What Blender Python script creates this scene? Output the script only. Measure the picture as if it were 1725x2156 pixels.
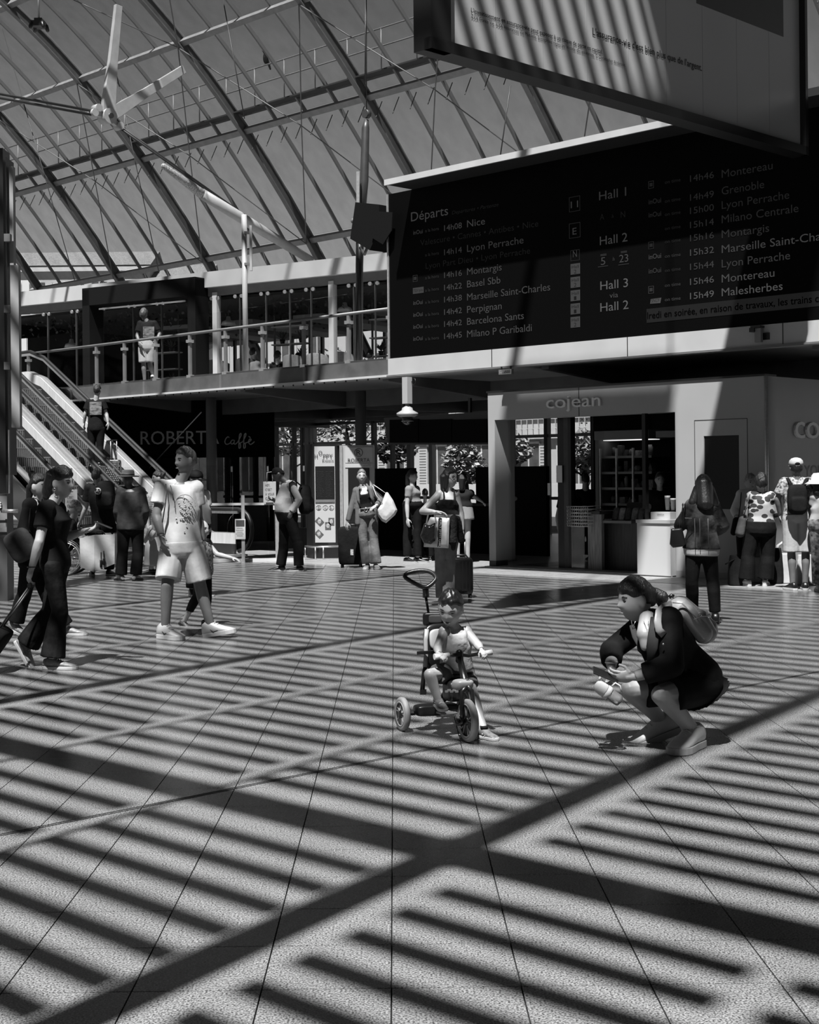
import bpy, bmesh, math, random
from mathutils import Vector as V, Matrix, noise
random.seed(7)
for o in list(bpy.data.objects): bpy.data.objects.remove(o)
scene = bpy.context.scene
COL = scene.collection
# ---------------------------------------------------------------- camera, sky, sun, exposure
F, H, CX, CY, RHO = 3090.0, 1.58, 862.5, 1000.0, 0.01
Q = math.sqrt(0.5)
cam_d = bpy.data.cameras.new('camera'); cam = bpy.data.objects.new('camera', cam_d); COL.objects.link(cam)
cam_d.sensor_fit = 'HORIZONTAL'; cam_d.sensor_width = 24.0; cam_d.lens = 24.0 * F / 1725.0
cam_d.shift_y = -(1078.0 - CY) / 1725.0; cam_d.clip_end = 400; cam_d.clip_start = 0.1
cr, sr_ = math.cos(RHO), math.sin(RHO)
cam.matrix_world = Matrix(((cr, sr_, 0, 0), (0, 0, -1, 0), (-sr_, cr, 0, H), (0, 0, 0, 1)))
scene.camera = cam
w = bpy.data.worlds.new('sky'); scene.world = w; w.use_nodes = True
nt = w.node_tree; nt.nodes.clear()
out = nt.nodes.new('ShaderNodeOutputWorld'); bg = nt.nodes.new('ShaderNodeBackground')
tc = nt.nodes.new('ShaderNodeTexCoord'); sx = nt.nodes.new('ShaderNodeSeparateXYZ'); rp = nt.nodes.new('ShaderNodeValToRGB')
rp.color_ramp.elements[0].position = 0.0; rp.color_ramp.elements[0].color = (.55, .55, .55, 1)
rp.color_ramp.elements[1].position = 1.0; rp.color_ramp.elements[1].color = (.04, .04, .04, 1)
for ps_, v_ in ((.12, .40), (.30, .145), (.5, .07)):
    e_ = rp.color_ramp.elements.new(ps_); e_.color = (v_, v_, v_, 1)
nt.links.new(tc.outputs['Generated'], sx.inputs[0]); nt.links.new(sx.outputs['Z'], rp.inputs[0])
nt.links.new(rp.outputs[0], bg.inputs[0]); bg.inputs[1].default_value = 1.0
nt.links.new(bg.outputs[0], out.inputs[0])
KA, KD = 0.27, 0.45                                  # shift of a shadow per metre of height, along the hall and across it
sun_d = bpy.data.lights.new('sun', 'SUN'); sun = bpy.data.objects.new('sun', sun_d); COL.objects.link(sun)
sun_d.energy = 12.5; sun_d.angle = math.radians(0.8)
ldir = V(((-KA + KD) * Q, (KA + KD) * Q, -1.0)).normalized()
sun.rotation_euler = ldir.to_track_quat('-Z', 'Y').to_euler(); sun.location = (-2, -6, 30)
vs = scene.view_settings
scene.display_settings.display_device = 'sRGB'
vs.view_transform = 'Standard'; vs.look = 'None'; vs.exposure = 0.0; vs.gamma = 1.0; vs.use_curve_mapping = False

# ---------------------------------------------------------------- geometry helpers
def ray(px, py):
    u, v = (px - CX) / F, (CY - py) / F
    return V((u * cr + v * sr_, 1.0, -u * sr_ + v * cr))
def at(px, py, Y):
    r = ray(px, py); return V((r.x * Y, Y, H + r.z * Y))
def gr(px, py, z=0.0):
    r = ray(px, py); return at(px, py, (z - H) / r.z)
def onD(px, py, D):
    r = ray(px, py); return at(px, py, D / (Q * (r.x + 1)))
def onA(px, py, A):
    r = ray(px, py); return at(px, py, A / (Q * (1 - r.x)))
def W(A, D, z=0.0):
    return V(((D - A) * Q, (A + D) * Q, z))
def AD(p): return (p.y - p.x) * Q, (p.x + p.y) * Q
EA, EB, EZ = V((-Q, Q, 0)), V((Q, Q, 0)), V((0, 0, 1))
EX, EY = V((1, 0, 0)), V((0, 1, 0))
def lerp(a, b, t): return a + (b - a) * t

class MB:
    def __init__(s): s.v = []; s.f = []; s.sm = []
    def add(s, vs_, fs, smooth=False):
        n = len(s.v); s.v += [V(p) for p in vs_]
        for f in fs: s.f.append([i + n for i in f]); s.sm.append(smooth)
        return s
    def box(s, c, size, ax=(EX, EY, EZ)):
        c = V(c); x, y, z = [ax[i] * (size[i] / 2) for i in range(3)]
        p = [c + x * i + y * j + z * k for k in (-1, 1) for j in (-1, 1) for i in (-1, 1)]
        return s.add(p, [(0, 2, 3, 1), (4, 5, 7, 6), (0, 1, 5, 4), (2, 6, 7, 3), (0, 4, 6, 2), (1, 3, 7, 5)])
    def adbox(s, A0, A1, D0, D1, z0, z1):
        return s.box(W((A0 + A1) / 2, (D0 + D1) / 2, (z0 + z1) / 2), (abs(A1 - A0), abs(D1 - D0), abs(z1 - z0)), (EA, EB, EZ))
    def bar(s, p0, p1, wd, dp, up=EZ):
        p0, p1 = V(p0), V(p1); d = p1 - p0; L = d.length; d.normalize()
        sd = d.cross(up)
        if sd.length < 1e-4: sd = d.cross(EX)
        sd.normalize(); u = sd.cross(d).normalized()
        return s.box((p0 + p1) / 2, (L, wd, dp), (d, sd, u))
    def rings(s, rs, cap=True, smooth=True, closed=False):
        n = len(rs[0]); b = len(s.v)
        for r in rs: s.v += [V(p) for p in r]
        m = len(rs)
        for i in range(m if closed else m - 1):
            for j in range(n):
                a0, a1 = b + i * n + j, b + i * n + (j + 1) % n
                c0, c1 = b + ((i + 1) % m) * n + j, b + ((i + 1) % m) * n + (j + 1) % n
                s.f.append([a0, a1, c1, c0]); s.sm.append(smooth)
        if cap and not closed:
            s.f.append([b + j for j in reversed(range(n))]); s.sm.append(False)
            s.f.append([b + (m - 1) * n + j for j in range(n)]); s.sm.append(False)
        return s
    def tube(s, pts, r, n=8, closed=False, cap=True, flat=1.0, up=None):
        pts = [V(p) for p in pts]; m = len(pts); rs = []; prev = None
        for i, p in enumerate(pts):
            if closed: t = pts[(i + 1) % m] - pts[i - 1]
            else: t = pts[min(i + 1, m - 1)] - pts[max(i - 1, 0)]
            t.normalize()
            if up is not None: x = t.cross(up)
            elif prev is not None: x = prev - t * prev.dot(t)
            else: x = t.cross(EZ if abs(t.z) < .9 else EX)
            if x.length < 1e-5: x = t.cross(EX)
            x.normalize(); prev = x; y = t.cross(x)
            rr = r[i] if isinstance(r, (list, tuple)) else r
            rs.append([p + x * (rr * math.cos(2 * math.pi * k / n)) + y * (rr * flat * math.sin(2 * math.pi * k / n)) for k in range(n)])
        return s.rings(rs, cap=cap, closed=closed)
    def cyl(s, p0, p1, r0, r1=None, n=16):
        return s.tube([p0, p1], [r0, r0 if r1 is None else r1], n)
    def cap(s, p0, r0, p1, r1, n=12, fl=1.0, up=None):
        p0, p1 = V(p0), V(p1); d = p1 - p0
        if d.length < 1e-5: d = V((0, 0, 1e-4))
        d.normalize(); pts, rr = [], []
        for a in (80, 50, 20): pts.append(p0 - d * (r0 * math.sin(math.radians(a)))); rr.append(r0 * math.cos(math.radians(a)))
        for a in (20, 50, 80): pts.append(p1 + d * (r1 * math.sin(math.radians(a)))); rr.append(r1 * math.cos(math.radians(a)))
        return s.tube(pts, rr, n, flat=fl, up=up)
    def ell(s, c, rx, ry=None, rz=None, ax=(EX, EY, EZ), nu=16, nv=10):
        ry = rx if ry is None else ry; rz = rx if rz is None else rz; c = V(c); rs = []
        for i in range(nv + 1):
            th = math.pi * (i + (.04 if i == 0 else -.04 if i == nv else 0)) / nv - math.pi / 2
            rs.append([c + ax[0] * (rx * math.cos(th) * math.cos(2 * math.pi * k / nu)) + ax[1] * (ry * math.cos(th) * math.sin(2 * math.pi * k / nu)) + ax[2] * (rz * math.sin(th)) for k in range(nu)])
        return s.rings(rs)
    def lathe(s, prof, o=(0, 0, 0), ax=(EX, EY, EZ), n=20, cap=True):
        o = V(o)
        return s.rings([[o + ax[0] * (r * math.cos(2 * math.pi * k / n)) + ax[1] * (r * math.sin(2 * math.pi * k / n)) + ax[2] * z for k in range(n)] for r, z in prof], cap=cap)
    def prism(s, poly, ext):
        poly = [V(p) for p in poly]; e = V(ext); n = len(poly)
        return s.add(poly + [p + e for p in poly], [list(reversed(range(n))), [n + i for i in range(n)]] + [[i, (i + 1) % n, n + (i + 1) % n, n + i] for i in range(n)])
    def mesh(s, name):
        me = bpy.data.meshes.new(name); me.from_pydata([tuple(p) for p in s.v], [], s.f); me.update()
        me.polygons.foreach_set('use_smooth', s.sm)
        bm = bmesh.new(); bm.from_mesh(me); bmesh.ops.recalc_face_normals(bm, faces=bm.faces); bm.to_mesh(me); bm.free()
        return me
    def build(s, name, m, parent=None, **k): return link(name, s.mesh(name), m, parent, **k)

def wloc(o):
    p = V((0, 0, 0))
    while o is not None: p = p + o.location; o = o.parent
    return p
def link(name, me, m, parent=None, label=None, cat=None, group=None, kind=None, bevel=0):
    """me is in world coordinates; the object gets its origin at its base (or its parent's)"""
    o = bpy.data.objects.new(name, me)
    if m is not None:
        me.materials.clear(); me.materials.append(m if not isinstance(m, (int, float)) else grey(m))
    if parent is not None:
        o.parent = parent; off = wloc(parent)
    else:
        n = len(me.vertices); xs = [v.co for v in me.vertices]
        off = V((sum(c.x for c in xs) / n, sum(c.y for c in xs) / n, min(c.z for c in xs))); o.location = off
    me.transform(Matrix.Translation(-off)); COL.objects.link(o)
    if bevel:
        bm_ = o.modifiers.new('bevel', 'BEVEL'); bm_.width = bevel; bm_.segments = 2; bm_.limit_method = 'ANGLE'
    return tag(o, label, cat, group, kind)
def tag(o, label=None, cat=None, group=None, kind=None):
    if label: o['label'] = label
    if cat: o['category'] = cat
    if group: o['group'] = group
    if kind: o['kind'] = kind
    return o
def thing(name, loc, label=None, cat=None, group=None, kind=None):
    o = bpy.data.objects.new(name, None); o.empty_display_size = .1; o.location = V(loc); COL.objects.link(o)
    return tag(o, label, cat, group, kind)
def copyo(o, parent, delta, name=None):
    c = o.copy(); COL.objects.link(c); c.parent = parent; c.location = o.location + V(delta); return c
def bx(name, m, parent, c, size, ax=(EX, EY, EZ), **k): return MB().box(c, size, ax).build(name, m, parent, **k)
def ab(name, m, parent, A0, A1, D0, D1, z0, z1, **k): return MB().adbox(A0, A1, D0, D1, z0, z1).build(name, m, parent, **k)

# ---------------------------------------------------------------- materials (black and white place)
_m = {}
ALB = .52
def mat(key, g=.5, rough=.6, metal=0.0, var=0.0, scale=8.0, bump=0.0, bscale=40.0, spec=.5, emit=0.0, stretch=None, coat=0.0, detail=3.0):
    if key in _m: return _m[key]
    if metal < .5: g *= ALB
    m = bpy.data.materials.new(key); m.use_nodes = True; n = m.node_tree.nodes; l = m.node_tree.links
    b = n['Principled BSDF']; b.inputs['Base Color'].default_value = (g, g, g, 1)
    b.inputs['Roughness'].default_value = rough; b.inputs['Metallic'].default_value = metal
    b.inputs['Specular IOR Level'].default_value = spec
    if coat: b.inputs['Coat Weight'].default_value = coat
    if emit:
        b.inputs['Emission Color'].default_value = (1, 1, 1, 1); b.inputs['Emission Strength'].default_value = emit
    if var or bump:
        t = n.new('ShaderNodeTexCoord'); mp = n.new('ShaderNodeMapping'); l.new(t.outputs['Object'], mp.inputs[0])
        if stretch: mp.inputs['Scale'].default_value = stretch
    if var:
        nz = n.new('ShaderNodeTexNoise'); nz.inputs['Scale'].default_value = scale; nz.inputs['Detail'].default_value = detail
        l.new(mp.outputs[0], nz.inputs['Vector'])
        r = n.new('ShaderNodeValToRGB'); lo, hi = g * (1 - var), g * (1 + var)
        r.color_ramp.elements[0].position = .35; r.color_ramp.elements[0].color = (lo, lo, lo, 1)
        r.color_ramp.elements[1].position = .65; r.color_ramp.elements[1].color = (hi, hi, hi, 1)
        l.new(nz.outputs['Fac'], r.inputs[0]); l.new(r.outputs[0], b.inputs['Base Color'])
    if bump:
        n2 = n.new('ShaderNodeTexNoise'); n2.inputs['Scale'].default_value = bscale; n2.inputs['Detail'].default_value = 3
        l.new(mp.outputs[0], n2.inputs['Vector'])
        bp = n.new('ShaderNodeBump'); bp.inputs['Strength'].default_value = bump; bp.inputs['Distance'].default_value = .02
        l.new(n2.outputs['Fac'], bp.inputs['Height']); l.new(bp.outputs[0], b.inputs['Normal'])
    _m[key] = m; return m
def grey(g): return mat('paint_%03d' % round(g * 1000), g, .55)
def glassy(key, g=.25, trans=.6, rough=.05, gloss=.12, dirt=0.0, dscale=3.0, stretch=(1, 1, 1)):
    """a thin sheet: part of the light goes through, part is a dull film, a little is mirrored"""
    if key in _m: return _m[key]
    m = bpy.data.materials.new(key); m.use_nodes = True; n = m.node_tree.nodes; l = m.node_tree.links; n.clear()
    o = n.new('ShaderNodeOutputMaterial'); tr = n.new('ShaderNodeBsdfTransparent'); tr.inputs[0].default_value = (trans, trans, trans, 1)
    df = n.new('ShaderNodeBsdfDiffuse'); df.inputs[0].default_value = (g, g, g, 1)
    gl = n.new('ShaderNodeBsdfGlossy'); gl.inputs['Roughness'].default_value = rough; gl.inputs[0].default_value = (.9, .9, .9, 1)
    fr = n.new('ShaderNodeLayerWeight'); fr.inputs[0].default_value = gloss
    a = n.new('ShaderNodeMixShader'); c = n.new('ShaderNodeMixShader'); a.inputs[0].default_value = dirt
    if dirt:
        t = n.new('ShaderNodeTexCoord'); mp = n.new('ShaderNodeMapping'); mp.inputs['Scale'].default_value = stretch
        nz = n.new('ShaderNodeTexNoise'); nz.inputs['Scale'].default_value = dscale; nz.inputs['Detail'].default_value = 5
        mu = n.new('ShaderNodeMath'); mu.operation = 'MULTIPLY'; mu.inputs[1].default_value = dirt * 2
        l.new(t.outputs['Object'], mp.inputs[0]); l.new(mp.outputs[0], nz.inputs['Vector']); l.new(nz.outputs['Fac'], mu.inputs[0]); l.new(mu.outputs[0], a.inputs[0])
    l.new(tr.outputs[0], a.inputs[1]); l.new(df.outputs[0], a.inputs[2])
    l.new(fr.outputs['Fresnel'], c.inputs[0]); l.new(a.outputs[0], c.inputs[1]); l.new(gl.outputs[0], c.inputs[2])
    l.new(c.outputs[0], o.inputs[0]); _m[key] = m; return m
def setn(m, fn):
    n = m.node_tree.nodes; fn(n, m.node_tree.links, n['Principled BSDF']); return m

def granite():
    m = mat('polished_granite', .3, .3)
    n, l = m.node_tree.nodes, m.node_tree.links; b = n['Principled BSDF']
    g = n.new('ShaderNodeNewGeometry'); nz = n.new('ShaderNodeTexNoise'); nz.inputs['Scale'].default_value = 140; nz.inputs['Detail'].default_value = 2
    r = n.new('ShaderNodeValToRGB'); e = r.color_ramp.elements
    e[0].position = .36; e[0].color = (.035, .035, .035, 1); e[1].position = .62; e[1].color = (.27, .27, .27, 1)
    n3 = n.new('ShaderNodeTexNoise'); n3.inputs['Scale'].default_value = 1.3; n3.inputs['Detail'].default_value = 4
    r3 = n.new('ShaderNodeMapRange'); r3.inputs['To Min'].default_value = .72; r3.inputs['To Max'].default_value = 1.15
    mx = n.new('ShaderNodeMix'); mx.data_type = 'RGBA'; mx.blend_type = 'MULTIPLY'; mx.inputs[0].default_value = 1
    l.new(g.outputs['Position'], nz.inputs['Vector']); l.new(g.outputs['Position'], n3.inputs['Vector'])
    l.new(nz.outputs['Fac'], r.inputs[0]); l.new(n3.outputs['Fac'], r3.inputs['Value'])
    l.new(r.outputs[0], mx.inputs[6]); l.new(r3.outputs[0], mx.inputs[7]); l.new(mx.outputs[2], b.inputs['Base Color'])
    rr = n.new('ShaderNodeMapRange'); rr.inputs['To Min'].default_value = .17; rr.inputs['To Max'].default_value = .32
    l.new(n3.outputs['Fac'], rr.inputs['Value']); l.new(rr.outputs[0], b.inputs['Roughness']); b.inputs['Specular IOR Level'].default_value = .36
    return m
GRAN = granite()
STEEL = mat('dark_steel', .07, .45, .2, .15, 5)
PGREY = mat('grey_painted_steel', .2, .45, 0, .1, 4)
WHITE = mat('white_paint', .72, .45, 0, .05, 3)
OFFW = mat('offwhite_panel', .52, .4, 0, .04, 2)
BLACK = mat('black_paint', .012, .35)
BLACKM = mat('matt_black', .008, .9, spec=.1)
CHROME = mat('brushed_chrome', .55, .28, .9, .1, 30)
ALU = mat('aluminium', .45, .35, .7, .1, 20)
RUBBER = mat('black_rubber', .02, .5)
SCREEN = mat('screen_black', .002, .6, spec=.06)

_fonts = {}
def text(s, m, parent, org, right, up, size=None, width=None, height=None, ext=.004, name='lettering', shear=0.0, align='LEFT', **k):
    """flat lettering with its baseline start at org; scaled to a width in metres and a capital height"""
    cu = bpy.data.curves.new('t', 'FONT'); cu.body = s; cu.size = 1; cu.extrude = 0; cu.shear = shear; cu.align_x = align; cu.resolution_u = 3
    if k.pop('bold', False): cu.offset = .012
    if k.pop('thin', False): cu.offset = -.016
    ob = bpy.data.objects.new('t', cu); COL.objects.link(ob); bpy.context.view_layer.update()
    me = bpy.data.meshes.new_from_object(ob.evaluated_get(bpy.context.evaluated_depsgraph_get()))
    bpy.data.objects.remove(ob); bpy.data.curves.remove(cu)
    if not me.vertices: return None
    x0, x1 = min(v.co.x for v in me.vertices), max(v.co.x for v in me.vertices)
    sy = size if size else height / .72
    sxx = width / (x1 - x0) if width else sy
    if not size and not height: sy = sxx
    r, u = V(right).normalized(), V(up).normalized(); nrm = r.cross(u); o = V(org)
    x0 = x0 if align == 'LEFT' else 0
    verts = [o + r * ((v.co.x - x0) * sxx) + u * (v.co.y * sy) + nrm * ext for v in me.vertices]
    for v, c in zip(me.vertices, verts): v.co = c
    if ext > .008:
        bm = bmesh.new(); bm.from_mesh(me); bmesh.ops.recalc_face_normals(bm, faces=bm.faces)
        ge = bmesh.ops.extrude_face_region(bm, geom=bm.faces[:]); bmesh.ops.translate(bm, verts=[g for g in ge['geom'] if isinstance(g, bmesh.types.BMVert)], vec=-nrm * (ext - .001))
        bmesh.ops.recalc_face_normals(bm, faces=bm.faces); bm.to_mesh(me); bm.free()
    return link(name, me, m, parent, **k)
# ================================================================= FLOOR
TW, TD = .40, .42; tdir = V((-.0105, 1, 0)).normalized(); tside = V((tdir.y, -tdir.x, 0)); torg = V((-.08, 5.36, 0))
floor = bx('floor', mat('dark_mortar', .02, .9), None, (0, 22, -.10), (60, 70, .17), label='polished granite station floor', kind='structure')
def proj(p):
    d = p.y; u, v = p.x / d, (p.z - H) / d
    return CX + F * (u * cr - v * sr_), CY - F * (u * sr_ + v * cr)
cells = []
for j in range(-10, 60):
    for i in range(-42, 42):
        c = torg + tside * ((i + .5) * TW) + tdir * ((j + .5) * TD)
        if c.y < 1.2 or c.y > 30 or abs(c.x) > 16: continue
        x, y = proj(c); vis = -120 < x < 1845 and y < 2250
        cells.append((0 if vis else 1, c.y, c))
cells.sort(key=lambda t: (t[0], t[1]))
tme = MB().box((0, 0, -.01), (TW - .005, TD - .005, .02), (tside, tdir, EZ)).mesh('tile'); tme.materials.append(GRAN)
for k, (a_, b_, c) in enumerate(cells[:300]):
    o = bpy.data.objects.new('tile', tme); COL.objects.link(o); o.parent = floor; o.location = c - floor.location
mb = MB()
for a_, b_, c in cells[300:]:
    x, y = tside * (TW / 2 - .0025), tdir * (TD / 2 - .0025); dz = V((0, 0, -.02))
    p = [c - x - y, c + x - y, c + x + y, c - x + y]
    mb.add(p + [q + dz for q in p], [(0, 1, 2, 3), (0, 4, 5, 1), (1, 5, 6, 2), (2, 6, 7, 3), (3, 7, 4, 0)])
mb.build('tile_field', GRAN, floor, kind='stuff')
ej = MB()
for off in (-.012, .012): ej.adbox(5.9 + off - .006, 5.9 + off + .006, 2.0, 17.6, -.01, .0012)
ej.build('expansion_joint', mat('joint_strip', .015, .6), floor)
ab('sun_toned_paving', mat('sun_toned_paving', .42, .35, 0, .2, 30), floor, 8.5, 24.5, 17.35, 30, -.012, .0025)  # strip coloured paler to stand in for the sunlit floor by the shops
mb = MB()
for k in range(27): mb.adbox(8.5 + k * .6 - .003, 8.5 + k * .6 + .003, 17.35, 18.45, .001, .0032)
mb.adbox(8.5, 24.5, 17.9, 17.906, .001, .0032)
mb.build('paving_joint', mat('joint_strip'), floor)

# ================================================================= CEILING: arched glazed roof
def zr(D): return 17.0 - .0499 * (D - 15.5) ** 2
def nrm(D):
    s = -.0998 * (D - 15.5); return V((-s * Q, -s * Q, 1)).normalized()
def rpt(A, D, off=0): return W(A, D, zr(D)) + nrm(D) * off
ceiling = thing('ceiling', W(20, 15.5, 0), 'arched glass and steel station roof', kind='structure')
RA = [2.4 + 5.0 * k for k in range(-1, 10)]
def sweep(A, Ds, wd, lo, hi):
    return MB().rings([[rpt(A - wd / 2, D, lo), rpt(A + wd / 2, D, lo), rpt(A + wd / 2, D, hi), rpt(A - wd / 2, D, hi)] for D in Ds], smooth=False)
DS = [-1.2 + .8 * k for k in range(41)]
RIBM = mat('rib_paint', .10, .5, 0, .15, 3)
for A in RA:
    r_ = sweep(A, DS, .06, -.26, -.04).build('rib', RIBM, ceiling)
    f = sweep(A, DS, .15, -.04, .0); g = sweep(A, DS, .15, -.29, -.26); n = len(f.v); f.add(g.v, g.f); f.build('rib_flange', PGREY, r_)
PD = [30.3, 28.5, 26.1, 23.93, 21.6, 19.2, 16.7, 14.2]
PUR = mat('purlin_paint', .34, .5, 0, .12, 5)
for D in PD:
    n_ = nrm(D); t_ = EA.cross(n_)
    MB().box((rpt(7, D, -.12) + rpt(48, D, -.12)) / 2, (41, .16, .14), (EA, t_, n_)).build('purlin', PUR, ceiling)
for D in (1.35,):
    n_ = nrm(D); t_ = EA.cross(n_)
    MB().box((rpt(-3, D, .1) + rpt(40, D, .1)) / 2, (43, .34, .05), (EA, t_, n_)).build('catwalk_plank', STEEL, ceiling)
# glazing bars, four panes to a bay
MULL = mat('glazing_bar', .22, .45, .1)
DF = [14.2 + .6 * k for k in range(28)]
PANE = glassy('roof_glass', .12, .93, .1, .04, .10, 1.2, (2.2, 2.2, .35))
DN = [-1.2 + .8 * k for k in range(15)]
for A in RA[1:-1]:
    for k in (1, 2, 3):
        sweep(A + 1.25 * k, DF, .055, -.05, .05).build('glazing_bar', MULL, ceiling)
        if k < 3: sweep(A + 1.565 * k + .1, DN, .03, -.08, .02).build('glazing_bar', MULL, ceiling)
for A in RA[2:-1]:
    for k in range(4):
        A0 = A + 1.25 * k
        for D1, D0 in zip(PD[:6], PD[1:7]):
            MB().rings([[rpt(A0 + .03, D, .05), rpt(A0 + 1.22, D, .05), rpt(A0 + 1.22, D, .062), rpt(A0 + .03, D, .062)] for D in (D0 + .04, (D0 + D1) / 2, D1 - .04)], smooth=False).build('roof_pane', PANE, ceiling)
# walls closing the hall behind the camera and at its end, out of the frame
DKW = mat('hall_wall', .05, .8)
ab('wall_near', DKW, None, -6, 50, -3.2, -2.9, 0, 3.0, label='wall closing the hall behind the viewer', kind='structure')
MB().prism([W(-6.2, D, 0 if i in (0, 99) else max(.1, zr(D))) for i, D in [(0, -2.6)] + [(1, d) for d in range(-2, 31)] + [(99, 31)]], -EA * .3).build('wall_right', DKW, None, label='end wall of the hall', kind='structure')
# louvres over the near slope, one set to a bay
arc = []; D = -1.078; SP = .31
while D < 10.0:
    arc.append(D); D += SP / math.sqrt(1 + (.0998 * (15.5 - D)) ** 2)
LOUV = mat('louvre_metal', .10, .5, .1)
for A in RA[:7]:
    mb = MB()
    for D in arc:
        if abs(D - 1.35) < .11: continue
        n_ = nrm(D); t_ = EA.cross(n_)
        for s0_, s1_ in ((.04, 1.60), (1.73, 3.16), (3.29, 4.66)): mb.box(rpt(A + (s0_ + s1_) / 2, D, .16), (s1_ - s0_, .150, .012), (EA, t_, n_))
    mb.build('louvre_set', LOUV, ceiling, kind='stuff')
# unseen panels added near the ridge to shade parts of the shop front
for (a0_, a1_, d0_, d1_) in ((-2.4, 5.7, 10.1, 14.0), (7.0, 7.95, 10.1, 14.0), (9.1, 12.5, 11.05, 12.4), (17.6, 18.6, 10.2, 13.5)):
    MB().rings([[rpt(a0_, D, .1), rpt(a1_, D, .1), rpt(a1_, D, .14), rpt(a0_, D, .14)] for D in (d0_, (d0_ + d1_) / 2, d1_)], smooth=False).build('added_shade_panel', STEEL, ceiling)
# outside walkway with its rail along the third purlin
mb = MB().adbox(12, 47, 25.55, 26.0, 11.72, 11.76); mb.build('walkway', mat('grating', .03, .7), ceiling)
wr = MB()
for z in (12.3, 12.75): wr.tube([W(12, 25.5, z), W(47, 25.5, z)], .02, 6)
for k in range(28): wr.tube([W(12.6 + 1.25 * k, 25.5, 11.72), W(12.6 + 1.25 * k, 25.5, 12.77)], .018, 6)
wr.build('walkway_rail', PGREY, ceiling)
# hangers (short chains) below the walkway purlin
ch = MB()
for A in RA[2:-1]:
    for k in range(8):
        p = rpt(A + .3 + .62 * k, 26.25, -.1); ch.tube([p + V((0, 0, -.02 * i)) + EB * (.004 * (i % 2)) - EB * .01 * i for i in range(0, 24)], .012, 4)
ch.build('hanger_chain', STEEL, ceiling, kind='stuff')
# cross bracing rods in the roof plane and fine hanging wires
for i, A in enumerate(RA[4:9]):
    for (Da, Db, s) in ((28.5, 23.93, 0), (28.5, 23.93, 5), (23.93, 19.2, 0), (23.93, 19.2, 5)):
        if (i + s) % 2 and Da < 25: continue
        MB().tube([rpt(A + 5 - s, Da, -.34), rpt(A + 2.5, (Da + Db) / 2, -.4), rpt(A + s, Db, -.34)], .016, 6).build('bracing_rod', PGREY, ceiling)
for px, py0, px2, py1, D in ((5, 60, 157, 590, 24), (225, 60, 335, 575, 24), (470, 0, 515, 250, 22), (1075, 180, 1045, 390, 22), (770, 0, 769, 180, 21)):
    MB().tube([onD(px, py0, D), onD(px2, py1, D)], .014, 6).build('tie_wire', STEEL, ceiling)
# the tie truss under one rib: node, two struts, rods
AR = RA[7] - .1
N = onA(226, 246, AR); T1 = onA(249, 12, AR); T2 = onA(386, 146, AR)
st = thing('roof_truss', N, kind='structure', label='pale forked strut and tie rods under a roof rib')
STR = mat('pale_strut', .62, .45, 0, .06, 6)
def blade(p0, p1, w0, w1, th, name):
    d = (p1 - p0).normalized(); s_ = d.cross(EA).normalized()
    pts = [(0, w0 * .8), (.12, w0), (.5, (w0 + w1) / 2 * .86), (.95, w1), (1, w1)]
    poly = [lerp(p0, p1, t) + s_ * w_ for t, w_ in pts] + [lerp(p0, p1, t) - s_ * w_ for t, w_ in reversed(pts)]
    poly = [p - EA * th / 2 for p in poly]; return MB().prism(poly, EA * th).build(name, STR, st, bevel=.01)
blade(N, T1, .19, .10, .12, 'strut'); blade(N, T2, .17, .11, .12, 'strut')
MB().cyl(N - EA * .16, N + EA * .16, .2, n=24).build('node_disc', STR, st)
MB().cyl(N - EA * .2, N + EA * .2, .07, n=20).build('pin', STEEL, st)
for dp in ((-30, -8), (24, 20), (-22, -18)):
    q = onA(226 + dp[0], 246 + dp[1], AR); MB().cyl(q - EA * .12, q + EA * .12, .1, n=18).build('clevis', STR, st)
    MB().bar(N, q, .12, .12).build('lug', STR, st)
L1 = onA(0, 202, AR); L2 = lerp(N, L1, 2.2)
for o_ in (.05, -.05): MB().tube([onA(196, 238, AR) + EZ * o_, onA(0, 202, AR) + EZ * o_, L2 + EZ * o_], .035, 8).build('tie_rod', STEEL, st)
TA, TB, TC, TE = onA(250, 266, AR), onA(345, 350, AR), onA(425, 408, AR), onA(655, 548, AR)
for o_ in (.06, -.06): MB().tube([TA + EB * o_, onA(520, 470, AR) + EB * o_ + EZ * .15], .03, 8).build('tie_rod', STEEL, st)
MB().cap(TB, .08, TC, .15, 14).build('spring_sleeve', mat('striped_sleeve', .5, .5, 0, .5, 30), st)
MB().tube([TC, lerp(TC, TE, .5), TE], [.15, .15, .12], 14).build('strut_tube', STR, st)
# lamp cluster hanging at the upper left
p = onD(82, 52, 20); lc = thing('hanging_speaker', p - EZ * .2, 'dark boxy device hanging from a pale rod under the glass roof', 'speaker')
MB().tube([p + EZ * .1, p + EZ * 1.6], .03, 8).build('rod', STR, lc)
MB().box(p, (.34, .34, .14)).box(p + EZ * .1, (.2, .2, .1)).build('housing', BLACK, lc)
for k in range(4):
    d = V((math.cos(k * 1.57 + .7), math.sin(k * 1.57 + .7), 0)); MB().cap(p + d * .2 - EZ * .02, .07, p + d * .24 - EZ * .1, .05, 10).build('horn', BLACK, lc)

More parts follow.
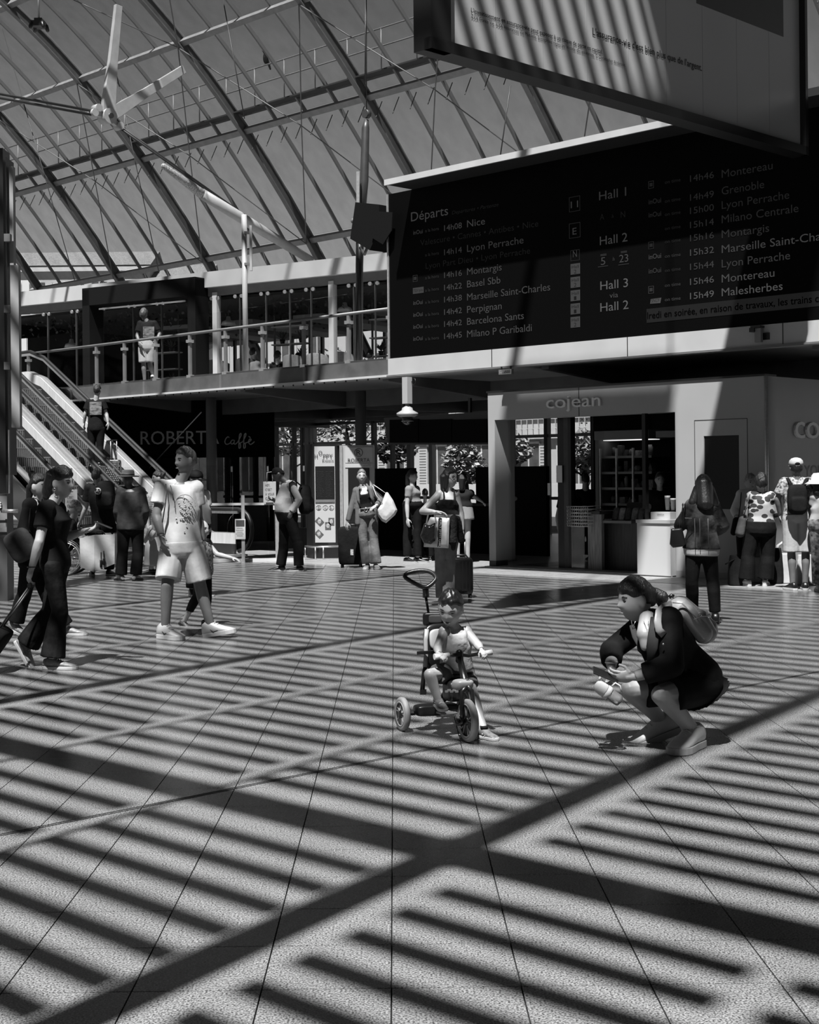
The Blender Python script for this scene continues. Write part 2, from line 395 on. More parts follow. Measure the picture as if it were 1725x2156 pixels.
# ================================================================= GALLERY
def fA(px, D=18.5, py=1000): return AD(onD(px, py, D))[0]
ZS, ZF = 3.36, 3.67
gal = thing('gallery', W(22, 18.5, ZS), 'upper gallery slab with steel edge and beams', kind='structure')
ab('slab', mat('soffit_paint', .55, .6, 0, .08, 1), gal, 7, 42, 18.75, 31, ZS + .05, ZF - .02)
ab('edge_beam', mat('edge_steel', .12, .5, 0, .2, 3), gal, 18.9, 42, 18.5, 18.75, ZS + .02, ZF)
ab('edge_lip', WHITE, gal, 18.9, 42, 18.42, 18.75, ZS - .01, ZS + .03)
wb = ab('white_fascia', mat('fascia_white', .66, .5, 0, .05, 1.5), gal, 7, 18.9, 18.38, 18.75, ZS, ZF)
for A in (16.4, 13.6, 10.9): ab('panel_joint', BLACK, gal, A - .006, A + .006, 18.374, 18.38, ZS, ZF)
ab('fascia_lip', PGREY, gal, 7, 18.9, 18.34, 18.38, ZS - .02, ZS + .01)
for A in (29.5, 26.6, 23.9, 21.3): ab('edge_stiffener', PGREY, gal, A - .03, A + .03, 18.46, 18.5, ZS + .02, ZF)
bl = MB()
for k in range(70): bl.adbox(19.2 + .3 * k, 19.22 + .3 * k, 18.45, 18.47, ZS - .045, ZS - .012)
bl.build('bolt_row', BLACK, gal, kind='stuff')
SOF = mat('soffit_beam', .24, .5, 0, .1, 3)
for A in (33.5, 28.5, 23.6, 19.4, 15.6, 10.6): # tapering cross beams
    MB().prism([W(A - .08, 18.8, ZS + .06), W(A - .08, 18.8, ZS - .05), W(A - .08, 22, ZS - .32), W(A - .08, 30, ZS - .32), W(A - .08, 30, ZS + .06)], EA * .16).build('cross_beam', SOF, gal)
for D in (21.6, 25.5): ab('long_beam', SOF, gal, 7, 42, D, D + .18, ZS - .3, ZS + .06)
for px, D in ((446, 19.6), (761, 20.6)):
    p = onD(px, 1000, D); MB().cyl(V((p.x, p.y, 0)), V((p.x, p.y, ZS - .05)), .115, n=20).build('round_column', PGREY, gal)
q0, q1 = onD(424, 868, 19.4), onD(315, 985, 19.4); MB().tube([q0, q1], .012, 6).build('stay_rod', ALU, gal)
# gallery railing: posts, glass sheets, handrail
rl = thing('gallery_railing', W(25, 18.6, ZF), 'glass balustrade with steel posts and handrail along the gallery edge', 'railing')
posts = [fA(x, 18.6, 720) for x in (823, 735, 640, 553, 475, 400, 328, 262, 203)] + [31.6]
for A in posts:
    po = ab('post', PGREY, rl, A - .03, A + .03, 18.57, 18.63, ZF, ZF + .9)
    ab('clamp', CHROME, po, A - .06, A + .06, 18.54, 18.66, ZF + .74, ZF + .8)
    ab('shoe_plate', CHROME, po, A - .07, A + .07, 18.55, 18.65, ZF, ZF + .06)
MB().tube([W(31.8, 18.6, ZF + .93), W(18.95, 18.6, ZF + .93)], .03, 10).build('handrail', PGREY, rl)
CLEAR = glassy('clear_glass', .4, .95, .02, .04, 0)
for i in range(len(posts) - 1):
    ab('glass_sheet', CLEAR, rl, posts[i] + .04, posts[i + 1] - .04, 18.595, 18.605, ZF + .05, ZF + 1.3)
ab('base_rail', STEEL, rl, 18.95, 31.8, 18.57, 18.63, ZF - .02, ZF + .04)

# ================================================================= CAFE ON THE GALLERY
C0, C1 = V((-.35, 33.2, 0)), V((-11.8, 40.45, 0)); cd = (C1 - C0).normalized(); cn = V((-cd.y, cd.x, 0)); cn = cn if cn.y > 0 else -cn
CL = (C1 - C0).length
cw = thing('wall_cafe', (C0 + C1) / 2 + EZ * ZF, 'glazed cafe front on the gallery under a white roof fascia', kind='structure')
def cpt(t, dep, z): return C0 + cd * t + cn * dep + EZ * z
def cbox(name, m, parent, t0, t1, d0, d1, z0, z1, **k): return MB().box(cpt((t0 + t1) / 2, (d0 + d1) / 2, (z0 + z1) / 2), (abs(t1 - t0), abs(d1 - d0), abs(z1 - z0)), (cd, cn, EZ)).build(name, m, parent, **k)
def tpx(px):
    r = ray(px, 700); # intersection of the sight line with the cafe front
    k = r.x; return (k * C0.y - C0.x) / (cd.x - k * cd.y)
zt0 = at(835, 533, 33.2).z
cbox('roof_fascia', mat('fascia_white'), cw, -2.2, CL, -.15, .25, 6.22, 6.6)
tag(cbox('ceiling_cafe_roof', OFFW, None, -2.2, CL, .25, 9, 6.3, 6.45), 'flat roof of the gallery cafe', kind='structure')
cbox('head_rail', PGREY, cw, -2.2, CL, -.02, .1, 6.02, 6.22)
tag(cbox('floor_cafe', mat('cafe_floor', .12, .6), None, -2.2, CL, 0, 9, ZF - .05, ZF + .01), 'floor of the gallery cafe', kind='structure')
for px in (700, 455, 832): # bright frame posts
    t = tpx(px); cbox('frame_post', WHITE, cw, t - .07, t + .07, -.05, .1, ZF, 6.1)
gm = [tpx(x) for x in (836, 790, 745, 655, 610, 560, 505, 455, 340, 280, 215, 160, 100, 40)]
for i, t in enumerate(gm[:-1]):
    cbox('glass_sheet', CLEAR, cw, t + .03, gm[i + 1] - .03, .02, .035, ZF + .05, 6.05)
    cbox('glass_joint', STEEL, cw, t - .012, t + .012, .0, .05, ZF, 6.05)
    for dt in (-.1, .1): MB().cyl(cpt(t + dt, -.06, 5.95), cpt(t + dt, .0, 5.95), .045, n=10).build('glass_clamp', CHROME, cw)
# black portal of the entrance
t0, t1 = tpx(203), tpx(440)
pt = MB()
for a_, b_, z0, z1 in ((t1, t0, 6.0, 6.45), (t1, t1 + .25, ZF, 6.4), (t0 - .25, t0, ZF, 6.4)): pt.box(cpt((a_ + b_) / 2, -.25, (z0 + z1) / 2), (abs(b_ - a_), .5, z1 - z0), (cd, cn, EZ))
pt.build('entrance_portal', BLACKM, cw)
cbox('portal_trim', PGREY, cw, t1 + .3, t0 - .6, -.52, -.5, 5.86, 5.9)
# interior: dark ceiling hung with foliage, back wall glazed to the daylight
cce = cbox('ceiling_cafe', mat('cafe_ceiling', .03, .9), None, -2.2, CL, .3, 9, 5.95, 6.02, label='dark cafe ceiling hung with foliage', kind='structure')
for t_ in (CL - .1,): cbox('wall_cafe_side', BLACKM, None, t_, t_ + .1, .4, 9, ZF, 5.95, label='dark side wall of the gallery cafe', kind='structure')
wn3 = thing('window_3', cpt(2, 9, ZF), 'glazed back of the gallery cafe', kind='structure')
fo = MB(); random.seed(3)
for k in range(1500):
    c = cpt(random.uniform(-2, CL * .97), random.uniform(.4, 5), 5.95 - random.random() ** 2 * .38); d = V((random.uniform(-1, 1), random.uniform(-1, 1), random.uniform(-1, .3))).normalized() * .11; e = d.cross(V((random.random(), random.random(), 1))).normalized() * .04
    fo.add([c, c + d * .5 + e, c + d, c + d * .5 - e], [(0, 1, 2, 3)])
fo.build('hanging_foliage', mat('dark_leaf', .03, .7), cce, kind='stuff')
for t in (1.2, 3.4, 5.6, 7.8): cbox('duct', mat('duct', .25, .5), cce, t, t + .9, 2.0, 6.5, 5.55, 5.65)
for i in range(14): # back glazing frames
    t = -2 + i * 1.15; cbox('back_mullion', STEEL, wn3, t, t + .07, 8.9, 9.0, ZF, 6)
cbox('back_sill', STEEL, wn3, -2.2, CL - .2, 8.9, 9.0, ZF, ZF + .35)
# exposed shelf racks, chairs, lamps in the cafe
def shelf(t, dep, n, w_, name='plant_shelf'):
    s_ = thing(name, cpt(t, dep, ZF), 'open shelf with potted plants behind the cafe glass near the %s post' % ('right' if t < 3 else 'middle' if t < 6 else 'portal'), 'shelf')
    for k in range(n): cbox('board', WHITE, s_, t - w_ / 2, t + w_ / 2, dep - .15, dep + .15, ZF + .35 + .45 * k, ZF + .38 + .45 * k)
    for q in (-1, 1): cbox('upright', STEEL, s_, t + q * w_ / 2 - .02, t + q * w_ / 2 + .02, dep - .02, dep + .02, ZF, ZF + .5 + .45 * n)
    return s_
def pot(c, h, seed, label):
    random.seed(seed); p = thing('potted_plant', c, label, 'plant', 'plants on the cafe shelves')
    MB().lathe([(.05, 0), (.075, .12), (.07, .12)], c, n=12).build('pot', BLACK, p)
    lf = MB()
    for k in range(26):
        d = V((random.gauss(0, .5), random.gauss(0, .5), random.uniform(.2, 1))).normalized() * random.uniform(.5, 1) * h; s_ = d.cross(EZ).normalized() * .025
        b0 = c + EZ * .12; lf.add([b0, b0 + d * .6 + s_, b0 + d, b0 + d * .6 - s_], [(0, 1, 2, 3)])
    lf.build('leaves', mat('leaf', .10, .6), p)
for t, px in ((tpx(505), 505), (tpx(720), 720), (tpx(228), 228)):
    s_ = shelf(t, 2.1, 4, 1.1)
    for k in range(3):
        for q in (-1, 1):
            if (k + q + px) % 3: pot(cpt(t + q * .3, 2.1, ZF + .38 + .45 * (k + 1) - .45), .3, px + k * 7 + q, '%s plant in black pot, %s board of the shelf %s' % ('leafy' if q < 0 else 'spiky', ('lowest', 'second', 'third')[k], {505: 'behind the white pole', 720: 'beside the dark mast', 228: 'inside the black portal'}[px]))
def tub_chair(t, dep, g, label):
    c = cpt(t, dep, ZF); th = thing('armchair', c, label, 'chair', 'armchairs along the cafe glass')
    rs = []
    for k in range(13):
        a_ = math.pi * (k / 12) ; o = c + cd * (math.cos(a_) * .34) - cn * (math.sin(a_) * .3 - .1); rs.append(o)
    mb = MB()
    rr = [[p + EZ * .35, p + EZ * (.75 + .1 * math.sin(math.pi * k / 12)), p + (c - p) * .18 + EZ * (.75 + .1 * math.sin(math.pi * k / 12)), p + (c - p) * .18 + EZ * .35] for k, p in enumerate(rs)]
    mb.rings(rr).build('backrest', g, th, bevel=.02)
    MB().lathe([(.1, .36), (.31, .36), (.33, .40), (.31, .46), (.1, .47)], c, n=18).build('seat', g, th)
    for q in ((1, 1), (1, -1), (-1, 1), (-1, -1)): MB().cyl(c + V((q[0] * .22, q[1] * .22, .36)), c + V((q[0] * .25, q[1] * .25, 0)), .018, .012, 8).build('leg', STEEL, th)
for px, g, lb in ((578, .30, 'grey rounded armchair beside the slim glass joint'), (628, .38, 'pale grey armchair with its back to the glass'), (680, .42, 'light armchair beside the bright cafe post'), (478, .07, 'dark armchair behind the cafe post'), (415, .2, 'armchair just inside the black portal')):
    tub_chair(tpx(px), .75, mat('chair_fabric_%d' % (g * 100), g, .8, 0, .1, 20), lb)
def pendant(t, dep, z, lb):
    c = cpt(t, dep, z); p = thing('pendant_lamp', c, lb, 'lamp', 'pendant lamps in the cafe')
    MB().lathe([(.02, .2), (.05, .19), (.07, .1), (.16, .06), (.19, -.03), (.185, -.03), (.15, .05), (.03, .1)], c, n=18, cap=False).build('shade', WHITE, p)
    MB().cyl(c + EZ * .2, V((c.x, c.y, 5.97)), .008, n=6).build('cord', BLACK, p)
pendant(tpx(104), .8, 5.15, 'white bell pendant lamp left of the black portal'); pendant(tpx(400), 1.5, 5.5, 'pendant lamp behind the portal glass'); pendant(tpx(650), 1.5, 5.6, 'pendant lamp above the armchairs')
tag(cbox('wall_poster', WHITE, None, tpx(60), tpx(43), -.08, -.03, 5.0, 5.35), 'small white notice on the cafe glass left of the lamp', 'poster')
# mast, white poles and devices on the gallery
ms = thing('roof_mast', V((0, 0, 0)) + onD(757, 780, 19.3), kind='structure', label='dark steel mast rising past the cafe to the roof')
YM = onD(757, 780, 19.3).y
MB().tube([at(756, 800, YM), at(757, 560, YM), at(759, 470, YM)], [.075, .075, .08], 14).build('lower_tube', BLACK, ms)
MB().tube([at(759, 480, YM), at(767, 380, YM), at(770, 270, YM), at(772, 252, YM)], [.08, .085, .075, .04], 14).build('upper_tube', STEEL, ms)
MB().cyl(at(772, 240, YM) - EB * .05, at(772, 240, YM) + EB * .05, .085, n=16).build('pin_eye', STEEL, ms)
MB().tube([at(772, 235, YM), at(771, -120, YM)], .012, 6).build('hanger_rod', STEEL, ms)
MB().bar(at(754, 362, YM - .2), at(754, 470, YM - .2), .09, .06).build('light_bar', ALU, ms)
MB().cap(at(745, 465, YM - .2), .06, at(760, 462, YM), .05).build('bracket', PGREY, ms)
MB().bar(at(754, 545, YM - .12), at(760, 770, YM - .12), .14, .04).build('cover_plate', BLACK, ms)
wp = thing('gallery_pole', onD(517, 790, 18.9), 'slim white pole standing at the gallery edge with a lamp tube beside it', 'pole')
YP = onD(517, 790, 18.9).y
MB().tube([at(518, 800, YP), at(514, 452, YP)], .055, 14).build('tube', OFFW, wp)
MB().bar(at(529, 570, YP - .1), at(528, 475, YP - .1), .075, .05).build('lamp_tube', OFFW, wp)
for y in (490, 556): MB().bar(at(514, y, YP), at(528, y, YP - .1), .08, .05).build('clip', PGREY, wp)
# ================================================================= DEPARTURES BOARD
RT = -EA
bd = thing('departures_board', W(14, 18.5, ZF), 'huge black electronic departures board with two columns of train times', 'sign')
DB = 18.40
ab('cabinet', SCREEN, bd, 6.5, 18.88, DB, 18.75, ZF + .005, 6.62)
ab('side_frame', ALU, bd, 18.86, 18.90, DB - .02, 18.75, ZF + .005, 6.62)
ab('top_hood', mat('hood_dark', .03, .6), bd, 6.5, fA(815, 17.71), 17.75, 18.75, 6.62, 6.68)
ab('hood_edge', WHITE, bd, 6.5, fA(815, 17.71), 17.71, 17.75, 6.60, 6.70)
_em = {}
def lit(e):
    e *= .5; k = round(e, 4)
    if k not in _em: _em[k] = mat('lit_text_%04d' % round(k * 10000), .01, .8, emit=k, spec=0)
    return _em[k]
def bt(s, x0, y0, x1, cap, e, shear=0, nm='text_line', m=None, bold=False):
    P0 = onD(820 + x0 / 1.906, 380 + y0 / 1.906, DB); P1 = onD(820 + x1 / 1.906, 380 + y0 / 1.906, DB)
    Wd = AD(P0)[0] - AD(P1)[0]
    return text(s, m or lit(e), bd, P0 - EB * .002, RT, EZ, width=Wd, height=cap / 1.906 * P0.y / F, ext=.003, shear=shear, name=nm, bold=bold)
def bbox(x0, y0, x1, y1, m, fill=True, th=2.0):
    def pp(x, y): return onD(820 + x / 1.906, 380 + y / 1.906, DB)
    a0, a1 = AD(pp(x0, y0))[0], AD(pp(x1, y0))[0]; zt, zb = pp(x0, y0).z, pp(x0, y1).z
    if fill: return ab('lit_box', m, bd, a0, a1, DB - .004, DB - .001, zb, zt)
    t = th / 1.906 * 24 / F; mb = MB()
    for q in ((a0, a0 - t, zb, zt), (a1 + t, a1, zb, zt), (a0, a1, zt - t, zt), (a0, a1, zb, zb + t)): mb.adbox(q[0], q[1], DB - .004, DB - .001, q[2], q[3])
    return mb.build('lit_frame', m, bd)
bt('Départs', 88, 165, 237, 38, .075); bt('Departures • Partenze', 252, 137, 440, 15, .016, .25)
rowsL = [(203, '14h08', 188, 'Nice', 385, .07), (300, '14h14', 287, 'Lyon Perrache', 540, .055), (392, '14h16', 380, 'Montargis', 452, .085), (442, '14h22', 430, 'Basel Sbb', 447, .10), (490, '14h38', 482, 'Marseille Saint-Charles', 647, .10), (540, '14h42', 532, 'Perpignan', 452, .11), (588, '14h42', 580, 'Barcelona Sants', 541, .11), (637, '14h45', 630, 'Milano P Garibaldi', 573, .11)]
for y, t, y2, d, x1, e in rowsL:
    bt(t, 221, y, 292, 24, e); bt(d, 313, y2, x1, 29, e); bt('a la hora', 145, y + 5, 200, 13, e * .5)
bt('Valescure • Cannes • Antibes • Nice', 125, 262, 600, 24, .014); bt('Lyon Part Dieu • Lyon Perrache', 147, 355, 567, 24, .014)
for y, e in ((218, .05), (500, .09), (548, .09), (596, .09), (644, .09)): bt('inOui', 97, y, 135, 17, e, bold=True)
bbox(95, 432, 138, 456, lit(.09)); bt('TGV lyria', 98, 449, 135, 12, .0, m=BLACKM)
bbox(95, 381, 113, 408, lit(.05), False); bbox(99, 387, 109, 400, lit(.04))
for (x0, y0, x1, y1), s, e in (((722, 68, 766, 128), '11', .05), ((722, 174, 767, 234), 'E', .06), ((728, 281, 764, 325), 'N', .07)):
    bbox(x0, y0, x1, y1, lit(e * .45), False); w_ = 30 if len(s) > 1 else 16; bt(s, (x0 + x1) / 2 - w_ / 2, y1 - 16, (x0 + x1) / 2 + w_ / 2, 28, e)
for k, n_ in enumerate('22112'):
    y = 336 + 53.2 * k; bbox(728, y, 766, y + 43, lit(.10)); bt('Hall', 733, y + 18, 761, 13, 0, m=BLACKM); bt(n_, 742, y + 38, 752, 16, 0, m=BLACKM)
for s, x0, y, x1, c, e in (('Hall 1', 843, 80, 952, 36, .05), ('A', 846, 160, 864, 26, .012), ('à', 893, 150, 902, 16, .012), ('N', 930, 150, 948, 26, .012), ('Hall 2', 846, 260, 957, 36, .075), ('5', 850, 340, 868, 32, .09), ('à', 896, 322, 906, 16, .06), ('23', 924, 330, 960, 32, .10), ('Hall 3', 848, 440, 959, 36, .20), ('via', 885, 472, 919, 22, .11), ('Hall 2', 848, 527, 961, 36, .20)): bt(s, x0, y, x1, c, e)
for x0, x1, y in ((838, 878, 346), (920, 962, 338)): bbox(x0, y, x1, y + 3, lit(.05))
for x0, y in ((848, 296), (930, 284)): bbox(x0, y, x0 + 24, y + 9, lit(.03))
rowsR = [(6, '14h46', -10, 'Montereau', 1540, .022), (82, '14h49', 58, 'Grenoble', 1506, .022), (135, '15h00', 115, 'Lyon Perrache', 1607, .022), (192, '15h14', 172, 'Milano Centrale', 1644, .026), (245, '15h16', 232, 'Montargis', 1526, .035), (303, '15h32', 292, 'Marseille Saint-Charles', 1815, .085), (360, '15h44', 350, 'Lyon Perrache', 1610, .06), (420, '15h46', 410, 'Montereau', 1547, .11), (477, '15h49', 465, 'Malesherbes', 1580, .14)]
for i, (y, t, y2, d, x1, e) in enumerate(rowsR):
    bt(t, 1208, y, 1304, 27, e * 1.2); bt(d, 1335, y2, x1, 33, e); bt('on time', 1107, y + 8, 1170, 14, max(.02, e * .7))
    if i in (1, 2, 5, 6): bt('inOui', 1042, y + 14, 1092, 20, max(.025, e), bold=True)
    elif i in (0, 4, 7): bbox(1040, y - 2 + i, 1062, y + 28 + i, lit(max(.025, e * .6)), False); bbox(1045, y + 5 + i, 1057, y + 19 + i, lit(max(.02, e * .5)))
MB().prism([onD(820 + x / 1.906, 380 + y / 1.906, DB - .003) for x, y in ((1050, 476), (1092, 470), (1088, 492), (1047, 495))], -EB * .002).build('lit_box', lit(.13), bd); bt('SNCF', 1052, 490, 1086, 14, 0, m=BLACKM, shear=.2)
P = [onD(820 + x / 1.906, 380 + y / 1.906, DB) for x, y in ((1033, 516), (1033, 572))]
ab('ticker_band', lit(.022), bd, AD(P[0])[0], 6.6, DB - .004, DB - .001, P[1].z, P[0].z)
bt('lredi en soirée, en raison de travaux, les trains circulent', 1037, 556, 1850, 28, 0, m=mat('ticker_ink', .002, .9, spec=0), bold=True).location += -EB * .004
# small boxes on the fascia and the black loudspeaker at the board's end
p = onD(1598, 706, 18.3); fb = thing('fascia_box', p, 'small grey junction box on the white fascia under the board', 'box')
bx('box', mat('box_grey', .3, .5), fb, p, (.10, .06, .2), (RT, EB, EZ)); bx('cap', BLACK, fb, p + EZ * .12 - RT * .02, (.16, .12, .03), (RT, EB, EZ)); bx('camera_head', BLACK, fb, p - RT * .08 + EZ * .08, (.08, .12, .06), (RT, EB, EZ))
p = onD(1614, 708, 18.37); tag(bx('fascia_plate', BLACK, None, p, (.1, .02, .1), (RT, EB, EZ)), 'small black square plate beside the grey box under the board', 'plate')
p = onD(806, 478, 18.6); sp = thing('hall_loudspeaker', p, 'black angular loudspeaker hanging at the end of the departures board', 'speaker')
MB().prism([onD(x, y, 18.75) for x, y in ((786, 432), (836, 437), (836, 490), (816, 532), (775, 508))], -EB * .45).build('cabinet', BLACKM, sp)
MB().prism([onD(x, y, 18.28) for x, y in ((792, 445), (828, 447), (826, 486), (808, 515), (784, 500))], -EB * .02).build('grille', BLACKM, sp)
MB().tube([onD(776, 515, 18.6), onD(768, 535, 18.8), onD(759, 522, 19.2)], .03, 8).build('bracket', STEEL, sp)

# ================================================================= HANGING BILLBOARD
AB = 10.0
pl, pr = onA(893, 101, AB), onA(1689, 333, AB); zb = (pl.z + pr.z) / 2; D0, D1 = AD(pl)[1], AD(pr)[1]
bb = thing('advertising_billboard', W(AB, (D0 + D1) / 2, zb), 'large white advertising billboard in a deep black frame hanging over the hall', 'billboard')
ab('frame', BLACK, bb, AB, AB + .14, D0, D1, zb, zb + 4.1)
zi = onA(935, 86, AB).z; Di = AD(onA(935, 86, AB))[1]; Dr = D1 - .06; zt = zb + 4.0
pan = ab('poster', mat('poster_white', .60, .35, 0, .03, .7), bb, AB - .012, AB - .002, Di, Dr, zb + .115, zt)
fr = MB(); AF = AB - .10
for q in ((D0, Di, zb, zb + 4.1), (Dr, D1, zb, zb + 4.1), (D0, D1, zb, zb + .115)): fr.adbox(AF, AB, q[0], q[1], q[2], q[3])
fr.build('front_rim', BLACK, bb)
for k in range(1, 9):
    d = Di + (Dr - Di) * k / 9; ab('seam', mat('seam_grey', .5, .4), pan, AB - .014, AB - .012, d - .004, d + .004, zb + .115, zt)
q0, q1, q2 = onA(1467, 0, AB), onA(1648, 78, AB), onA(1648, 20, AB)
ab('photo_print', mat('photo_print', .006, .3, 0, .6, 2), pan, AB - .016, AB - .0125, AD(onA(1465, 2, AB))[1], AD(q1)[1], q1.z, zt)
INK = mat('ink', .012, .5)
def pt2(s, x0, y0, x1, cap, bold=False):
    a_, b_ = onA(860 + x0 / 1.994, y0 / 1.994, AB), onA(860 + x1 / 1.994, y0 / 1.994, AB)
    text(s, INK, pan, a_ - EA * .012, EB, EZ, width=AD(b_)[1] - AD(a_)[1], height=cap / 1.994 * a_.y / F, ext=.006, name='slogan', bold=bold)
pt2("L'investissement en assurance-vie peut exposer à un risque de perte en capital.", 258, 52, 808, 19, True)
pt2("AXA France Vie. AXA Assurances Vie Mutuelle. Entreprises régies par le code des assurances. © Christopher Anderson.", 258, 78, 905, 16)
pt2("L'assurance-vie c'est bien plus que de l'argent.", 768, 147, 1227, 31, True)
for d in (D0 + 1.2, (D0 + D1) / 2, D1 - 1.2): MB().tube([W(AB + .07, d, zb + 4.1), W(AB + .07, d, zr(d) - .4)], .02, 6).build('hanger', STEEL, bb)

# ================================================================= FOOD SHOP WITH WHITE FRONT
DC = 18.5; DPT = 21.6; A_l, A_c = fA(1029, DC), fA(1614, DC)
ZT = 2.95
sh = thing('wall_shop', W((A_l + A_c) / 2, DC, 0), 'white panelled shop front with a wide doorway and raised lettering', kind='structure')
SHW = mat('shop_panel', .50, .38, 0, .03, 1.2)
def zD(px, py, D=DC): return onD(px, py, D).z
zo = zD(1050, 884); a_j = fA(1043, DC); a_o = fA(1423, DC)
ab('left_jamb', SHW, sh, A_l, a_j, DC, DC + .5, 0.12, ZT); ab('jamb_foot', STEEL, sh, A_l, a_j, DC, DC + .3, 0.003, .12)
ab('top_band', SHW, sh, a_j, a_o, DC, DC + .25, zo, ZT)
ab('top_trim', BLACK, sh, A_l + .02, A_c, DC - .02, DC + .3, ZT, ZT + .03)
zp0, zp1, a_p0, a_p1 = zD(1520, 1072), zD(1520, 917), fA(1483), fA(1557)
for q in ((a_o, a_p0, .1, ZT), (a_p1, A_c, .1, ZT), (a_p0, a_p1, .1, zp0), (a_p0, a_p1, zp1, ZT)): ab('wall_panel', SHW, sh, q[0], q[1], DC, DC + .25, q[2], q[3])
ab('skirting', mat('shop_skirt', .38, .4), sh, a_o, A_c, DC - .01, DC + .2, .003, .1)
ab('screen', mat('shop_screen', .004, .3), sh, a_p0, a_p1, DC + .02, DC + .1, zp0, zp1)
for a_ in (fA(1464), fA(1575)): ab('panel_seam', STEEL, sh, a_ - .005, a_ + .005, DC - .003, DC, .6, 2.35)
ab('panel_seam', STEEL, sh, fA(1575), fA(1464), DC - .003, DC, 2.345, 2.355)
ab('panel_seam', STEEL, sh, fA(1221.5), fA(1220), DC - .003, DC, zo, ZT)
MB().tube([W(A_c - .02, DC - .02, .003), W(A_c - .02, DC - .02, ZT)], .025, 8).build('corner_trim', CHROME, sh)
sws = ab('wall_shop_side', SHW, None, A_c, A_c + .25, DC + .26, DC + 9, .1, ZT, label='white side wall of the shop with large raised letters', kind='structure')
ab('wall_panel', SHW, sh, A_c, A_c + .25, DC + .02, DC + .26, .1, ZT)
P0, P1 = onD(1153, 860, DC), onD(1267, 860, DC)
RELIEF = mat('shop_letters', 1.1, .35)
t_ = text('cojean', RELIEF, sh, P0 - EB * .002, RT, EZ, width=AD(P0)[0] - AD(P1)[0], size=38 * P0.y / F, ext=.035, name='shop_sign', thin=False)
sh_f = sh; sh = sws; P0 = onA(1671, 922, A_c); P1 = onA(1722, 922, A_c)
wd = (AD(P1)[1] - AD(P0)[1])
text('co', RELIEF, sh, P0 + EA * .0, EB, EZ, width=wd, size=75 * P0.y / F * 1.0, ext=.035, name='shop_sign', thin=False)
text('jean', RELIEF, sh, P0 + EB * (wd * 1.15), EB, EZ, width=wd * 2.0, size=75 * P0.y / F, ext=.035, name='shop_sign', thin=False)
P0 = onA(1694, 1002, A_c); text('YOU', mat('sign_grey', .34, .5), sh, P0, EB, EZ, width=(AD(onA(1735, 1002, A_c))[1] - AD(P0)[1]), height=23 * P0.y / F, ext=.004, name='slogan', bold=True)
# inside: floor, ceiling, side and back walls
sh = sh_f
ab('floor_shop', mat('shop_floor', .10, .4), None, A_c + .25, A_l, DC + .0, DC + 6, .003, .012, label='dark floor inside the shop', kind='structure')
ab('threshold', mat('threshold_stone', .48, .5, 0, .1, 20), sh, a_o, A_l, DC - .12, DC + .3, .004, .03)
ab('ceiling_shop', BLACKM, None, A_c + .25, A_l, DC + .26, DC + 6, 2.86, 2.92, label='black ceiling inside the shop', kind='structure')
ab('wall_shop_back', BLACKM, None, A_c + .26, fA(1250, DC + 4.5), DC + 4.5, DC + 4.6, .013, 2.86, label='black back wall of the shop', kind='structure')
# door frame and posts in the doorway
dr = thing('door_1', W(fA(1150), DC + .35, 0), 'sliding glass door with dark frame in the shop opening', kind='structure')
for x0, x1, g in ((1150, 1163, BLACK), (1163, 1172, STEEL), (1172, 1178, BLACK)): ab('door_post', g, dr, fA(x0), fA(x1), DC + .3, DC + .42, .012, 2.82)
for x0, x1 in ((1048, 1150), (1180, 1245)): ab('door_glass', CLEAR, dr, fA(x0), fA(x1), DC + .34, DC + .35, .05, 2.7)
ab('door_head', BLACK, dr, a_j, a_o, DC + .28, DC + .45, 2.56, 2.8)
bx('lock_plate', CHROME, dr, onD(1157, 1030, DC + .29), (.06, .02, .2), (RT, EB, EZ))
for s in (-5, 5):
    for v in (-4, 4): bx('ceiling_clip', CHROME, dr, onD(1230 + s, 887 + v, DC - .01), (.02, .03, .02), (RT, EB, EZ))
tag(bx('door_notice', WHITE, None, onD(1178, 998, DC + .27), (.12, .006, .28), (RT, EB, EZ)), 'white paper notice on the dark door post', 'notice')
# serving window and white counter
ct = thing('serving_counter', W(fA(1391), DC, 0), 'white serving counter under the shop window', 'counter')
ab('front', mat('counter_white', .72, .35), ct, fA(1352), a_o + .01, DC - .14, DC + .5, .02, zD(1390, 1101))
ab('top', mat('counter_top', .55, .3), ct, fA(1351), a_o, DC - .16, DC + .6, zD(1390, 1101), zD(1390, 1094))
ab('plinth', BLACK, ct, fA(1354), a_o, DC - .1, DC + .4, .003, .02)
wn = thing('window_1', W(fA(1388), DC + .1, 1), 'serving window over the counter', kind='structure')
ab('post', BLACK, wn, fA(1351), fA(1358), DC + .02, DC + .1, 1.02, 2.6); ab('pane', CLEAR, wn, fA(1358), a_o, DC + .05, DC + .06, 1.06, zo)
ab('head_strip', PGREY, wn, fA(1358), a_o, DC + .3, DC + .34, 2.12, 2.22)
gb = bx('carton', WHITE, None, onD(1398, 1086, DC + .2), (.36, .18, .12), (RT, EB, EZ)); tag(gb, 'white food carton with black lettering on the serving counter', 'box')
p = onD(1384, 1085, DC + .105); text('GRANOLA', INK, gb, p, RT, EZ, width=.13, height=.028, ext=.004)
for k, (x, hh) in enumerate(((1406, .22), (1418, .18))): 
    q = onD(x, 1068, DC + .35); tag(MB().lathe([(.03, 0), (.042, hh * .8), (.046, hh * .8), (.044, hh), (.02, hh)], V((q.x, q.y, 1.0)), n=12).build('paper_cup', mat('cup_white', .6, .5), None), ('tall' if k == 0 else 'short') + ' pale paper cup on the serving counter', 'cup')
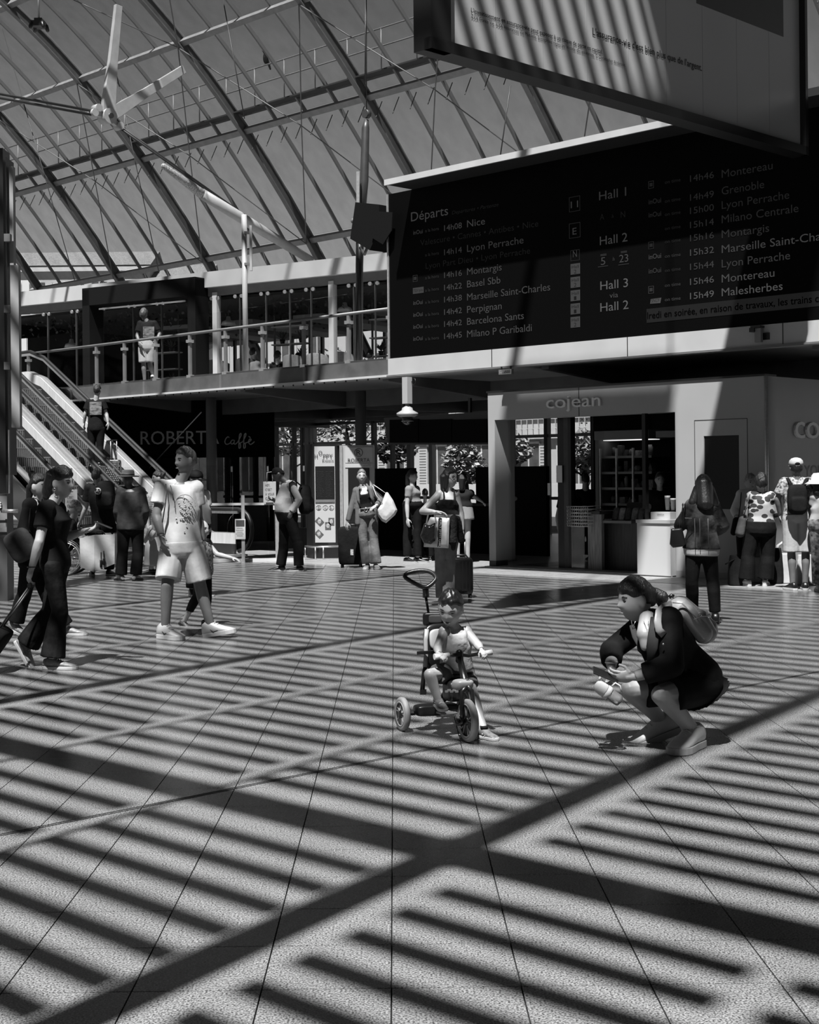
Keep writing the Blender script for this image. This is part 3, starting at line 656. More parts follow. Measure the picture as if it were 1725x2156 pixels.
# refrigerated shelves
fr_ = thing('fridge_cabinet', W(fA(1290, 20.2), 20.2, 0), 'tall black refrigerated cabinet with shelves of packed food', 'fridge')
FA0, FA1 = fA(1254, 20.2), fA(1368, 20.2)
ab('back', BLACKM, fr_, FA0, FA1, 20.8, 20.85, .012, 2.15); ab('side', PGREY, fr_, FA0 + .0, FA0 - .07, 20.2, 20.85, .012, 2.28)
ab('head_panel', mat('fridge_head', .3, .4), fr_, FA0, FA1, 20.18, 20.85, 2.15, 2.3); ab('kick', BLACK, fr_, FA0, FA1, 20.2, 20.85, .012, .35)
for k in range(3):
    a_ = FA0 - .1 - (FA0 - FA1 - .1) * k / 3; ab('door_frame', ALU, fr_, a_, a_ - .025, 20.18, 20.22, .35, 2.0)
for k in range(6):
    z = .5 + .27 * k; ab('shelf', mat('fridge_shelf', .16, .5), fr_, FA0 - .08, FA1, 20.28, 20.78, z, z + .012); ab('price_rail', mat('price_rail', .35, .5), fr_, FA0 - .08, FA1, 20.26, 20.28, z - .02, z + .02)
LAMP = mat('lamp_strip', .5, .5, emit=1.0)
ab('lamp_strip', LAMP, fr_, FA0 - .1, FA1, 20.3, 20.5, 2.135, 2.145)
random.seed(11)
PK = [mat('pack_%d' % k, g, .5, 0, .35, 40) for k, g in enumerate((.06, .14, .3, .5, .1))]
for k in range(6):
    z = .512 + .27 * k; a_ = FA0 - .16; j = 0
    while a_ > FA1 + .08:
        wd = random.uniform(.08, .14); hh = random.uniform(.08, .2); c = W(a_ - wd / 2, 20.42 + random.uniform(0, .05), z)
        nm = ('food_pack', 'sandwich_pack', 'drink_cup')[(k + j) % 3]; j += 1
        ci = random.randrange(5); PKc = PK[ci]
        if nm == 'drink_cup': o = MB().lathe([(wd * .35, 0), (wd * .42, hh * .8), (wd * .3, hh * .85), (wd * .3, hh)], c, n=10).build(nm, PKc, None)
        elif nm == 'sandwich_pack': o = MB().prism([c - EA * wd / 2, c + EA * wd / 2, c + EA * wd / 2 + EZ * hh * .3, c + EZ * hh * .9, c - EA * wd / 2 + EZ * hh * .3], EB * .12).build(nm, PKc, None)
        else: o = MB().box(c + EZ * hh / 2 + EB * .05, (wd * .9, .1, hh), (EA, EB, EZ)).build(nm, PKc, None, bevel=.008)
        tag(o, '%s %s on %s shelf of the black fridge' % (('dark', 'grey', 'light grey', 'white', 'charcoal')[ci], {'food_pack': 'boxed snack', 'sandwich_pack': 'wedge-shaped sandwich pack', 'drink_cup': 'small dessert cup'}[nm], ('the lowest', 'the second lowest', 'the third', 'the fourth', 'the fifth', 'the top')[k]), 'food', 'food packs in the fridge')
        a_ -= wd + .03
# wooden display stand with snack bags and a stack of baskets
ws = thing('display_stand', W(fA(1283, 19.0), 19.0, 0), 'wooden display stand with a shelf of snack bags in the shop doorway', 'stand')
WOOD = mat('pale_wood', .30, .5, 0, .35, 6, stretch=(9, 9, .6)); WOODD = mat('dark_wood', .05, .5, 0, .3, 6, stretch=(9, 9, .6))
s0, s1, s2 = fA(1241, 18.8), fA(1270, 18.8), fA(1330, 18.8)
ab('leg_panel', WOOD, ws, s0, s1, 18.75, 18.82, .012, .92); ab('body', WOODD, ws, s1 + .1, s2, 18.95, 19.6, .012, .78); ab('tray', mat('tray_grey', .2, .5), ws, s1, s2, 18.78, 19.5, .78, .82)
ab('tray_back', BLACK, ws, s1, s2, 19.42, 19.5, .82, 1.1); ab('top_board', WOODD, ws, s0, s1, 18.7, 19.4, .92, .97)
for k in range(5):
    c = W(s1 - .08 - .125 * k, 18.98, .82)
    tag(MB().rings([[c + EA * (x * .055) + EB * (y * .02 * f + .02 * i) + EZ * h for x, y in ((-1, -.3), (0, -1), (1, -.3), (1, .3), (0, 1), (-1, .3))] for i, (h, f) in enumerate(((0, .4), (.03, 1.6), (.11, 1.9), (.17, 1.0), (.2, .25)))]).build('snack_bag', PK[(k * 2 + 1) % 5], None), ('grey', 'white', 'dark', 'light grey', 'dull grey')[k] + ' shiny snack bag on the display stand tray', 'snack', 'snack bags on the stand')
bs = thing('basket_stand', W(fA(1218, 18.72), 18.72, 0), 'clear acrylic stand holding the wire baskets', 'stand')
ab('panel', glassy('acrylic', .5, .8, .05, .3, .15, 3), bs, fA(1202, 18.7), fA(1229, 18.7), 18.70, 18.715, .012, .72); ab('panel', glassy('acrylic'), bs, fA(1202, 18.7), fA(1203.5, 18.7), 18.70, 19.0, .012, .72)
a0, a1 = fA(1199, 18.7), fA(1246, 18.7)
for k in range(6):
    z = .725 + .055 * k; mb = MB()
    for zz in (z, z + .045):
        e = .0 if zz == z else .01
        mb.tube([W(a0 - .02 + e, 18.62 - e, zz), W(a1 + .02 - e, 18.62 - e, zz), W(a1 + .02 - e, 19.0 + e, zz), W(a0 - .02 + e, 19.0 + e, zz)], .005, 5, closed=True)
    for j in range(12):
        a_ = lerp(a0 - .02, a1 + .02, j / 11); mb.tube([W(a_, 18.62, z), W(a_, 18.61, z + .045)], .004, 4); mb.tube([W(a_, 18.62, z), W(a_, 19.0, z)], .003, 4)
    tag(mb.build('wire_basket', CHROME, None), 'chrome wire shopping basket, %s of its stack' % ('bottom', 'second', 'third', 'fourth', 'fifth', 'top')[k], 'basket', 'stack of wire baskets')

# ================================================================= KIOSKS UNDER THE GALLERY
kb = gr(685, 1176); YK = kb.y
def kpt(px, py): return at(px, py, YK)
hk = thing('menu_kiosk', V((kb.x, kb.y, 0)), 'black advertising column with a tall white brasserie menu panel', 'kiosk')
x0, x1 = kpt(658, 1000).x, kpt(710, 1000).x; xa, xb = kpt(642, 1000).x, kpt(719, 1000).x; zk = kpt(685, 935).z
MB().prism([V((x0, YK, .003)), V((x1, YK, .003)), V((xb, YK + .35, .003)), V((x1, YK + .7, .003)), V((x0, YK + .7, .003)), V((xa, YK + .35, .003))], EZ * zk).build('column', BLACK, hk)
def kq(name, m, par, a_, b_, c_, d_, off=.012, th=.01):
    p, q = kpt(a_, b_), kpt(c_, d_); return bx(name, m, par, V(((p.x + q.x) / 2, YK - off + th / 2, (p.z + q.z) / 2)), (abs(q.x - p.x), th, abs(p.z - q.z)))
wpn = kq('white_panel', mat('kiosk_white', .62, .4), hk, 662, 940, 707, 1142)
mn = kq('menu_board', BLACK, hk, 664, 982, 705, 1052, .02); kq('menu_tray', PGREY, hk, 664, 1052, 705, 1057, .03)
def kt(s, px, py, px1, cap, m, par, **k):
    p = kpt(px, py); text(s, m, par, V((p.x, YK - .022, p.z)), EX, EZ, width=(px1 - px) * YK / F, height=cap * YK / F, ext=.004, name='lettering', **k)
for s, a_, y, b_, c_ in (('H', 663, 965, 669, 9), ('O', 671, 958, 679, 9), ('PPY', 681, 965, 701, 9), ('Brasserie', 679, 972, 703, 5)): kt(s, a_, y, b_, c_, INK, wpn)
random.seed(5)
for cx in (666, 686):
    for k in range(17): kt('ab cde fgh ijk'[:random.randint(6, 13)].replace('a', 'l'), cx + random.uniform(0, 2), 994 + k * 3.3, cx + random.uniform(9, 17), 1.7, lit(.12), mn)
for k, cx in enumerate((671, 685, 698)):
    c = kpt(cx, 1068); MB().lathe([(.045, 0), (.05, 0), (.05, .004), (.045, .004)], V((c.x, YK - .018, c.z)), (EX, EZ, -EY), 18, cap=False).build('round_icon', mat('icon_grey', .35, .5), wpn)
for s, cx, g in (('1', 669, .3), ('5', 683, .4), ('L', 696, .02)): kt(s, cx, 1072, cx + 4.5, 7, grey(g), wpn)
for cx, cy, rot in ((673, 1098, 45), (698, 1098, 0), (691, 1107, 0), (672, 1124, 45)):
    c = kpt(cx, cy); a_ = math.radians(rot); ax = (EX * math.cos(a_) + EZ * math.sin(a_), EY, EZ * math.cos(a_) - EX * math.sin(a_))
    s_ = bx('small_print', mat('print_grey', .12, .5, 0, .5, 40), wpn, V((c.x, YK - .017, c.z)), (.11, .004, .14), ax); MB().ell(V((c.x, YK - .02, c.z)), .035, .003, .045).build('print_motif', mat('motif', .45, .6, 0, .4, 60), s_)
# low rail round the kiosk foot
rk = thing('kiosk_rail', V((kb.x, kb.y - .3, 0)), 'low chrome guard rail at the foot of the menu column', 'rail')
pts = [at(643, 1150, YK + .2), at(662, 1152, YK - .3), at(716, 1150, YK - .3), at(722, 1150, YK + .2)]
MB().tube(pts, .018, 8).build('bar', CHROME, rk)
for i, p in enumerate((pts[0], lerp(pts[1], pts[2], .04), lerp(pts[1], pts[2], .35), pts[2])): MB().cyl(V((p.x, p.y, .003)), p, .014, n=8).build('leg', CHROME, rk)
# cafe kiosk
YR = YK - .02
def rpt2(px, py): return at(px, py, YR)
rkk = thing('cafe_kiosk', V((rpt2(756, 1100).x, YR, 0)), 'pale framed cafe totem with a round monogram over a dark panel', 'kiosk')
def rq(name, m, par, a_, b_, c_, d_, off=0, th=.02):
    p, q = rpt2(a_, b_), rpt2(c_, d_); return bx(name, m, par, V(((p.x + q.x) / 2, YR - off + th / 2, (p.z + q.z) / 2)), (abs(q.x - p.x), th, abs(p.z - q.z)))
rb = rpt2(756, 1100).z; zr0 = 1000 + F * H / YR
rq('body', OFFW, rkk, 716, 938, 790, zr0, 0, .4); rq('top_sign', mat('kiosk_white'), rkk, 727, 942, 785, 974, .012); rq('mid_sign', mat('kiosk_white'), rkk, 727, 976, 785, 984, .012)
rq('dark_panel', BLACK, rkk, 733, 986, 780, zr0 - 6, .012); rq('side_post', ALU, rkk, 715, 938, 724, zr0, .03, .05)
c = rpt2(755.5, 953); MB().lathe([(.072, 0), (.08, 0), (.08, .004), (.072, .004)], V((c.x, YR - .016, c.z)), (EX, EZ, -EY), 24, cap=False).build('monogram_ring', INK, rkk)
for s, a_, y, b_, c_ in (('R', 751, 958, 760, 11), ('ROBERTA', 733, 973, 779, 8)):
    p = rpt2(a_, y); text(s, INK, rkk, V((p.x, YR - .018, p.z)), EX, EZ, width=(b_ - a_) * YR / F, height=c_ * YR / F, ext=.004, name='lettering')
p = rpt2(766, 982); text('Caffè', grey(.4), rkk, V((p.x, YR - .018, p.z)), EX, EZ, width=15 * YR / F, height=5 * YR / F, ext=.004, name='lettering', shear=.3)

# dark cafe wall at the left with its big lettering
YW = 35.0
def wpt(px, py): return at(px, py, YW)
cwl = thing('wall_left', V((wpt(400, 1000).x, YW, 0)), 'dark cafe wall with large pale lettering under the gallery', kind='structure')
def wq(name, m, par, a_, b_, c_, d_, off=0, th=.1):
    p, q = wpt(a_, b_), wpt(c_, d_); return bx(name, m, par, V(((p.x + q.x) / 2, YW - off + th / 2, (p.z + q.z) / 2)), (abs(q.x - p.x), th, abs(p.z - q.z)))
zw0 = 1000 + F * H / YW
wq('sign_band', BLACKM, cwl, 60, 840, 578, 962); wq('door_pier', BLACKM, cwl, 60, 962, 400, zw0); wq('door_pier', BLACKM, cwl, 440, 962, 452, zw0); wq('door_pier', BLACKM, cwl, 486, 962, 505, zw0); wq('door_pier', BLACKM, cwl, 560, 962, 578, zw0)
wq('low_panel', mat('low_panel', .02, .4), cwl, 400, 1060, 578, zw0)
TINT = glassy('tinted_glass', .1, .30, .04, .2, .02, 4)
wq('shop_glass', TINT, cwl, 400, 962, 578, 1060, -.04, .01)
p = wpt(297, 936); text('ROBERTA', mat('sign_letters', 1.1, .5), cwl, V((p.x, YW - .03, p.z)), EX, EZ, width=(462 - 297) * YW / F, height=29 * YW / F, ext=.03, name='wall_sign')
# script lettering drawn as pen strokes
def script(strokes, px0, py0, k):
    for st_ in strokes:
        pts = []
        for i in range(len(st_) - 1):
            p0, p1, p2, p3 = st_[max(i - 1, 0)], st_[i], st_[i + 1], st_[min(i + 2, len(st_) - 1)]
            for t in (0, .25, .5, .75): pts.append(tuple(.5 * ((2 * p1[j]) + (-p0[j] + p2[j]) * t + (2 * p0[j] - 5 * p1[j] + 4 * p2[j] - p3[j]) * t * t + (-p0[j] + 3 * p1[j] - 3 * p2[j] + p3[j]) * t ** 3) for j in (0, 1)))
        pts.append(st_[-1]); MB().tube([wpt(px0 + x * k, py0 - y * k) + V((0, -.03, 0)) for x, y in pts], .013, 5).build('wall_sign', mat('sign_letters'), cwl)
script([[(9, 14), (6, 16), (2, 12), (0, 6), (2, 1), (7, 1), (12, 4)], [(19, 9), (15, 9), (12, 5), (14, 1), (18, 3), (20, 9), (19, 2), (22, 1), (27, 6)], [(27, 6), (33, 18), (33, 23), (30, 19), (29, 4), (29, -7), (32, -6), (32, 1), (30, 2), (37, 6)], [(37, 6), (43, 18), (43, 23), (40, 19), (39, 4), (39, -7), (42, -6), (42, 1), (40, 2), (48, 5)], [(48, 5), (53, 8), (54, 11), (51, 11), (49, 6), (51, 1), (55, 1), (61, 6)], [(49, 17), (53, 14)]], 474, 936, 1.02)

# ================================================================= GLAZED BACK FACADE AND THE STREET BEHIND IT
bf = thing('window_2', W(20, 29.6, 0), 'glazed street facade under the gallery', kind='structure')
for px, w_, g in ((584, .08, STEEL), (622, .06, STEEL), (640, .10, STEEL), (652, .18, OFFW), (664, .07, WHITE), (790, .10, STEEL), (829, .07, STEEL), (866, .16, BLACK), (912, .13, WHITE), (1045, .05, STEEL), (1083, .05, STEEL), (1155, .12, STEEL), (1200, .14, WHITE), (1252, .08, STEEL), (540, .1, STEEL), (480, .1, STEEL)):
    A = fA(px, 29.5); ab('mullion', g, bf, A - w_ / 2, A + w_ / 2, 29.4, 29.55, .003, ZS)
for z, g in ((2.52, WHITE), (.9, STEEL), (3.1, PGREY)): ab('transom', g, bf, 17.5, 38, 29.42, 29.5, z, z + .08)
for a0 in range(12, 40, 2): ab('facade_pane', CLEAR, bf, a0 + .02, a0 + 1.98, 29.44, 29.45, .05, ZS - .02)
# dark partition and hanging screens in front of the street windows
dp = thing('bar_partition', W(18.5, 21.7, 0), 'black bar partition below the hanging screens', 'partition')
ab('panel', BLACKM, dp, fA(790, 21.6), fA(870, 21.6), 21.6, 21.7, .003, zD(830, 986, 21.6)); ab('panel', BLACKM, dp, fA(1002, 21.6), fA(1150, 21.6), 21.6, 21.7, .003, zD(830, 986, 21.6)); ab('low_counter', BLACKM, dp, fA(862, 21.6), fA(1046, 21.6), 21.6, 22.0, .003, .95)
ab('counter_top', BLACK, dp, fA(862, 21.6), fA(1046, 21.6), 21.55, 22.05, .95, 1.0)
hs = thing('hanging_screens', W(17.6, 19.6, 2.0), 'bank of black hanging display screens under the gallery', 'screen')
z1_, z0_ = zD(920, 872, 19.4), zD(920, 936, 19.4)
MB().prism([onD(808, 880, 19.4), onD(1030, 866, 19.4), onD(1030, 936, 19.4), onD(818, 936, 19.4)], EB * .35).build('housing', BLACK, hs)
for x0_, x1_ in ((822, 882), (884, 952), (954, 1026)):
    MB().prism([onD(x0_, 884, 19.39), onD(x1_, 882, 19.39), onD(x1_, 932, 19.39), onD(x0_, 932, 19.39)], -EB * .02).build('screen', SCREEN, hs)
for x in (850, 990): MB().bar(onD(x, 870, 19.5), onD(x, 838, 19.5), .05, .05).build('hanger', BLACK, hs)
# dome camera hanging from the slab
p = onD(858, 872, 18.3); dc = thing('dome_camera', p - EZ * .22, 'pale dome security camera hanging under the gallery edge', 'camera')
z_ = onD(858, 794, 18.3).z
bx('post', mat('camera_post', .55, .5), dc, V((p.x, p.y, (onD(858, 850, 18.3).z + z_) / 2)), (.13, .12, z_ - onD(858, 850, 18.3).z), (RT, EB, EZ))
MB().lathe([(.03, .22), (.04, .14), (.09, .11), (.1, .07), (.19, .02), (.19, -.02), (.13, -.05), (.02, -.05)], p, n=24).build('housing', mat('camera_white', .5, .4), dc)
MB().lathe([(.1, -.05), (.1, -.1), (.085, -.15), (.05, -.185), (.01, -.195)], p, n=20).build('dome', mat('smoked_dome', .03, .1), dc); MB().lathe([(.105, -.12), (.11, -.125), (.105, -.13)], p, n=20, cap=False).build('ring', WHITE, dc)
cb = MB().tube([onD(868, 795, 18.45), onD(874, 797, 18.3), onD(876, 806, 18.3), onD(870, 811, 18.3), onD(867, 803, 18.35)], .008, 6).build('loose_cable', BLACK, None); tag(cb, 'black cable loop beside the dome camera post', 'cable')
p = onD(1066, 783, 18.3); el = thing('exit_light', p, 'small caged emergency light under the fascia', 'lamp'); bx('body', CHROME, el, p, (.28, .06, .08), (RT, EB, EZ)); bx('face', mat('exit_face', .4, .4, 0, .8, 60), el, p - EB * .033, (.22, .006, .05), (RT, EB, EZ))
for s in (-.1, .1): bx('hook', BLACK, el, p + RT * s + EZ * .06, (.02, .02, .06), (RT, EB, EZ))
# ---- street
st_g = ab('street_ground', mat('asphalt', .22, .8, 0, .1, 2), None, -10, 90, 30.6, 75, -.3, -.05, label='paved street outside the station', kind='structure')
FAC = mat('stone_facade', .62, .7, 0, .08, .6)
def building(D, A0, A1, hgt, name, label, roofh=1.6, pitch=2.6, sill0=.9):
    b = thing(name, W((A0 + A1) / 2, D, -.05), label, 'building')
    ab('wall', FAC, b, A0, A1, D, D + 8, -.05, hgt)
    MB().prism([W(A0, D - .2, hgt), W(A0, D + 8, hgt), W(A0, D + 3.5, hgt + roofh)], EA * (A1 - A0)).build('roof', mat('roof_tile', .25, .8, 0, .4, 14, .4, 30), b)
    nf = int(hgt / 3.1)
    for f in range(nf):
        ab('floor_band', mat('stone_band', .72, .6), b, A0, A1, D - .08, D, f * 3.1 + 2.95, f * 3.1 + 3.15)
        k = 0; A = A0 + .9
        while A < A1 - 1:
            z0 = f * 3.1 + sill0; w_ = ab('window', mat('window_dark', .10, .15, 0, .3, 2), b, A, A + 1.1, D - .03, D + .05, z0, z0 + 1.9)
            ab('frame_bar', WHITE, w_, A + .52, A + .58, D - .05, D - .03, z0, z0 + 1.9); ab('lintel', WHITE, w_, A - .06, A + 1.16, D - .08, D - .03, z0 + 1.9, z0 + 2.0)
            for s in (-1, 1):
                c0 = A + .55 + s * .85; sh_ = ab('shutter', mat('shutter_white', .66, .6), w_, c0 - .27, c0 + .27, D - .07, D - .03, z0, z0 + 1.9)
                if f < 2 and 30 < A < 56:
                    mb = MB()
                    for q in range(14): mb.adbox(c0 - .2, c0 + .2, D - .075, D - .07, z0 + .15 + q * .12, z0 + .19 + q * .12)
                    mb.build('slat_shade_line', mat('slat_shadow', .15, .8), w_)  # dark strips laid on the shutter as painted shade between its slats
            A += pitch; k += 1
    return b
b1 = building(46, 22, 63, 9.6, 'street_building', 'pale stone building with white shutters across the street behind the glass')
b2 = thing('tall_building', V((-20, 92, -.05)), 'taller pale building with tiled roof seen through the lower roof panes', 'building')
for xa_, xb_, hz_, yy_ in ((-25.5, -15.9, 14.6, 90), (-15.9, -12.4, 13.9, 91)):
    bx('wall', FAC, b2, ((xa_ + xb_) / 2, yy_ + 3, hz_ / 2), (xb_ - xa_, 6, hz_))
    MB().prism([V((xa_ - .2, yy_ - .3, hz_)), V((xa_ - .2, yy_ + 6, hz_)), V((xa_ - .2, yy_ + 3, hz_ + 1.3))], EX * (xb_ - xa_ + .4)).build('roof', mat('roof_tile', .25, .8, 0, .4, 14, .4, 30), b2)
    bx('cornice', mat('stone_band', .72, .6), b2, ((xa_ + xb_) / 2, yy_ - .1, hz_ - .2), (xb_ - xa_ + .3, .3, .3))
    for k in range(int((xb_ - xa_) / 1.9)):
        for f in (0, 1):
            xw = xa_ + .9 + 1.9 * k; w_ = bx('window', mat('window_dark', .10, .15, 0, .3, 2), b2, (xw, yy_ - .02, hz_ - 1.9 - 3 * f), (.9, .06, 1.8)); bx('frame_bar', WHITE, w_, (xw, yy_ - .06, hz_ - 1.9 - 3 * f), (.06, .04, 1.8))
            for sd in (-1, 1): bx('shutter', mat('shutter_white', .66, .6), w_, (xw + sd * .7, yy_ - .05, hz_ - 1.9 - 3 * f), (.42, .05, 1.8))
bal = MB()
for A in [x * .3 for x in range(110, 190)]: bal.adbox(A, A + .02, 45.81, 45.83, 3.12, 4.05)
bal.adbox(33, 57, 45.8, 45.86, 4.05, 4.1); bal.adbox(33, 57, 45.8, 45.86, 3.4, 3.43); bal.adbox(33, 57, 45.8, 45.98, 3.0, 3.12)
bal.build('balcony_rail', WHITE, b1)
wl = ab('street_wall', mat('stone_band'), None, 30, 52, 42, 42.3, -.05, 1.2); tag(wl, 'low pale wall across the street', 'wall')
def tree(A, D, h, r, n, label, seed):
    random.seed(seed); c = W(A, D, -.05); t = thing('street_tree', c, label, 'tree', 'street trees')
    MB().tube([c, c + V((.05, 0, h * .4)), c + V((0, .1, h * .75))], [.11, .08, .03], 8).build('trunk', mat('bark', .06, .9), t)
    for k in range(5):
        d = V((random.gauss(0, 1), random.gauss(0, 1), random.uniform(.2, 1))).normalized(); MB().tube([c + EZ * h * (.35 + .08 * k), c + EZ * h * (.45 + .08 * k) + d * r * .8], [.04, .015], 6).build('branch', mat('bark'), t)
    lf = MB()
    for k in range(n):
        d = V((random.gauss(0, 1), random.gauss(0, 1), random.gauss(0, 1))); d = d.normalized() * random.random() ** .4
        p = c + EZ * (h - r * .85) + V((d.x * r, d.y * r, d.z * r * 1.05)); p += V((noise.noise(p), noise.noise(p + V((9, 0, 0))), 0)) * .3
        e = V((random.uniform(-1, 1), random.uniform(-1, 1), random.uniform(-.6, .6))).normalized() * .13; f = e.cross(V((random.uniform(-1, 1), random.uniform(-1, 1), 1))).normalized() * .07
        lf.add([p - e, p + f, p + e, p - f], [(0, 1, 2, 3)])
    lf.build('crown', mat('tree_leaf', .30, .6, 0, .5, 3), t)
for px_, D, h, r, n, lb, s in ((730, 36, 6.0, 1.9, 1500, 'leafy tree behind the menu column', 1), (612, 39, 5.4, 1.6, 1300, 'leafy tree beyond the cafe wall windows', 2), (838, 33.5, 3.1, .6, 700, 'small leafy tree left of the black column', 3), (980, 36, 2.7, .75, 700, 'small leafy tree behind the woman with glasses', 4), (1078, 36, 2.9, .6, 600, 'small tree seen through the shop doorway', 5), (1232, 36, 2.9, .7, 600, 'small tree behind the sliding shop door', 6), (480, 41, 5.5, 1.5, 1300, 'tree behind the dark cafe wall', 7)):
    tree(fA(px_, D), D, h, r, n, lb, s)
# ================================================================= ESCALATORS
RISE = ZF; RUN = RISE / math.tan(math.radians(30))
def escalator(Dc, Abot, label, bright):
    e = thing('escalator', W(Abot + 3, Dc, 0), label, 'escalator', 'escalators up to the gallery')
    A0 = Abot + 1.4; A1 = A0 + RUN; A2 = A1 + 1.3
    def zc(A): return max(0.0, min(RISE, (A - A0) * math.tan(math.radians(30))))
    n = 18
    for k in range(n):
        A = A0 + RUN * k / n; z = RISE * (k + 1) / n
        st = MB().adbox(A, A + RUN / n + .02, Dc - .48, Dc + .48, z - RISE / n - .02, z).build('step', mat('step_metal', .07, .45, .2, .2, 30), e)
        mb = MB()
        for j in range(20): mb.adbox(A - .004, A, Dc - .46 + j * .048, Dc - .436 + j * .048, z - RISE / n, z - .02)
        mb.adbox(A - .006, A + .02, Dc - .48, Dc + .48, z - .02, z + .002); mb.build('riser_ribs', mat('riser', .34, .4, .2), st)
    for s in (-1, 1):
        d = Dc + s * .56
        prof = [A0 - 1.2, A0 - .3, A0 + .3] + [A0 + .3 + (RUN - .6) * i / 6 for i in range(1, 7)] + [A1 + .3, A2]
        def zz(A):
            t = (A - A0); 
            if A < A0 + .35 and A > A0 - .35: return (A - A0 + .35) ** 2 / 1.4 * math.tan(math.radians(30))
            if abs(A - A1) < .35: return RISE - (A1 + .35 - A) ** 2 / 1.4 * math.tan(math.radians(30))
            return zc(A)
        def strip(name, m, z0, z1, d0, d1):
            MB().rings([[W(A, d0, zz(A) + z0), W(A, d1, zz(A) + z0), W(A, d1, zz(A) + z1), W(A, d0, zz(A) + z1)] for A in prof], smooth=False).build(name, m, e)
        strip('skirt', mat('skirt_dark', .05, .4, .3), -.02, .24 if s == 1 else .2, d - s * .085 - .02, d - s * .085 + .02)
        strip('deck', mat('deck_metal', .3, .35, .5), .43 if s == 1 else .2, .46 if s == 1 else .24, d - .08, d + .08)
        strip('balustrade_glass', CLEAR, .24, .84, d - .008, d + .008)
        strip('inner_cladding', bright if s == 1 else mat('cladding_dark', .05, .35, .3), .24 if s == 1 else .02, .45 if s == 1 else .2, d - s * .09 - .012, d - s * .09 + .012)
        strip('rail_profile', CHROME, .84, .89, d - .035, d + .035)
        if s == -1: strip('truss_cover', mat('truss_cover', .10, .5), -.75, -.02, d - .12, d - .02)
        hp = []
        for i in range(9):
            a_ = -math.pi / 2 + math.pi * i / 8; hp.append(W(A0 - 1.2 - .42 * math.cos(a_), d, .51 + .42 * math.sin(a_)))
        hp += [W(A, d, zz(A) + .93) for A in prof[1:]]
        for i in range(1, 9):
            a_ = math.pi / 2 - math.pi * i / 8; hp.append(W(A2 + .42 * math.cos(a_), d, RISE + .51 + .42 * math.sin(a_)))
        MB().tube(hp, .042, 8).build('handrail', RUBBER, e)
        MB().lathe([(.36, -.012), (.36, .012)], W(A0 - 1.2, d, .51), (EA, EZ, EB), 22).build('newel_plate', CLEAR, e)
        MB().lathe([(.36, -.012), (.36, .012)], W(A2, d, RISE + .51), (EA, EZ, EB), 22).build('newel_plate', CLEAR, e)
    ab('comb_plate', ALU, e, A0 - 1.4, A0, Dc - .62, Dc + .62, .003, .03)
    ab('landing_plate', ALU, e, A1, A2 + .4, Dc - .62, Dc + .62, RISE - .05, RISE + .01)
    MB().prism([W(A0 - .2, Dc - .5, .0), W(A1, Dc - .5, RISE - .25), W(A1, Dc - .5, RISE - .9), W(A0 + 1.3, Dc - .5, .004)], EB * 1.0).build('truss', BLACKM, e)
    return e
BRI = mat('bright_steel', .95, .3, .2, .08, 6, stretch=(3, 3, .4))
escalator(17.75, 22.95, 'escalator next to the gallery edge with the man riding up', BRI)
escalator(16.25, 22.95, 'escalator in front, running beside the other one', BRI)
# landing bridge from the escalators to the gallery
ab('landing_bridge', mat('edge_steel'), gal, 30.6, 36, 15.2, 18.5, ZS - .1, ZF - .06)
MB().cyl(W(33.2, 15.9, 0), W(33.2, 15.9, ZS - .1), .14, n=16).build('bridge_column', PGREY, gal)
# glass barrier by the escalator foot
YB = gr(583, 1182).y
gbx = thing('glass_barrier', V((at(530, 1060, YB).x, YB, 0)), 'glass barrier with a pale top rail at the foot of the escalators', 'barrier')
def bq(px, py, dy=0): return at(px, py, YB + dy)
for px in (583, 418): 
    p = bq(px, 1000); bx('post', ALU, gbx, V((p.x, YB, .56)), (.07, .05, 1.12)); bx('post_cap', WHITE, gbx, V((p.x, YB - .03, 1.0)), (.14, .04, .08))
x0_, x1_ = bq(412, 1000).x, bq(640, 1000).x
bx('top_rail', WHITE, gbx, V(((x0_ + x1_) / 2, YB, 1.07)), (x1_ - x0_, .05, .045))
for k in range(3):
    xa_, xb_ = lerp(x0_, x1_, k / 3), lerp(x0_, x1_, (k + 1) / 3); bx('glass_sheet', CLEAR, gbx, V(((xa_ + xb_) / 2, YB, .95)), (xb_ - xa_ - .03, .012, 1.7)); bx('sheet_clip', CHROME, gbx, V((xb_, YB, 1.72)), (.03, .03, .1))
bx('foot_rail', WHITE, gbx, V(((x0_ + x1_) / 2, YB - .02, .03)), (x1_ - x0_, .06, .06))
p = bq(506, 1114, -.4); sg = thing('notice_stand', V((p.x, p.y, 0)), 'white notice with a dark heading on a thin stand by the escalator foot', 'sign')
bx('plate', WHITE, sg, p, (.19, .012, .37)); bx('heading', mat('notice_head', .06, .5), sg, p + V((0, -.009, .11)), (.155, .006, .11))
for k in range(5): bx('print_line', mat('icon_grey'), sg, p + V((-.01, -.008, .02 - .035 * k)), (.11 + .03 * (k % 2), .004, .006))
bx('stand', mat('pale_stand', .45, .5), sg, V((p.x + .05, p.y + .03, .62)), (.06, .03, 1.24))
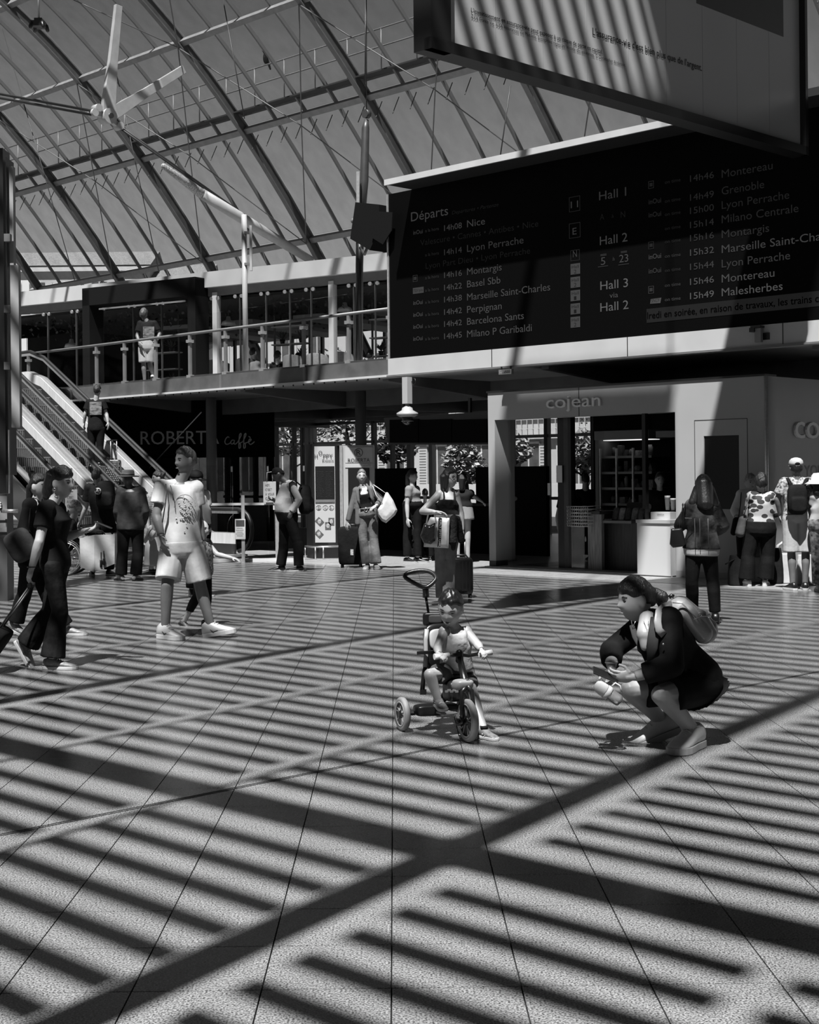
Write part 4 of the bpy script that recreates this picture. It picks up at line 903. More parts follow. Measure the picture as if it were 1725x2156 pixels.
def case_sign(px, py, Y, k, label):
    p = at(px, py, Y); s = thing('suitcase_sign', p - EZ * .18, label, 'sign', 'suitcase-shaped stickers on the glass')
    bx('board', mat('sticker', .50, .5), s, p, (.19 * k, .008, .31 * k), bevel=.02)
    MB().tube([p + V((-.04 * k, 0, .15 * k)), p + V((-.035 * k, 0, .29 * k)), p + V((.04 * k, 0, .30 * k)), p + V((.045 * k, 0, .155 * k))], .009, 6).build('handle', mat('sticker'), s)
    for q in (-.07, .07): MB().cyl(p + V((q * k, -.006, -.165 * k)), p + V((q * k, .006, -.165 * k)), .018, n=10).build('wheel', mat('sticker'), s)
    for i, t in enumerate(('HEY,', "C'EST", 'À VOUS', 'ÇA?')): text(t, mat('print_grey2', .16, .6), s, p + V((-.065 * k, -.005, (.085 - .065 * i) * k)), EX, EZ, width=(.07, .1, .13, .08)[i] * k, height=.036 * k, ext=.004, bold=True)
    return s
case_sign(568, 1036, YB - .06, 1.25, 'suitcase-shaped sticker beside the man with the phone')
YB2 = 26.0; gb2 = thing('glass_barrier', V((at(190, 1060, YB2).x, YB2, 0)), 'glass barrier in front of the lower escalator behind the walking women', 'barrier')
xl_, xr_ = at(60, 1000, YB2).x, at(330, 1000, YB2).x
bx('top_rail', ALU, gb2, V(((xl_ + xr_) / 2, YB2, 1.07)), (xr_ - xl_, .05, .04)); bx('foot_rail', STEEL, gb2, V(((xl_ + xr_) / 2, YB2, .03)), (xr_ - xl_, .06, .06))
for k in range(3):
    xa_, xb_ = lerp(xl_, xr_, k / 3), lerp(xl_, xr_, (k + 1) / 3); bx('glass_sheet', CLEAR, gb2, V(((xa_ + xb_) / 2, YB2, .92)), (xb_ - xa_ - .03, .012, 1.7)); bx('post', ALU, gb2, V((xb_ - .02, YB2 + .04, .55)), (.05, .04, 1.06)); bx('sheet_clip', CHROME, gb2, V((xb_, YB2, 1.72)), (.03, .03, .08))
case_sign(150, 1052, YB2 - .06, 1.15, 'suitcase-shaped sticker behind the woman in the black tee')

# ================================================================= LEFT PILLAR AND MACHINES
YL = 20.0
lp = thing('steel_pillar', V((at(10, 1000, YL).x, YL, 0)), 'dark steel pillar with grey hanging panels at the left', kind='structure')
def lq(name, m, a_, b_, c_, d_, y0=0, th=.2, **k):
    p, q = at(a_, b_, YL + y0), at(c_, d_, YL + y0); return bx(name, m, lp, V(((p.x + q.x) / 2, YL + y0 + th / 2, (p.z + q.z) / 2)), (abs(q.x - p.x), th, abs(p.z - q.z)), **k)
lq('shaft', BLACK, -60, 312, 15, 1240, 0, .35); lq('flange', STEEL, 12, 330, 19, 1000, -.05, .4); lq('panel', mat('pillar_panel', .42, .5, 0, .1, 2), 21, 558, 42, 900, -.1, .12); lq('upper_panel', mat('pillar_panel'), 19, 350, 29, 560, .02, .12)
for y in (500, 650, 770): lq('clamp', PGREY, 8, y - 8, 21, y + 8, -.12, .1)
lq('pipe', ALU, 17, 905, 21, 1180, -.05, .05)
tm = thing('ticket_machine', V((at(8, 1000, 19).x, 19.0, 0)), 'grey ticket machine with a chrome handle beside the pillar', 'machine')
def tq(name, m, a_, b_, c_, d_, y0=0, th=.3):
    p, q = at(a_, b_, 19 + y0), at(c_, d_, 19 + y0); return bx(name, m, tm, V(((p.x + q.x) / 2, 19 + y0 + th / 2, max(0, (p.z + q.z) / 2))), (abs(q.x - p.x), th, abs(p.z - q.z)))
z19 = 1000 + F * H / 19 + 8
tq('body', mat('machine_grey', .10, .4), -60, 1040, 16, z19); tq('panel', mat('machine_panel', .3, .4), -60, 1045, 15, 1095, -.02, .02); tq('slot_panel', ALU, -60, 1102, 14, 1120, -.02, .02); tq('button_strip', BLACK, -2, 1056, 3, 1072, -.03, .01)
MB().tube([at(5, 1076, 18.9), at(38, 1076, 18.9)], .025, 8).build('handle', CHROME, tm)
for k in range(3): MB().cyl(at(1, 1058 + 5 * k, 18.96), at(1, 1058 + 5 * k, 18.95), .012, n=8).build('button', WHITE, tm)
# ================================================================= PEOPLE: builder
def remesh(mb, vox, sm=3):
    me = mb.mesh('tmp'); ob = bpy.data.objects.new('tmp', me); COL.objects.link(ob)
    r = ob.modifiers.new('r', 'REMESH'); r.mode = 'VOXEL'; r.voxel_size = vox; r.use_smooth_shade = True
    s = ob.modifiers.new('s', 'SMOOTH'); s.iterations = sm; s.factor = .5
    bpy.context.view_layer.update()
    m2 = bpy.data.meshes.new_from_object(ob.evaluated_get(bpy.context.evaluated_depsgraph_get()))
    bpy.data.objects.remove(ob); bpy.data.meshes.remove(me)
    m2.polygons.foreach_set('use_smooth', [True] * len(m2.polygons))
    return m2
def rm(mb, name, vox, m, parent, sm=3, **k): return link(name, remesh(mb, vox, sm), m, parent, **k)
def joinm(ms):
    bm = bmesh.new()
    for m in ms: bm.from_mesh(m)
    me = bpy.data.meshes.new('body'); bm.to_mesh(me); bm.free()
    me.polygons.foreach_set('use_smooth', [True] * len(me.polygons)); return me
def fwd(az): a = math.radians(az); return V((math.sin(a), -math.cos(a), 0))
def frame(az, pitch=0, roll=0):
    """axes of a head: its side (image right when it faces us), forward, up"""
    f = fwd(az); s = f.cross(EZ).normalized() * -1
    p = math.radians(pitch); f2 = f * math.cos(p) - EZ * math.sin(p); u = EZ * math.cos(p) + f * math.sin(p)
    r = math.radians(roll); s2 = s * math.cos(r) + u * math.sin(r); u2 = u * math.cos(r) - s * math.sin(r)
    return (s2, f2, u2)
def g_(a, b): return math.exp(-(a / b) ** 2)
def headpt(x, y, z, child=False):
    rx, rz = .073, .118; ry = .098 if y < 0 else .092
    px, py, pz = rx * x, ry * y, rz * z
    if z < 0: px *= 1 - (.24 if child else .30) * (-z) ** 1.6
    if z < -.2 and y < 0: py *= 1 - .35 * min(1, (-z - .2) / .6)
    if y > 0:
        t = max(0, min(1, (.14 - z) / .36)) if z > -.22 else max(0, 1 - (-.22 - z) / .1)
        py += (.017 if child else .024) * g_(x, .15 + .05 * t) * t * y
        py -= .010 * g_(abs(x) - .38, .17) * g_(z - .08, .11) * y
        py += .005 * g_(z - .22, .09) * g_(x, .6) * y
        py += .006 * g_(x, .24) * g_(z + .46, .05) * y + .005 * g_(x, .22) * g_(z + .56, .05) * y - .004 * g_(x, .3) * g_(z + .51, .025) * y
        py += .010 * g_(x, .35) * g_(z + .82, .16) * y
        py += (.006 if child else .002) * g_(abs(x) - .5, .2) * g_(z + .28, .2)
    return px, py, pz
def headmesh(mb, c, ax, hh, child=False, ears=True):
    k = hh / .236; nu, nv = 44, 34; rs = []
    for i in range(nv + 1):
        th = math.pi * (i + (.05 if i == 0 else -.05 if i == nv else 0)) / nv - math.pi / 2; r = []
        for j in range(nu):
            ph = 2 * math.pi * j / nu; p = headpt(math.cos(th) * math.sin(ph), math.cos(th) * math.cos(ph), math.sin(th), child)
            r.append(c + (ax[0] * p[0] + ax[1] * p[1] + ax[2] * p[2]) * k)
        rs.append(r)
    mb.rings(rs)
    if ears:
        for s in (-1, 1): mb.ell(c + (ax[0] * (s * .074) - ax[1] * .008 + ax[2] * -.004) * k, .013 * k, .021 * k, .034 * k, (ax[0] + ax[1] * (-.4 * s), ax[1], ax[2]), 10, 8)
def hairmesh(mb, c, ax, hh, style='short', thick=.014, line=(.05, .52), child=False, seed=0):
    k = hh / .236; nu, nv = 56, 40; rs = []; random.seed(seed); o = V((random.random() * 9, 0, 0))
    for i in range(nv + 1):
        th = math.pi * (i + (.05 if i == 0 else -.05 if i == nv else 0)) / nv - math.pi / 2; r = []
        for j in range(nu):
            ph = 2 * math.pi * j / nu; x, y, z = math.cos(th) * math.sin(ph), math.cos(th) * math.cos(ph), math.sin(th)
            p = V(headpt(x, y, z, child)); zl = line[0] + line[1] * y + .05 * math.sin(9 * x + 2)
            if abs(x) > .72 and y > -.3: zl = max(zl, .16)
            t = max(0, min(1, (z - zl) / .12)); n = noise.noise(V((x * 6, y * 6, z * 2.5)) + o)
            f = (.90 + (.10 + (thick + .007 * n) / .1) * t)
            r.append(c + (ax[0] * p.x + ax[1] * p.y + ax[2] * p.z) * (k * f))
        rs.append(r)
    mb.rings(rs)
def handmesh(w_, d, n, k=1.0, curl=.5, thumb=1, vox=.0048, spread=0.0):
    """d: along the hand, n: towards the palm's inner side, thumb: +1/-1 which side it leaves"""
    d = V(d).normalized(); n = (V(n) - d * V(n).dot(d)); n = n.normalized() if n.length > 1e-4 else d.cross(EX).normalized(); s = d.cross(n).normalized() * thumb
    mb = MB(); mb.ell(w_ + d * .045 * k, .052 * k, .040 * k, .017 * k, (d, s, n)); mb.cap(w_ - d * .02 * k, .026 * k, w_ + d * .03 * k, .024 * k, 10)
    for i, L in enumerate((.070, .078, .073, .058)):
        off = (.030, .010, -.010, -.029)[i]; b = w_ + d * (.085 - .006 * abs(i - 1.2)) * k + s * (off * k); r = .0092 * k; a = curl * .55 + .05 * i; p = b; dd = (d + s * off * spread * 10).normalized()
        for q, l in enumerate((.45, .32, .25)):
            v = dd * math.cos(a) + n * math.sin(a); p2 = p + v * (L * l * k); mb.cap(p, r, p2, r * .92, 8); p = p2; r *= .93; a += curl * .75
    b = w_ + d * .022 * k + s * .030 * k; v = (d * .62 + s * .62 + n * .45 * (.4 + curl)).normalized(); p = b + v * .038 * k
    mb.cap(b, .0125 * k, p, .0108 * k, 8); v2 = (d * .9 + s * .15 + n * .6 * curl).normalized(); mb.cap(p, .0105 * k, p + v2 * .032 * k, .009 * k, 8)
    return remesh(mb, vox * max(k, .62), 2)
def shoe(parent, an, az, k, m, sole, pitch=0, name='shoe', bulk=1.0, lace=None, skin=None):
    f0 = fwd(az); p = math.radians(pitch); f = f0 * math.cos(p) + EZ * math.sin(p); u = EZ * math.cos(p) - f0 * math.sin(p); s = f.cross(u).normalized()
    b = V(an) - u * (.085 * k)                      # ground contact under the ankle
    prof = [(-.078, .022, .055), (-.07, .030, .085), (-.035, .037, .098), (.02, .038, .092), (.07, .042, .070), (.12, .047, .054), (.165, .045, .044), (.195, .034, .036), (.208, .016, .026)]
    mb = MB(); rs = []
    for t, w_, h in prof:
        c = b + f * (t * k) + u * (.02 * k); ring = []
        for q in range(14):
            a = 2 * math.pi * q / 14; x, y = math.cos(a), math.sin(a)
            ring.append(c + s * (w_ * min(bulk, 1.2) * k * (abs(x) ** .7) * (1 if x > 0 else -1)) + u * ((h - .02) * k * bulk ** 1.6 * (.5 + .5 * y)))
        rs.append(ring)
    mb.rings(rs); sh_ = mb.build(name, m, parent)
    bulk_ = min(bulk, 1.2); so = MB(); pts = [(-.084, .018), (-.07, .032), (-.03, .036), (.03, .038), (.09, .047), (.14, .052), (.18, .046), (.205, .026), (.214, .008)]
    poly = [b + f * (t * k) + s * (w_ * bulk_ * k) for t, w_ in pts] + [b + f * (t * k) - s * (w_ * bulk_ * k) for t, w_ in reversed(pts)]
    so.prism(poly, u * (.026 * k * bulk ** 1.5)).build('sole', sole, sh_, bevel=.004)
    if lace is not None:
        for q in range(4):
            c = b + f * ((.045 + .022 * q) * k) + u * (.02 * k + (.068 - .0115 * q) * bulk ** 1.6 * k); MB().tube([c + s * .026 * k - u * .012, c + u * .004, c - s * .026 * k - u * .012], .0028, 5).build('lace', lace, sh_)
    return sh_
SKIN = mat('skin', .5, .5, 0, .06, 9); SKIND = mat('skin_dark', .07, .45, 0, .1, 9); SKINT = mat('skin_tan', .20, .5, 0, .08, 9)
HAIRD = mat('hair_dark', .010, .42, 0, .5, 90, .55, 150, stretch=(1, 1, .07)); HAIRB = mat('hair_blond', .26, .42, 0, .4, 50, .5, 120, stretch=(1, 1, .25)); HAIRG = mat('hair_brown', .07, .4, 0, .5, 50, .5, 120, stretch=(1, 1, .25))
DARKEYE = mat('eye_dark', .02, .25); LIP = mat('lip', .26, .4)
def cloth(key, g, var=.1, bump=.35, bscale=9, rough=.8): return mat('cloth_' + key, g, rough, 0, var, 6, bump, bscale, spec=.08)
BTEE = cloth('black', .014, .2, .5, 8)

def person(P, nm='person', grp=None):
    x0, y0, sc = P['cr']; Y = P['Y']; k = P.get('k', 1.0); fem = P.get('fem', False); vox = P.get('vox', .011)
    def J(t): return at(x0 + t[0] / sc, y0 + t[1] / sc, Y + (t[2] if len(t) > 2 else 0))
    S = [J(p) for p in P['s']]; E = [J(p) for p in P['e']]; Wr = [J(p) for p in P['w']]; Hp = [J(p) for p in P['h']]; K = [J(p) for p in P['kn']]; An = [J(p) for p in P['an']]
    gz = P.get('ground', 0.0)
    m_ = (S[0] + S[1]) / 2
    S = [p + (m_ - p).normalized() * (.03 * k) for p in S]
    for i in (0, 1):
        if P.get('flat', (1, 1))[i]: An[i].z = gz + .086 * k * P.get('sk', 1.0)
    hc = J(P['hd']); hh = P.get('hh', .235); ax = frame(P.get('az', 0), P.get('pitch', 0), P.get('roll', 0)); bf_ = fwd(P.get('baz', 0))
    root = thing(nm, V(((An[0].x + An[1].x) / 2, (An[0].y + An[1].y) / 2, gz)), P['label'], 'person', grp)
    Cs, Ch = (S[0] + S[1]) / 2, (Hp[0] + Hp[1]) / 2; up = (Cs - Ch).normalized()
    e1s = S[1] - S[0]; e1s = (e1s - up * e1s.dot(up)).normalized(); e1h = Hp[1] - Hp[0]; e1h = (e1h - up * e1h.dot(up)).normalized()
    sw = (S[1] - S[0]).length / 2; kw = P.get('kw', 1.0) * k; belly = P.get('belly', 0); bust = P.get('bust', .012 if fem else 0)
    if fem: R = [(-.14, .10, .09), (-.05, .158, .115), (.08, .168, .118), (.25, .150, .105), (.45, .122, .092), (.62, .132, .098), (.8, .148, .105), (.93, .145, .092), (1.02, .11, .07), (1.09, .055, .05)]
    else: R = [(-.14, .10, .09), (-.05, .150, .110), (.08, .160, .115), (.25, .152, .110), (.45, .145, .106), (.62, .158, .112), (.8, .172, .116), (.93, .165, .098), (1.02, .125, .075), (1.09, .06, .055)]
    def torso(mb, t0, t1, inf, cut=0, flare=0):
        rs = []
        ts = [r for r in R if t0 - 1e-6 <= r[0] <= t1 + 1e-6]
        def interp(t):
            for a, b in zip(R, R[1:]):
                if a[0] <= t <= b[0]:
                    q = (t - a[0]) / (b[0] - a[0]); return (t, a[1] + (b[1] - a[1]) * q, a[2] + (b[2] - a[2]) * q)
            return (t, R[0][1] + .06 * min(1, (R[0][0] - t) * 3 + 1), R[0][2] + .03) if t < R[0][0] else (t,) + R[-1][1:]
        if not ts or ts[0][0] > t0 + .01: ts = [interp(t0)] + ts
        if ts[-1][0] < t1 - .01: ts.append(interp(t1))
        for (t, w_, d_) in ts:
            q = max(0, min(1, t)); e1 = (e1h * (1 - q) + e1s * q).normalized(); e2 = up.cross(e1).normalized()
            if e2.dot(bf_) < 0: e2 = -e2
            c = Ch + (Cs - Ch) * t
            if belly: c = c + bf_ * belly * g_(t - .38, .28)
            if bust: c = c + bf_ * bust * g_(t - .74, .12)
            fl = 1 + flare * max(0, .45 - t)
            wd = (w_ * kw if t < .7 else min(w_ * kw, max(sw * .92, .09 * k))) * fl + inf; dp = (d_ * kw + belly * .8 * g_(t - .38, .28) + bust * g_(t - .74, .13)) * fl + inf
            rs.append([c + e1 * (wd * (abs(math.cos(a)) ** .85) * (1 if math.cos(a) > 0 else -1)) + e2 * (dp * math.sin(a)) for a in [2 * math.pi * i / 24 for i in range(24)]])
        mb.rings(rs)
    kr = P.get('kr', 1.0) * k
    def arm(mb, i, fr, inf=0.0, endr=None, start=0.0):
        s, e, w_ = S[i], E[i], Wr[i]; rs_, re_, rw = .054 * kr + inf, .042 * kr + inf, .028 * kr + inf
        if start <= 0:
            mb.ell(s, rs_ * 1.04); mb.cap(Cs + up * (.035 * k), .045 * k + inf * .8, lerp(Cs, s, .85) + up * (.012 * k), .044 * kr + inf * .8)
        if fr <= 1: mb.tube([s, lerp(s, e, .5 * fr), lerp(s, e, fr)], [rs_, (rs_ + (endr or re_)) / 2, endr or lerp(rs_, re_, fr)], 12)
        else:
            mb.cap(s, rs_, e, re_); q = fr - 1
            mb.tube([e, lerp(e, w_, .3 * q), lerp(e, w_, q)], [re_, re_ * 1.02, endr or lerp(re_, rw, q)], 12)
    def leg(mb, i, fr, inf=0.0, endr=None, inf2=None):
        h, kk, a = Hp[i], K[i], An[i]; rh, rk, ra = .086 * kr + inf, .056 * kr + inf, .038 * kr + (inf2 if inf2 is not None else inf)
        h2 = h - up * .02
        if fr <= 1: mb.ell(h2, rh); mb.tube([h2, lerp(h2, kk, .5 * fr), lerp(h2, kk, fr)], [rh, lerp(rh, endr or rk, .5), endr or lerp(rh, rk, fr)], 14)
        else:
            mb.cap(h2, rh, kk, rk); q = fr - 1; back = -bf_ * .012 * k
            mb.tube([kk, lerp(kk, a, .28) + back, lerp(kk, a, .6) + back * .5, lerp(kk, a, q)], [rk, max(.056 * kr + inf, lerp(rk, endr or ra, .2)), lerp(rk, endr or ra, .62), endr or ra], 14)
    # body
    mb = MB(); torso(mb, -.14, 1.09, 0)
    skin = P.get('skin', SKIN); nb = Cs + up * .03 * k; mb.cap(nb, (.056 if fem else .066) * k, hc - ax[2] * hh * .26 - ax[1] * .012, (.049 if fem else .058) * k * P.get('nkr', 1))
    headmesh(mb, hc, ax, hh, P.get('child', False), P.get('ears', True))
    for i in (0, 1):
        arm(mb, i, 2.0); leg(mb, i, 2.0)
        if not P.get('shoes', True) or P.get('sandal'): mb.cap(An[i] - EZ * .05 * k, .032 * k, An[i] - EZ * .06 * k + fwd(P['toe'][i]) * .13 * k, .024 * k)
    parts = [remesh(mb, vox, 2)]
    hd_ = P.get('hands', (None, None))
    for i in (0, 1):
        d = (Wr[i] - E[i]).normalized(); h = hd_[i] or {}
        dd = h.get('d'); dv = V(dd) if dd else d; n = V(h['n']) if 'n' in h else (Ch - Wr[i])
        parts.append(handmesh(Wr[i] + d * .012 * k, dv, n, h.get('k', 1.0) * (k if k > .7 else k * 1.05), h.get('curl', .45), h.get('th', 1 if i == 0 else -1), P.get('hvox', .0055)))
    body = joinm(parts); link('body', body, skin, root)
    # face
    fk = hh / .236
    def fp(x, y, z): return hc + (ax[0] * x + ax[1] * y + ax[2] * z) * fk
    if P.get('face', True):
        for s in (-1, 1):
            ey = MB().ell(fp(s * .029, .074, .009), .0145 * fk, .009 * fk, .0058 * fk * P.get('eye', 1), ax, 10, 6).build('eye', DARKEYE, root)
            MB().tube([fp(s * .012, .084, .024), fp(s * .03, .083, .030), fp(s * .05, .068, .026)], [.003 * fk, .0045 * fk, .002 * fk], 6).build('eyebrow', P.get('brow', HAIRD), root)
        MB().ell(fp(0, .089, -.0585), .022 * fk, .008 * fk, .0042 * fk, ax, 10, 6).build('mouth', P.get('lipm', LIP if skin is not SKIND else DARKEYE), root)
    # hair
    hr = P.get('hair')
    if hr:
        st = hr.get('style', 'short'); hm = hr.get('m', HAIRD); mb = MB(); hairmesh(mb, hc, ax, hh, st, hr.get('t', .014), hr.get('line', (.05, .52)), P.get('child', False), hr.get('seed', 1))
        for c in hr.get('caps', ()):               # ((x,y,z) local, r) -> ((x,y,z), r)
            mb.cap(fp(*c[0]), c[1] * fk, fp(*c[2]), c[3] * fk, 12)
        if st == 'short': mb.build('hair', hm, root)
        else: rm(mb, 'hair', hr.get('vox', .009), hm, root, 2)
    # clothes
    for c in P.get('wear', ()):
        mb = MB(); kind = c['t']; inf = c.get('inf', .014)
        if kind == 'top':
            torso(mb, c.get('hem', -.1), c.get('neck', 1.05), inf, flare=c.get('flare', 0))
            for i in (0, 1):
                sl = c['sl'][i] if isinstance(c.get('sl'), (list, tuple)) else c.get('sl', .5)
                if sl > 0: arm(mb, i, sl, inf * c.get('slk', 1), c.get('endr'))
        elif kind == 'tank':
            torso(mb, c.get('hem', -.1), c.get('neck', .86), inf)
            for i in (0, 1):
                q = lerp(S[i], Cs, .42) + up * .035 * k
                b0 = lerp(S[i], Cs, .34); sw_ = c.get('strap', .013)
                mb.tube([b0 + bf_ * .112 * k - up * .13 * k, b0 + bf_ * .105 * k - up * .04 * k, b0 + bf_ * .06 * k + up * .055 * k, b0 + up * .066 * k, b0 - bf_ * .07 * k + up * .04 * k, b0 - bf_ * .115 * k - up * .06 * k, b0 - bf_ * .11 * k - up * .15 * k], sw_ * k, 8)
        elif kind == 'pants':
            torso(mb, -.14, c.get('waist', .3), inf)
            for i in (0, 1): leg(mb, i, c.get('len', 1.93), inf, c.get('endr'), c.get('inf2'))
        elif kind == 'skirt':
            Lm = c.get('len', .5); n_ = 6; rs = []; Ck = (lerp(Hp[0], K[0], Lm) + lerp(Hp[1], K[1], Lm)) / 2 if Lm <= 1 else (lerp(K[0], An[0], Lm - 1) + lerp(K[1], An[1], Lm - 1)) / 2
            torso(mb, -.05, c.get('waist', .35), inf)
            for q in range(n_ + 1):
                t = q / n_; cc = lerp(Ch + up * .03, Ck, t); w_ = lerp(.16 * kw, c.get('endw', .2), t) + inf; d_ = lerp(.115 * kw, c.get('endd', .17), t) + inf; e2 = up.cross(e1h).normalized()
                rs.append([cc + e1h * (w_ * math.cos(a)) + e2 * (d_ * math.sin(a)) for a in [2 * math.pi * i / 24 for i in range(24)]])
            mb.rings(rs)
        rm(mb, c['n'], c.get('vox', vox), c['m'], root, c.get('sm', 3))
    # shoes
    if P.get('shoes', True):
        for i in (0, 1):
            sm_, so_ = P.get('shoem', (BLACK, OFFW)); shoe(root, An[i], P['toe'][i], P.get('sk', 1.0) * k, sm_, so_, P.get('tp', (0, 0))[i], P.get('shoen', 'shoe'), P.get('bulk', 1.0), P.get('lace'))
    return dict(root=root, S=S, E=E, W=Wr, H=Hp, K=K, An=An, hc=hc, ax=ax, fp=fp, Cs=Cs, Ch=Ch, up=up, bf=bf_, J=J, torso=torso, fk=fk)
def strap(parent, pts, w_=.02, t=.004, m=None, name='strap'):
    pts = [V(p) for p in pts]; mb = MB(); return mb.tube(pts, w_, 8, flat=.3).build(name, m or BLACK, parent)
def blob(name, pts, vox, m, parent=None, sm=3, **k):
    mb = MB()
    for p in pts: mb.cap(*p)
    return rm(mb, name, vox, m, parent, sm, **k)
def softbox(mb, c, sz, ax=(EX, EY, EZ), r=.04):
    """box with rounded edges as a closed shell (superellipsoid)"""
    rs = []; nu, nv = 28, 16; c = V(c)
    def sp(v, e): return (abs(v) ** e) * (1 if v >= 0 else -1)
    for i in range(nv + 1):
        th = math.pi * (i + (.03 if i == 0 else -.03 if i == nv else 0)) / nv - math.pi / 2
        rs.append([c + ax[0] * (sz[0] / 2 * sp(math.cos(th), r) * sp(math.cos(2 * math.pi * j / nu), r)) + ax[1] * (sz[1] / 2 * sp(math.cos(th), r) * sp(math.sin(2 * math.pi * j / nu), r)) + ax[2] * (sz[2] / 2 * sp(math.sin(th), r)) for j in range(nu)])
    return mb.rings(rs)
def suitcase(base, ax, sz, m, label, handle=.45, tilt=0, ribs=0, lean=None, name='suitcase'):
    """base: middle of the foot; ax: side, front, up"""
    s = thing(name, base, label, 'suitcase'); side, fr, u = ax; wz = .045
    c = V(base) + u * (wz + sz[2] / 2)
    softbox(MB(), c, sz, ax, .22).build('shell', m, s)
    for i in (-1, 1):
        for j in (-1, 1):
            p = V(base) + side * (i * sz[0] * .38) + fr * (j * sz[1] * .3) + u * .025; MB().cyl(p - side * .012, p + side * .012, .025, n=12).build('wheel', RUBBER, s); MB().bar(p, p + u * .05, .02, .02).build('wheel_fork', BLACK, s)
    t = c + u * sz[2] / 2
    for i in (-1, 1): MB().tube([t + side * (i * sz[0] * .2) - fr * sz[1] * .25, t + side * (i * sz[0] * .2) - fr * sz[1] * .25 + u * handle], .009, 8).build('handle_rod', ALU, s)
    MB().bar(t - side * sz[0] * .23 - fr * sz[1] * .25 + u * handle, t + side * sz[0] * .23 - fr * sz[1] * .25 + u * handle, .03, .025).build('grip', BLACK, s)
    MB().tube([t - side * .08, t - side * .06 + u * .03, t + side * .06 + u * .03, t + side * .08], .01, 8).build('carry_handle', BLACK, s)
    for q in range(ribs):
        x = lerp(-.4, .4, (q + .5) / ribs) * sz[0]; MB().bar(c + side * x + fr * (sz[1] / 2) - u * sz[2] * .4, c + side * x + fr * (sz[1] / 2) + u * sz[2] * .4, .012, .012).build('shell_rib', m, s)
    return s
# ================================================================= PEOPLE IN THE HALL
R1, R2, R3, R4 = (0, 920, 4.228), (290, 920, 4.792), (800, 1180, 5.257), (1220, 1190, 5.0735)
R5, R6, R7 = (530, 960, 5.227), (830, 960, 6.739), (1390, 940, 5.149)
L5, E1, G2 = (0, 780, 2.875), (0, 680, 4.3125), (200, 560, 5.39)
JEANS = cloth('denim_grey', .17, .35, .5, 14); DKPANT = cloth('dark_trouser', .010, .2, .4, 10); WTEE = cloth('white_tee', .78, .03, .35, 7); LGREY = cloth('light_grey', .55, .06, .3, 8)
WSHOE = mat('white_leather', .72, .4); WSOLE = mat('white_sole', .68, .6); GSHOE = mat('grey_shoe', .34, .6, 0, .3, 40)

# --- walking man in white tee and shorts
P = person(dict(cr=R2, Y=14.45, label='walking man in white T-shirt and pale shorts looking over his shoulder', skin=SKINT, vox=.0085, hh=.262, az=-52, pitch=4, baz=18,
    hd=(482, 240), s=((215, 512, -.04), (612, 520, .06)), e=((190, 800, -.08), (612, 815, .10)), w=((232, 985, -.14), (655, 1050, .06)), h=((345, 1130, 0), (550, 1130, 0)), kn=((300, 1490, -.12), (632, 1500, .02)), an=((278, 1885, -.10), (738, 1870, .04)),
    toe=(52, 78), tp=(0, 10), flat=(1, 1), kw=1.12, kr=1.12, sk=1.18, bulk=1.28, shoem=(WSHOE, WSOLE), lace=WSOLE, shoen='sneaker',
    hands=(dict(curl=.55, n=(.8, .3, 0)), dict(curl=.6, n=(-.8, .2, 0))), hair=dict(m=HAIRG, t=.012, line=(.12, .5)),
    wear=(dict(t='top', n='t_shirt', m=WTEE, sl=.56, hem=-.12, inf=.024, endr=.088), dict(t='pants', n='shorts', m=cloth('pale_shorts', .62, .06, .4, 8), len=.86, inf=.03, endr=.128, waist=.12))))
r = P['root']; J = P['J']
strap(r, [J((285, 480, -.16)), J((290, 570, -.2)), J((275, 700, -.2)), J((250, 860, -.16))], .018, m=mat('strap_pattern', .12, .6, 0, .8, 60)); strap(r, [J((330, 490, -.19)), J((352, 560, -.2)), J((358, 640, -.2))], .014, m=mat('strap_pattern'))
MB().tube([P['W'][0] + V((math.cos(a) * .036, math.sin(a) * .036, .012 * math.sin(a))) for a in [i * .63 for i in range(10)]], .004, 6, closed=True).build('bracelet', BLACK, r)
em = MB()
for i in range(26):
    a = math.pi * i / 25; em.ell(J((475 + 105 * math.cos(a), 700 - 120 * math.sin(a), -.146)), .007, .005, .007, nu=6, nv=4)
random.seed(4)
for i in range(60): em.ell(J((random.gauss(470, 40), random.gauss(745, 60), -.148)), .009, .005, .007, nu=6, nv=4)
em.build('chest_emblem', WTEE, r, kind='stuff')
for i in (0, 1):
    a = P['An'][i]; f = fwd((52, 78)[i]); s_ = f.cross(EZ) * -1; s_ = -s_ if s_.y > 0 else s_
    c = a + f * .05 - EZ * .035 + s_ * .053; MB().tube([c - f * .04 + EZ * .012, c - f * .01 - EZ * .012, c + f * .03, c + f * .07 + EZ * .02], [.002, .007, .006, .001], 6).build('shoe_emblem', BLACK, r)
# --- child half hidden behind him
person(dict(cr=R2, Y=15.5, k=.68, label='child half hidden behind the man in the white T-shirt, one arm stretched out', vox=.009, hh=.2, az=60, baz=40, child=True, skin=SKIN, hvox=.006,
    hd=(650, 935), s=((630, 1075, -.03), (712, 1070, .12)), e=((610, 1200, -.1), (800, 1185, .05)), w=((620, 1320, -.1), (955, 1222, -.05)), h=((630, 1370, 0), (690, 1370, .08)), kn=((600, 1610, -.05), (705, 1610, .1)), an=((470, 1860, .1), (690, 1900, .1)),
    toe=(60, 60), tp=(-25, 0), flat=(0, 1), shoem=(mat('sandal', .12, .6, 0, .6, 50), BLACK), shoen='sandal', hair=dict(),
    hands=(None, dict(curl=.4, n=(0, 0, -1))), wear=(dict(t='top', n='shirt', m=mat('checked_cloth', .3, .8, 0, .9, 45), sl=.3, hem=-.2, inf=.016), dict(t='pants', n='leggings', m=DKPANT, len=1.35, inf=.012))))

